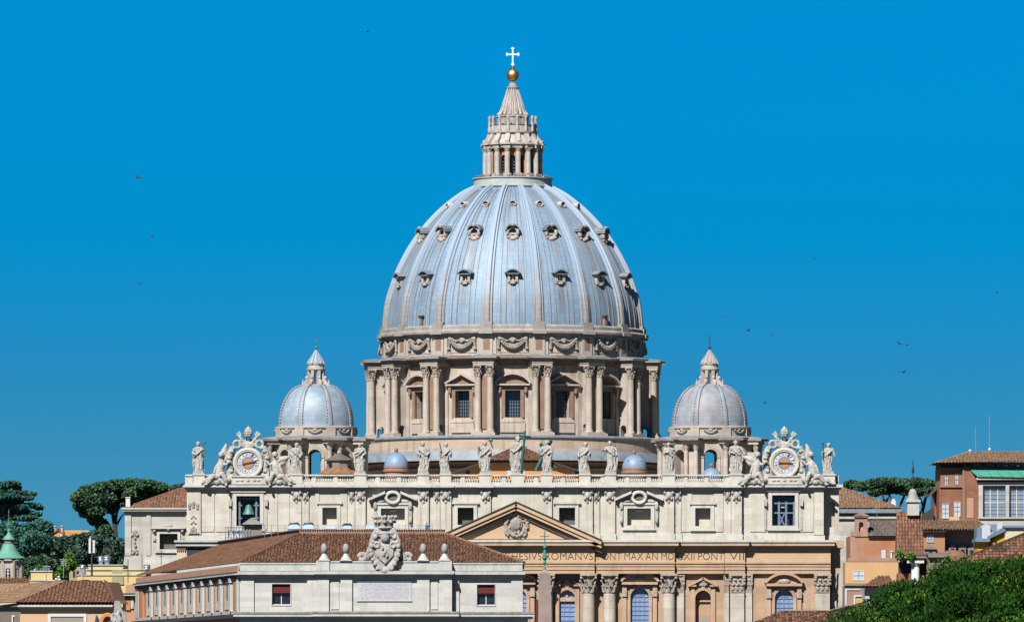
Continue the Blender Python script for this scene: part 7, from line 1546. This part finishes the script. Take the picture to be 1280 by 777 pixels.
OW = thing('tan_house', 'tan house with white shutters right of the facade corner', 'house', (q(1090), D, 0)); m = M('ochre_wall'); m.pb(D, 1056.5, 1125, 702, 729, 0, 9); m.use('pinkish_wall'); m.pb(D, 1056, 1125, 731, 900, .1, 9); build('wall', m, OW); m = M('hut_wall'); m.pb(D, 1055, 1125, 728.4, 731.4, .5, 1); m.use('attic_trim'); m.pb(D, 1056, 1076, 735, 737, .25, 0); m.pb(D, 1056, 1058.5, 737, 800, .25, 0); build('ledge', m, OW)
win('window', OW, D, 1067, 1079.5, 713.2, 724.2, 'white_paint', 'shutter', .7, .06, 1, 'blue_paint'); win('window', OW, D, 1069, 1079, 745, 760, 'white_paint', 'ochre_wall', 1.8, .1, f=.32)
# tall tiled turret with white lantern
D = 900.0; q = lambda a: PX(a, D); z = lambda a: PZ(a, D)
TT_ = thing('tiled_turret', 'steep rust tiled turret crowned by a white lantern, right of the facade', 'turret', (q(1138), D, 0))
m = M('brick_wall'); m.pb(D, 1123, 1153, 716, 900, -.6, 4.6); m.use('eave_and_shade'); m.pb(D, 1124.5, 1159, 698.5, 718, -1.0, 3); build('wall', m, TT_)  # dark box puts the shade of the recess into its colour
m = M(); tile_roof(m, 'tile_rust', 'tile_rust', [(q(1121), D - .3, z(691)), (q(1154.5), D - .3, z(691)), (PX(1153, D + 1.8), D + 1.8, PZ(639.5, D + 1.8)), (PX(1122, D + 1.8), D + 1.8, PZ(639.5, D + 1.8))], .36, .5, .13); m.use('tile_rust'); m.hexa([(q(1121), D - .25, z(691)), (q(1154.5), D - .25, z(691)), (q(1154.5), D + 4.5, z(691)), (q(1121), D + 4.5, z(691))], [(q(1122.2), D + 1.8, z(640)), (q(1153), D + 1.8, z(640)), (q(1153), D + 2.6, z(640)), (q(1122.2), D + 2.6, z(640))]); build('tiled_roof', m, TT_, recalc=False)
m = M('wing_stone'); m.pb(D, 1134.8, 1149.4, 626.5, 643.5, -.9, 2.5); m.pb(D, 1133, 1151.2, 624.2, 626.8, -.7, 2.7); m.use('finial_stone'); m.lathe([(8.4 * D / F, z(624.2)), (6.2 * D / F, z(620.5)), (5.2 * D / F, z(616)), (4.6 * D / F, z(613)), (2.6 * D / F, z(610.5)), (.02, z(610))], (q(1142), D + 1.7), 20); build('lantern', m, TT_)
m = M('hut_wall'); m.pb(D, 1121, 1160, 693.5, 697, .9, 4); m.pb(D, 1123, 1158, 697, 700, .5, 4); m.use('tile_grey'); m.hexa([(q(1120), D - 1, z(693.6)), (q(1160), D - 1, z(693.6)), (q(1160), D + 4, z(693.6)), (q(1120), D + 4, z(693.6))], [(q(1122), D - .2, z(690.6)), (q(1156), D - .2, z(690.6)), (q(1156), D + 4, z(690.6)), (q(1122), D + 4, z(690.6))]); m.use('wing_stone'); m.pb(D, 1122.5, 1128, 699.8, 702, .7, 1); build('cornice', m, TT_)
m = M('white_paint'); m.lathe([(5 * D / F, 2), (5 * D / F, z(709)), (4.4 * D / F, z(708)), (5.4 * D / F, z(706)), (6.4 * D / F, z(704.4)), (6.4 * D / F, z(703.4))], (q(1144), D - .3), 16); m.pb(D, 1133.5, 1154.5, 700.2, 703.4, 1.0, .6); build('column', m, TT_)
PLT = [(1124.5, 691.5, 4, 'clump of yellow green weeds on the turret ledge, left corner'), (1138, 694, 6, 'clump of yellow green weeds on the turret ledge, hanging in the middle'), (1162, 696, 4, 'clump of yellow green weeds right of the turret ledge')]
for i, (a, b, w_, lab) in enumerate(PLT):
    o = leaf_cloud('weed', [(q(a), D - 1.2, z(b), w_ * .09, .4, .38), (q(a), D - 1.3, z(b + 4), w_ * .06, .3, .4)], 220, .22, 'leaf_bright', None, 40 + i, origin=(q(a), D - 1.2, z(b + 5))); tag(o, lab, 'plant', 'weeds on the turret ledge')
# middle brick buildings
D = 1000.0; q = lambda a: PX(a, D); z = lambda a: PZ(a, D)
BR = thing('brick_chapel', 'brick building with terracotta roof and small gabled dormers below the tall brick palace', 'building', (q(1185), D, 0))
m = M('peeling_wall'); m.pb(D, 1153, 1181, 664, 900, 0, 8); m.use('pinkish_wall'); m.pb(D, 1181, 1232, 663, 900, -2.0, 9); build('wall', m, BR)
m = M('pinkish_wall'); m.pb(D, 1152, 1183, 661.5, 664.2, .7, 8); m.pb(D, 1152.5, 1182, 664, 666, .4, 8); m.pb(D, 1181, 1232, 661.5, 664, -1.2, 8); build('cornice', m, BR)
m = M(); tile_roof(m, 'tile_tan', 'tile_tan', [(q(1151), D - .9, z(661.6)), (q(1236), D - .9, z(661.6)), (PX(1224, D + 6), D + 6, PZ(650, D + 6)), (PX(1153, D + 6), D + 6, PZ(650, D + 6))], .42, .6, .12); build('roof', m, BR, recalc=False)
win('window', BR, D, 1159.5, 1166, 668.5, 676.5, 'attic_trim', 'glass_pane', .8, .1, 1)
for a, y0, f in ((1163, 686, .8), (1191, 684, -1.2), (1203.5, 685, -1.2), (1215, 686, -1.2)):
    m = M('hut_wall'); w_ = 8 if a < 1170 else 5.5; m.prism([(q(a - w_), z(y0)), (q(a + w_), z(y0)), (q(a), z(y0 - 6))], D - f, D + 2.2); m.pb(D, a - w_ * .8, a + w_ * .8, y0, y0 + 14, f - .3, 1); m.use('dark_pane'); m.prism([(q(a) + 2.6 * D / F * cos(t), z(y0 + 2) + 2.6 * D / F * sin(t)) for t in [2 * pi * j / 14 for j in range(14)]], D - f + .25, D - f + .5) if False else m.pb(D, a - 2, a + 2, y0 + 1, y0 + 6, f - .25, 0); build('dormer', m, BR)
m = M('tile_rust'); m.ell((q(1190), D - 2, z(702)), (2.4, 1.5, 1.6), 16, 10); build('apse_roof', m, BR)
m = M('hut_wall'); m.pb(880, 1160, 1189, 693, 696, .6, 3); m.pb(880, 1161, 1187, 696, 800, 0, 3); m.use('tile_grey'); m.pb(880, 1159, 1189, 690.5, 693, .5, 3); tag(build('parapet', m), 'brown ledged parapet between the tiled turret and the dark roof', 'wall')
# tall brick palace
D = 1150.0; q = lambda a: PX(a, D); z = lambda a: PZ(a, D)
BP = thing('brick_palace', 'tall red brick palace with copper roof and big glazed loggia at the right edge', 'building', (q(1230), D, 0))
m = M('brick_wall'); m.pb(D, 1174, 1204.5, 608, 900, 0, 14); m.use('brown_stucco'); m.pb(D, 1175.5, 1204.3, 584, 608, 0, 14); m.use('eave_and_shade'); m.pb(D, 1176, 1204.2, 578, 584.2, -.1, 14); build('wall', m, BP)
m = M('brick_wall'); m.pp(D, [(1204.5, 900), (1223, 900), (1223, 597), (1207, 581), (1204.5, 579)], .5, 14); build('side_wall', m, BP)
m = M('brown_stucco'); m.pb(D, 1174.5, 1205, 606.2, 608.6, .3, 0); m.pb(D, 1202.8, 1206, 584, 650, .62, 0); build('band', m, BP)
m = M(); er = [Vector((q(1168.5), D - 1.6, z(578.5))), Vector((q(1300), D - 1.6, z(577))), Vector((PX(1300, D + 6), D + 6, PZ(564.5, D + 6))), Vector((PX(1212.5, D + 6), D + 6, PZ(564, D + 6)))]
tile_roof(m, 'tile_tan', 'tile_tan', er, .5, .75, .12); tile_roof(m, 'tile_tan', 'tile_tan', [er[0] + Vector((0, 16, 0)), er[0], er[3]], .6, .8, .12); m.use('eave_and_shade'); m.pb(D, 1169.5, 1300, 578, 579.6, 1.4, 8)
for k in range(5): m.use('brick_wall'); m.pb(D, 1216 + k * 15, 1226 + k * 15, 577.6, 582, .2, 3)
build('roof', m, BP, recalc=False)
m = M('copper_roof'); m.hexa([(q(1221), D - 1.8, z(595.6)), (q(1300), D - 1.8, z(597)), (q(1300), D + 2, z(597)), (q(1221), D + 2, z(595.6))], [(q(1206.5), D + .3, z(580.6)), (q(1300), D + .3, z(582.5)), (q(1300), D + 2, z(582.5)), (q(1206.5), D + 2, z(580.6))])
for k in range(6): a0, a1 = 1226 + k * 13, 1213 + k * 13.5; m.tube([(q(a0), D - 1.85, z(595.4 + k * .2)), (q(a1), D + .25, z(580.8 + k * .3))], .07, 5)
build('copper_roof', m, BP)
m = M('cream_wall'); m.pb(D, 1222.5, 1300, 602, 606.5, .8, 4); m.pb(D, 1220, 1300, 597, 599.5, 1.5, 4); m.use('eave_and_shade'); m.pb(D, 1221, 1300, 599.3, 602.2, 1.0, 4); m.use('wing_stone'); m.pb(D, 1222.5, 1300, 646, 700, .8, 4); m.pb(D, 1222, 1300, 646, 648, 1.1, 3)
m.use('wing_stone'); m.pb(D, 1222.8, 1228.2, 606.4, 646.2, .9, 4); m.pb(D, 1256.6, 1261, 606.4, 646.2, .9, 4); build('loggia', m, BP)
for a, b in ((1228.2, 1256.6), (1261, 1290)):
    m = M('grey_glass'); m.pb(D, a, b, 606.4, 646, .1, 1); m.use('white_paint')
    for j in range(1, 3): c = a + (b - a) * j / 3; m.pb(D, c - .5, c + .5, 606.4, 646, .22, 0)
    for c in (611, 628): m.pb(D, a, b, c - .5, c + .5, .21, 0)
    m.use('mullion')
    for j in range(13): c = a + (b - a) * (j + .5) / 13; m.pb(D, c - .14, c + .14, 606.4, 646, .16, 0)
    for j in range(8): c = 609 + j * 4.7; m.pb(D, a, b, c - .22, c + .22, .17, 0)
    build('glazing', m, BP)
for a, b, yt, yb, pn in ((1181, 1184.6, 594, 606, 'shutter'), (1194, 1197.8, 593, 605, 'shutter')): win('window', BP, D, a, b, yt, yb, 'brown_stucco', pn, .6, .1, 1, 'dark_metal')
for a, b, yt, yb in ((1178, 1185.3, 629.5, 647), (1193, 1200, 627.3, 644.5)): win('window', BP, D, a, b, yt, yb, 'white_paint', 'shutter', .5, .1, 2, 'blue_paint')
m = M('palazzo_pink'); m.pb(D, 1208.5, 1216.5, 622, 647, .56, 0); m.use('peach_wall'); m.pb(D, 1186, 1199, 645.5, 650, .6, 0); build('blind_panel', m, BP)
m = M('brick_wall'); m.pb(D + 8, 1168, 1174.2, 612, 900, 0, 10); m.use('eave_and_shade'); m.hexa([(PX(1165, D + 6), D + 6, PZ(617, D)), (PX(1174.5, D + 6), D + 6, PZ(607, D)), (PX(1174.5, D + 18), D + 18, PZ(607, D)), (PX(1165, D + 18), D + 18, PZ(617, D))], [(PX(1165, D + 6), D + 6, PZ(615.5, D)), (PX(1174.5, D + 6), D + 6, PZ(605.5, D)), (PX(1174.5, D + 18), D + 18, PZ(605.5, D)), (PX(1165, D + 18), D + 18, PZ(615.5, D))]); build('rear_wing', m, BP)
m = M('eave_and_shade'); m.pp(D + 3, [(1154, 655), (1167, 655), (1167, 634), (1158, 640), (1154, 645)], 0, 8); build('lean_to_roof', m, BP)
mast('aerial', 'tall thin aerial on the brick palace roof, right of a shorter one', 'antenna', 1236.8, 1156.0, 519, 566, .07, 'steel', lambda m: (m.use('white_paint'), m.ell((PX(1237, 1156), 1156, PZ(561.5, 1156)), (.22, .22, .3), 8, 6)))
mast('aerial', 'shorter thin aerial on the brick palace roof', 'antenna', 1219.6, 1156.0, 533, 566, .06, 'steel')
mast('aerial', 'white knob on the corner of the brick palace roof', 'roof knob', 1212.6, 1155.0, 562.5, 566, .12, 'white_paint', lambda m: m.ell((PX(1212.6, 1155), 1155, PZ(563, 1155)), .22, 10, 8))
mast('aerial', 'mast with a thick middle rising from the pines right of the facade', 'antenna', 1141.2, 1590.0, 575, 625, .10, 'dark_metal', lambda m: m.lathe([(.05, PZ(592, 1590)), (.30, PZ(589, 1590)), (.25, PZ(584, 1590)), (.05, PZ(581, 1590))], (PX(1141.2, 1590), 1590), 8))
# yellow house and nearer dark roofs
D = 700.0; q = lambda a: PX(a, D); z = lambda a: PZ(a, D)
YH = thing('yellow_house', 'bright yellow and cream house with blue grey parapets at the right edge', 'house', (q(1255), D, 0))
m = M('deep_yellow'); m.pb(D, 1222, 1236, 676.5, 720, 0, 6); m.hexa([(q(1235), D + .5, z(720)), (q(1254.5), D - 1.5, z(720)), (q(1254.5), D + 5, z(720)), (q(1235), D + 5, z(720))], [(q(1235), D + .5, z(673)), (q(1254.5), D - 1.5, z(663)), (q(1254.5), D + 5, z(663)), (q(1235), D + 5, z(673))]); m.use('cream_wall'); m.pb(D, 1254.5, 1300, 659.5, 720, 2, 5); build('wall', m, YH)
m = M('blue_paint'); m.pb(D, 1219, 1237, 672.5, 676.7, .6, 5); m.pb(D, 1221, 1227, 659, 672.5, .1, 4); m.hexa([(q(1234), D - .1, z(674)), (q(1255), D - 2.2, z(664)), (q(1255), D + 3, z(664)), (q(1234), D + 3, z(674))], [(q(1234), D - .1, z(670)), (q(1255), D - 2.2, z(659.5)), (q(1255), D + 3, z(659.5)), (q(1234), D + 3, z(670))]); m.pb(D, 1238, 1247, 654.5, 664, -1, 2.5); m.pb(D, 1253.5, 1300, 657, 659.6, 2.3, 4); m.use('shutter'); m.pb(D, 1227, 1238, 656, 672.5, .05, 3); m.pb(D, 1247, 1254, 652, 660, -1, 2); build('parapet', m, YH)
m = M('dark_pane')
for a, b, c, d in ((1238, 1241, 679, 684), (1243.5, 1246.5, 676.5, 682)): m.pb(D, a, b, c, d, .6, 0)
build('window', m, YH)
D = 620.0; q = lambda a: PX(a, D); z = lambda a: PZ(a, D)
DR_ = thing('dark_roof_house', 'house under a broad dark brown roof with a white eave wall behind the tree', 'house', (q(1240), D, 0)); m = M('white_paint'); m.pb(D, 1190, 1320, 703, 900, 0, 8); build('wall', m, DR_)
m = M(); tile_roof(m, 'tile_dark', 'tile_brown', [(q(1192), D - .6, z(703)), (q(1330), D - .6, z(703)), (PX(1330, D + 5), D + 5, PZ(650, D + 5)), (PX(1322, D + 5), D + 5, PZ(650, D + 5))], .3, .45, .05); m.use('tile_dark'); m.tube([(q(1192), D - .6, z(702.8)), (PX(1322, D + 5), D + 5, PZ(649.6, D + 5))], .13, 6); build('roof', m, DR_, recalc=False)
D = 800.0; q = lambda a: PX(a, D); z = lambda a: PZ(a, D)
SH = thing('small_house', 'small house with a rusty tiled hip roof peeping over the tree', 'house', (q(1096), D, 0)); m = M('wing_stone'); m.pb(D, 1081, 1116, 734, 900, 0, 6); build('wall', m, SH); m = M(); tile_roof(m, 'tile_rust', 'tile_rust', [(q(1077), D - .8, z(732.5)), (q(1120), D - .8, z(732.5)), (PX(1112, D + 3), D + 3, PZ(719.5, D + 3)), (PX(1098, D + 3), D + 3, PZ(719.5, D + 3))], .36, .5, .1); m.use('eave_and_shade'); m.pb(D, 1077.5, 1119, 732.2, 734.5, .75, .2); build('roof', m, SH, recalc=False)
D = 850.0; q = lambda a: PX(a, D); z = lambda a: PZ(a, D)
LR = thing('low_house', 'house with a dark red brown roof below the right end of the facade', 'house', (q(1000), D, 0)); m = M('pinkish_wall'); m.pb(D, 925, 1075, 790, 900, 0, 14); build('wall', m, LR); m = M()
tile_roof(m, 'tile_dark', 'tile_brown', [(q(905), D - 1, z(793)), (q(1080), D - 1, z(793)), (PX(1038, D + 6), D + 6, PZ(763, D + 6)), (PX(975.5, D + 6), D + 6, PZ(763, D + 6))], .36, .5, .06); tile_roof(m, 'tile_dark', 'tile_dark', [(PX(1030, D + 5), D + 5, z(777)), (PX(1090, D + 5), D + 5, z(777)), (PX(1075, D + 8), D + 8, PZ(752, D + 8)), (PX(1050, D + 8), D + 8, PZ(761, D + 8))], .36, .5, .06); m.use('hut_wall'); m.tube([(PX(975, D + 6), D + 6, PZ(762.6, D + 6)), (PX(1038, D + 6), D + 6, PZ(762.6, D + 6)), (PX(1062, D + 7), D + 7, PZ(756, D + 7))], .12, 6); build('roof', m, LR, recalc=False)

# roof clutter
for i, (px, D, y0, y1, lab) in enumerate(((58, 940.0, 706, 727, 'crooked aerial on the ridge of the ochre house, left'), (104, 940.0, 712, 727, 'short aerial on the ridge of the ochre house, right'), (1096, 1256.0, 632, 650, 'aerial on the grey tiled roof of the peeling house'))):
    mast('aerial', lab, 'antenna', px, D, y0, y1 + 3, .045, 'steel', yagi(px, D, y0))
# =================================================================== trees
def trunk(parent, pts, rad, name='trunk'):
    m = M('bark'); m.tube(pts, rad, 10); return build(name, m, parent)
def blobs_from(D, lst, dep=1.0, jit=6.0, seed=1):
    rg = random.Random(seed); out_ = []
    for px, py, rx, ry in lst:
        k = D / F; out_.append((PX(px, D), D + rg.uniform(-jit, jit), PZ(py, D), rx * k, max(rx, ry) * k * dep, ry * k))
    return out_
def tree(name, lab, D, base, lst, n, size, m, limbs, seed, group='trees on the hill', jit=4.0, aspect=.6, shell=.5, up=.3):
    T = thing(name, lab, 'tree', (PX(base, D), D, 20), group)
    B = blobs_from(D, lst, 1.0, jit, seed)
    leaf_cloud('crown', B, n, size, m, T, seed, shell=shell, aspect=aspect, upright=up)
    mm = M('bark')
    for pts, r0, r1 in limbs:
        P = [PT(a, b, D) for a, b in pts]; mm.tube(P, [r0 + (r1 - r0) * i / (len(P) - 1) for i in range(len(P))], 8)
    build('trunk', mm, T); return T
# umbrella pine left
tree('umbrella_pine', 'big dark umbrella pine with a broad flat crown left of the pale stone wing', 1560.0, 143,
     [(101, 622, 12, 7), (112, 614, 14, 7), (128, 610, 15, 7), (146, 607, 15, 7), (165, 604, 16, 5.5), (184, 606, 14, 5.5), (199, 609, 11, 5), (100, 632, 9, 6), (113, 627, 14, 8), (130, 624, 15, 9), (148, 622, 15, 9), (168, 617, 15, 8), (188, 617, 12, 7), (205, 614, 7, 4), (108, 640, 9, 6), (122, 638, 11, 7), (137, 634, 9, 6), (118, 649, 9, 6), (127, 655, 7, 6), (165, 628, 12, 6), (184, 627, 10, 6), (133, 664, 9, 7), (124, 668, 9, 7)],
     30000, .62, 'leaf_pine', [([(146, 715), (144.5, 680), (143.5, 655), (140.5, 640), (133, 628)], .7, .25), ([(143.6, 655), (146, 640), (152, 628)], .4, .15), ([(144, 668), (134, 652), (122, 643), (108, 636)], .35, .1), ([(143.5, 660), (150, 648), (160, 634)], .3, .1), ([(140.5, 642), (128, 634), (112, 626)], .28, .1)], 3, jit=3.5)
tree('umbrella_pine', 'distant hazy pine top just left of the facade corner', 1750.0, 220, [(214, 613, 7, 4), (224, 611, 7, 4), (232, 609, 6, 4), (220, 621, 9, 6)], 4500, .7, 'leaf_far', [([(222, 660), (221, 625)], .5, .3)], 4)
# cedar left
tiers = [(14, 604, 10, 2.2), (3, 606, 14, 3), (18, 609, 8, 2.5), (6, 613, 18, 3.2), (25, 616, 14, 2.0), (38, 617, 7, 1.6), (5, 621, 20, 3), (28, 622.5, 14, 2), (12, 627, 16, 3), (38, 631.5, 12, 1.8), (48, 634, 6, 1.8), (26, 634, 10, 2.4), (30, 640, 12, 2.2), (44, 643, 9, 1.8), (6, 636, 18, 5), (16, 646, 18, 4), (36, 648, 12, 2.4)]
tree('cedar_tree', 'cedar with flat spreading layers at the left edge', 1480.0, 4, tiers, 22000, .55, 'leaf_cedar', [([(6, 720), (5, 660), (6, 625), (9, 606)], .8, .2), ([(6, 640), (25, 634), (48, 633)], .22, .07), ([(6, 622), (22, 618), (40, 617)], .2, .06), ([(6, 652), (25, 646), (45, 643)], .22, .07)], 5, jit=2.5, up=.8)
tree('leafy_tree', 'rounded dark tree standing under the cedar at the left', 1470.0, 46, [(50, 660, 13, 10), (60, 662, 5, 9), (38, 664, 14, 10), (26, 672, 15, 12), (44, 678, 16, 14), (56, 678, 9, 12), (12, 664, 15, 12), (8, 684, 16, 14), (30, 692, 18, 12)], 24000, .62, 'leaf_cedar', [([(44, 730), (44, 690), (45, 665)], .6, .3)], 6)
tree('leafy_tree', 'low dark tree below the far orange house', 1500.0, 78, [(70, 680, 9, 8), (82, 680, 10, 9), (95, 677, 11, 8), (106, 676, 8, 9), (78, 695, 14, 10), (62, 693, 9, 9), (97, 694, 14, 10)], 18000, .62, 'leaf_far', [([(84, 725), (84, 690)], .6, .3)], 7)
tree('leafy_tree', 'very dark tree mass behind the phone mast', 1510.0, 128, [(118, 676, 10, 12), (130, 682, 10, 12), (150, 684, 8, 10), (142, 690, 8, 8), (112, 695, 12, 12), (128, 698, 14, 12), (146, 700, 12, 12), (156, 697, 7, 12)], 18000, .62, 'leaf_far', [([(130, 725), (130, 690)], .6, .3)], 8)
tree('leafy_tree', 'olive green tree behind the yellow rooftop room', 1200.0, 48, [(42, 705, 12, 9), (54, 703, 9, 9), (64, 706, 8, 8), (36, 715, 10, 8), (50, 716, 13, 8), (66, 716, 10, 8)], 12000, .42, 'leaf_pine', [([(50, 780), (50, 712)], .4, .2)], 9)
tree('leafy_tree', 'bright green tree between the yellow rooftop room and the olive wall', 1150.0, 87, [(87, 697, 5, 6), (84, 704, 6, 7), (90, 706, 5, 6), (80, 712, 7, 6), (76, 718, 8, 6)], 6000, .34, 'leaf_bright', [([(85, 780), (85, 706)], .3, .15)], 10)
# pines right
RP = [(1066, 605, 10, 4.5), (1078, 607, 10, 5), (1092, 604, 10, 5), (1104, 602, 11, 5)], [(1118, 604, 11, 6), (1106, 610, 12, 7), (1094, 613, 9, 6), (1120, 611, 9, 5)], [(1132, 604, 11, 5.5), (1145, 603, 10, 5), (1130, 612, 9, 6), (1142, 612, 8, 5)], [(1158, 604, 11, 5), (1170, 606, 9, 4.5), (1160, 611, 10, 5), (1150, 615, 6, 4), (1172, 613, 6, 4)]
RL_ = [[([(1074, 660), (1072, 625), (1070, 608)], .4, .2)], [([(1107, 655), (1106, 632), (1104, 620), (1098, 612)], .42, .16), ([(1106, 630), (1112, 618), (1118, 609)], .28, .12)], [([(1122, 655), (1124, 634), (1130, 620), (1136, 608)], .42, .16), ([(1114, 652), (1116, 632), (1113, 620), (1107, 613)], .36, .12)], [([(1152, 660), (1153, 638), (1157, 622), (1160, 610)], .5, .2), ([(1154, 632), (1150, 622), (1146, 614)], .25, .1), ([(1157, 622), (1166, 614), (1171, 609)], .22, .1)]]
for i, lab in enumerate(('umbrella pine just right of the facade corner, its trunk hidden by the tiled roof', 'umbrella pine second from the facade corner with a forked trunk', 'umbrella pine left of the white turret lantern, with two leaning trunks', 'umbrella pine right of the white turret lantern with a bare curved trunk')):
    tree('umbrella_pine', lab, 1600.0 + 8 * i, (1070, 1106, 1124, 1153)[i], RP[i], 8500, .55, 'leaf_pine', RL_[i], 20 + i, 'pines on the ridge right of the facade', 3)
# near tree crown, lower right
D = 260.0; k = D / F; NT = thing('pine_tree', 'dense bright green pine crown filling the lower right corner', 'tree', (PX(1275, D), D, 0)); rg = random.Random(12); B = []
cx0, cy0, cz0 = PX(1282, D), D, PZ(852, D); RX, RY, RZ = 268 * k, 6.5, 145 * k
for i in range(430):
    a = rg.uniform(0, 2 * pi); t = rg.uniform(.02, 1.0); el = asin(t); s_ = rg.uniform(.84, .99); r = rg.choice([.35, .45, .6, .8, 1.0]) * rg.uniform(.85, 1.15)
    if -cos(el) * cos(a) > .55 and rg.random() < .3: continue
    B.append((cx0 + RX * s_ * cos(el) * sin(a), cy0 - RY * s_ * cos(el) * cos(a), cz0 + RZ * s_ * sin(el) * (1 + .02 * sin(6 * a)), r, r, r * .62))
B += [(PX(1272, D), D - 1.5, PZ(703.5, D), .45, .5, .25), (PX(1228, D), D - 2, PZ(706, D), .5, .5, .22)]
B += [(cx0 + RX * .80 * cos(e) * sin(a), cy0 - RY * .8 * cos(e) * cos(a), cz0 + RZ * .80 * sin(e), 1.1, 1.1, .8) for a in [k * .35 for k in range(18)] for e in (.1, .5, .9, 1.3)]
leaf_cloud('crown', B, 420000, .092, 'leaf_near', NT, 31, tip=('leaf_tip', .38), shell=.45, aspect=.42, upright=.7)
m = M('bark'); m.tube([(cx0, D, 0), (cx0 + .2, D, 8), (cx0, D, 13.5)], [.45, .38, .3], 12)
for i in range(9): a = i * .7; m.tube([(cx0, D, 11 + i * .25), (cx0 + 3 * sin(a), D - 2.5 * cos(a), 14.2), (cx0 + 5.6 * sin(a), D - 4.8 * cos(a), 16.2)], [.2, .13, .05], 7)
build('trunk', m, NT)
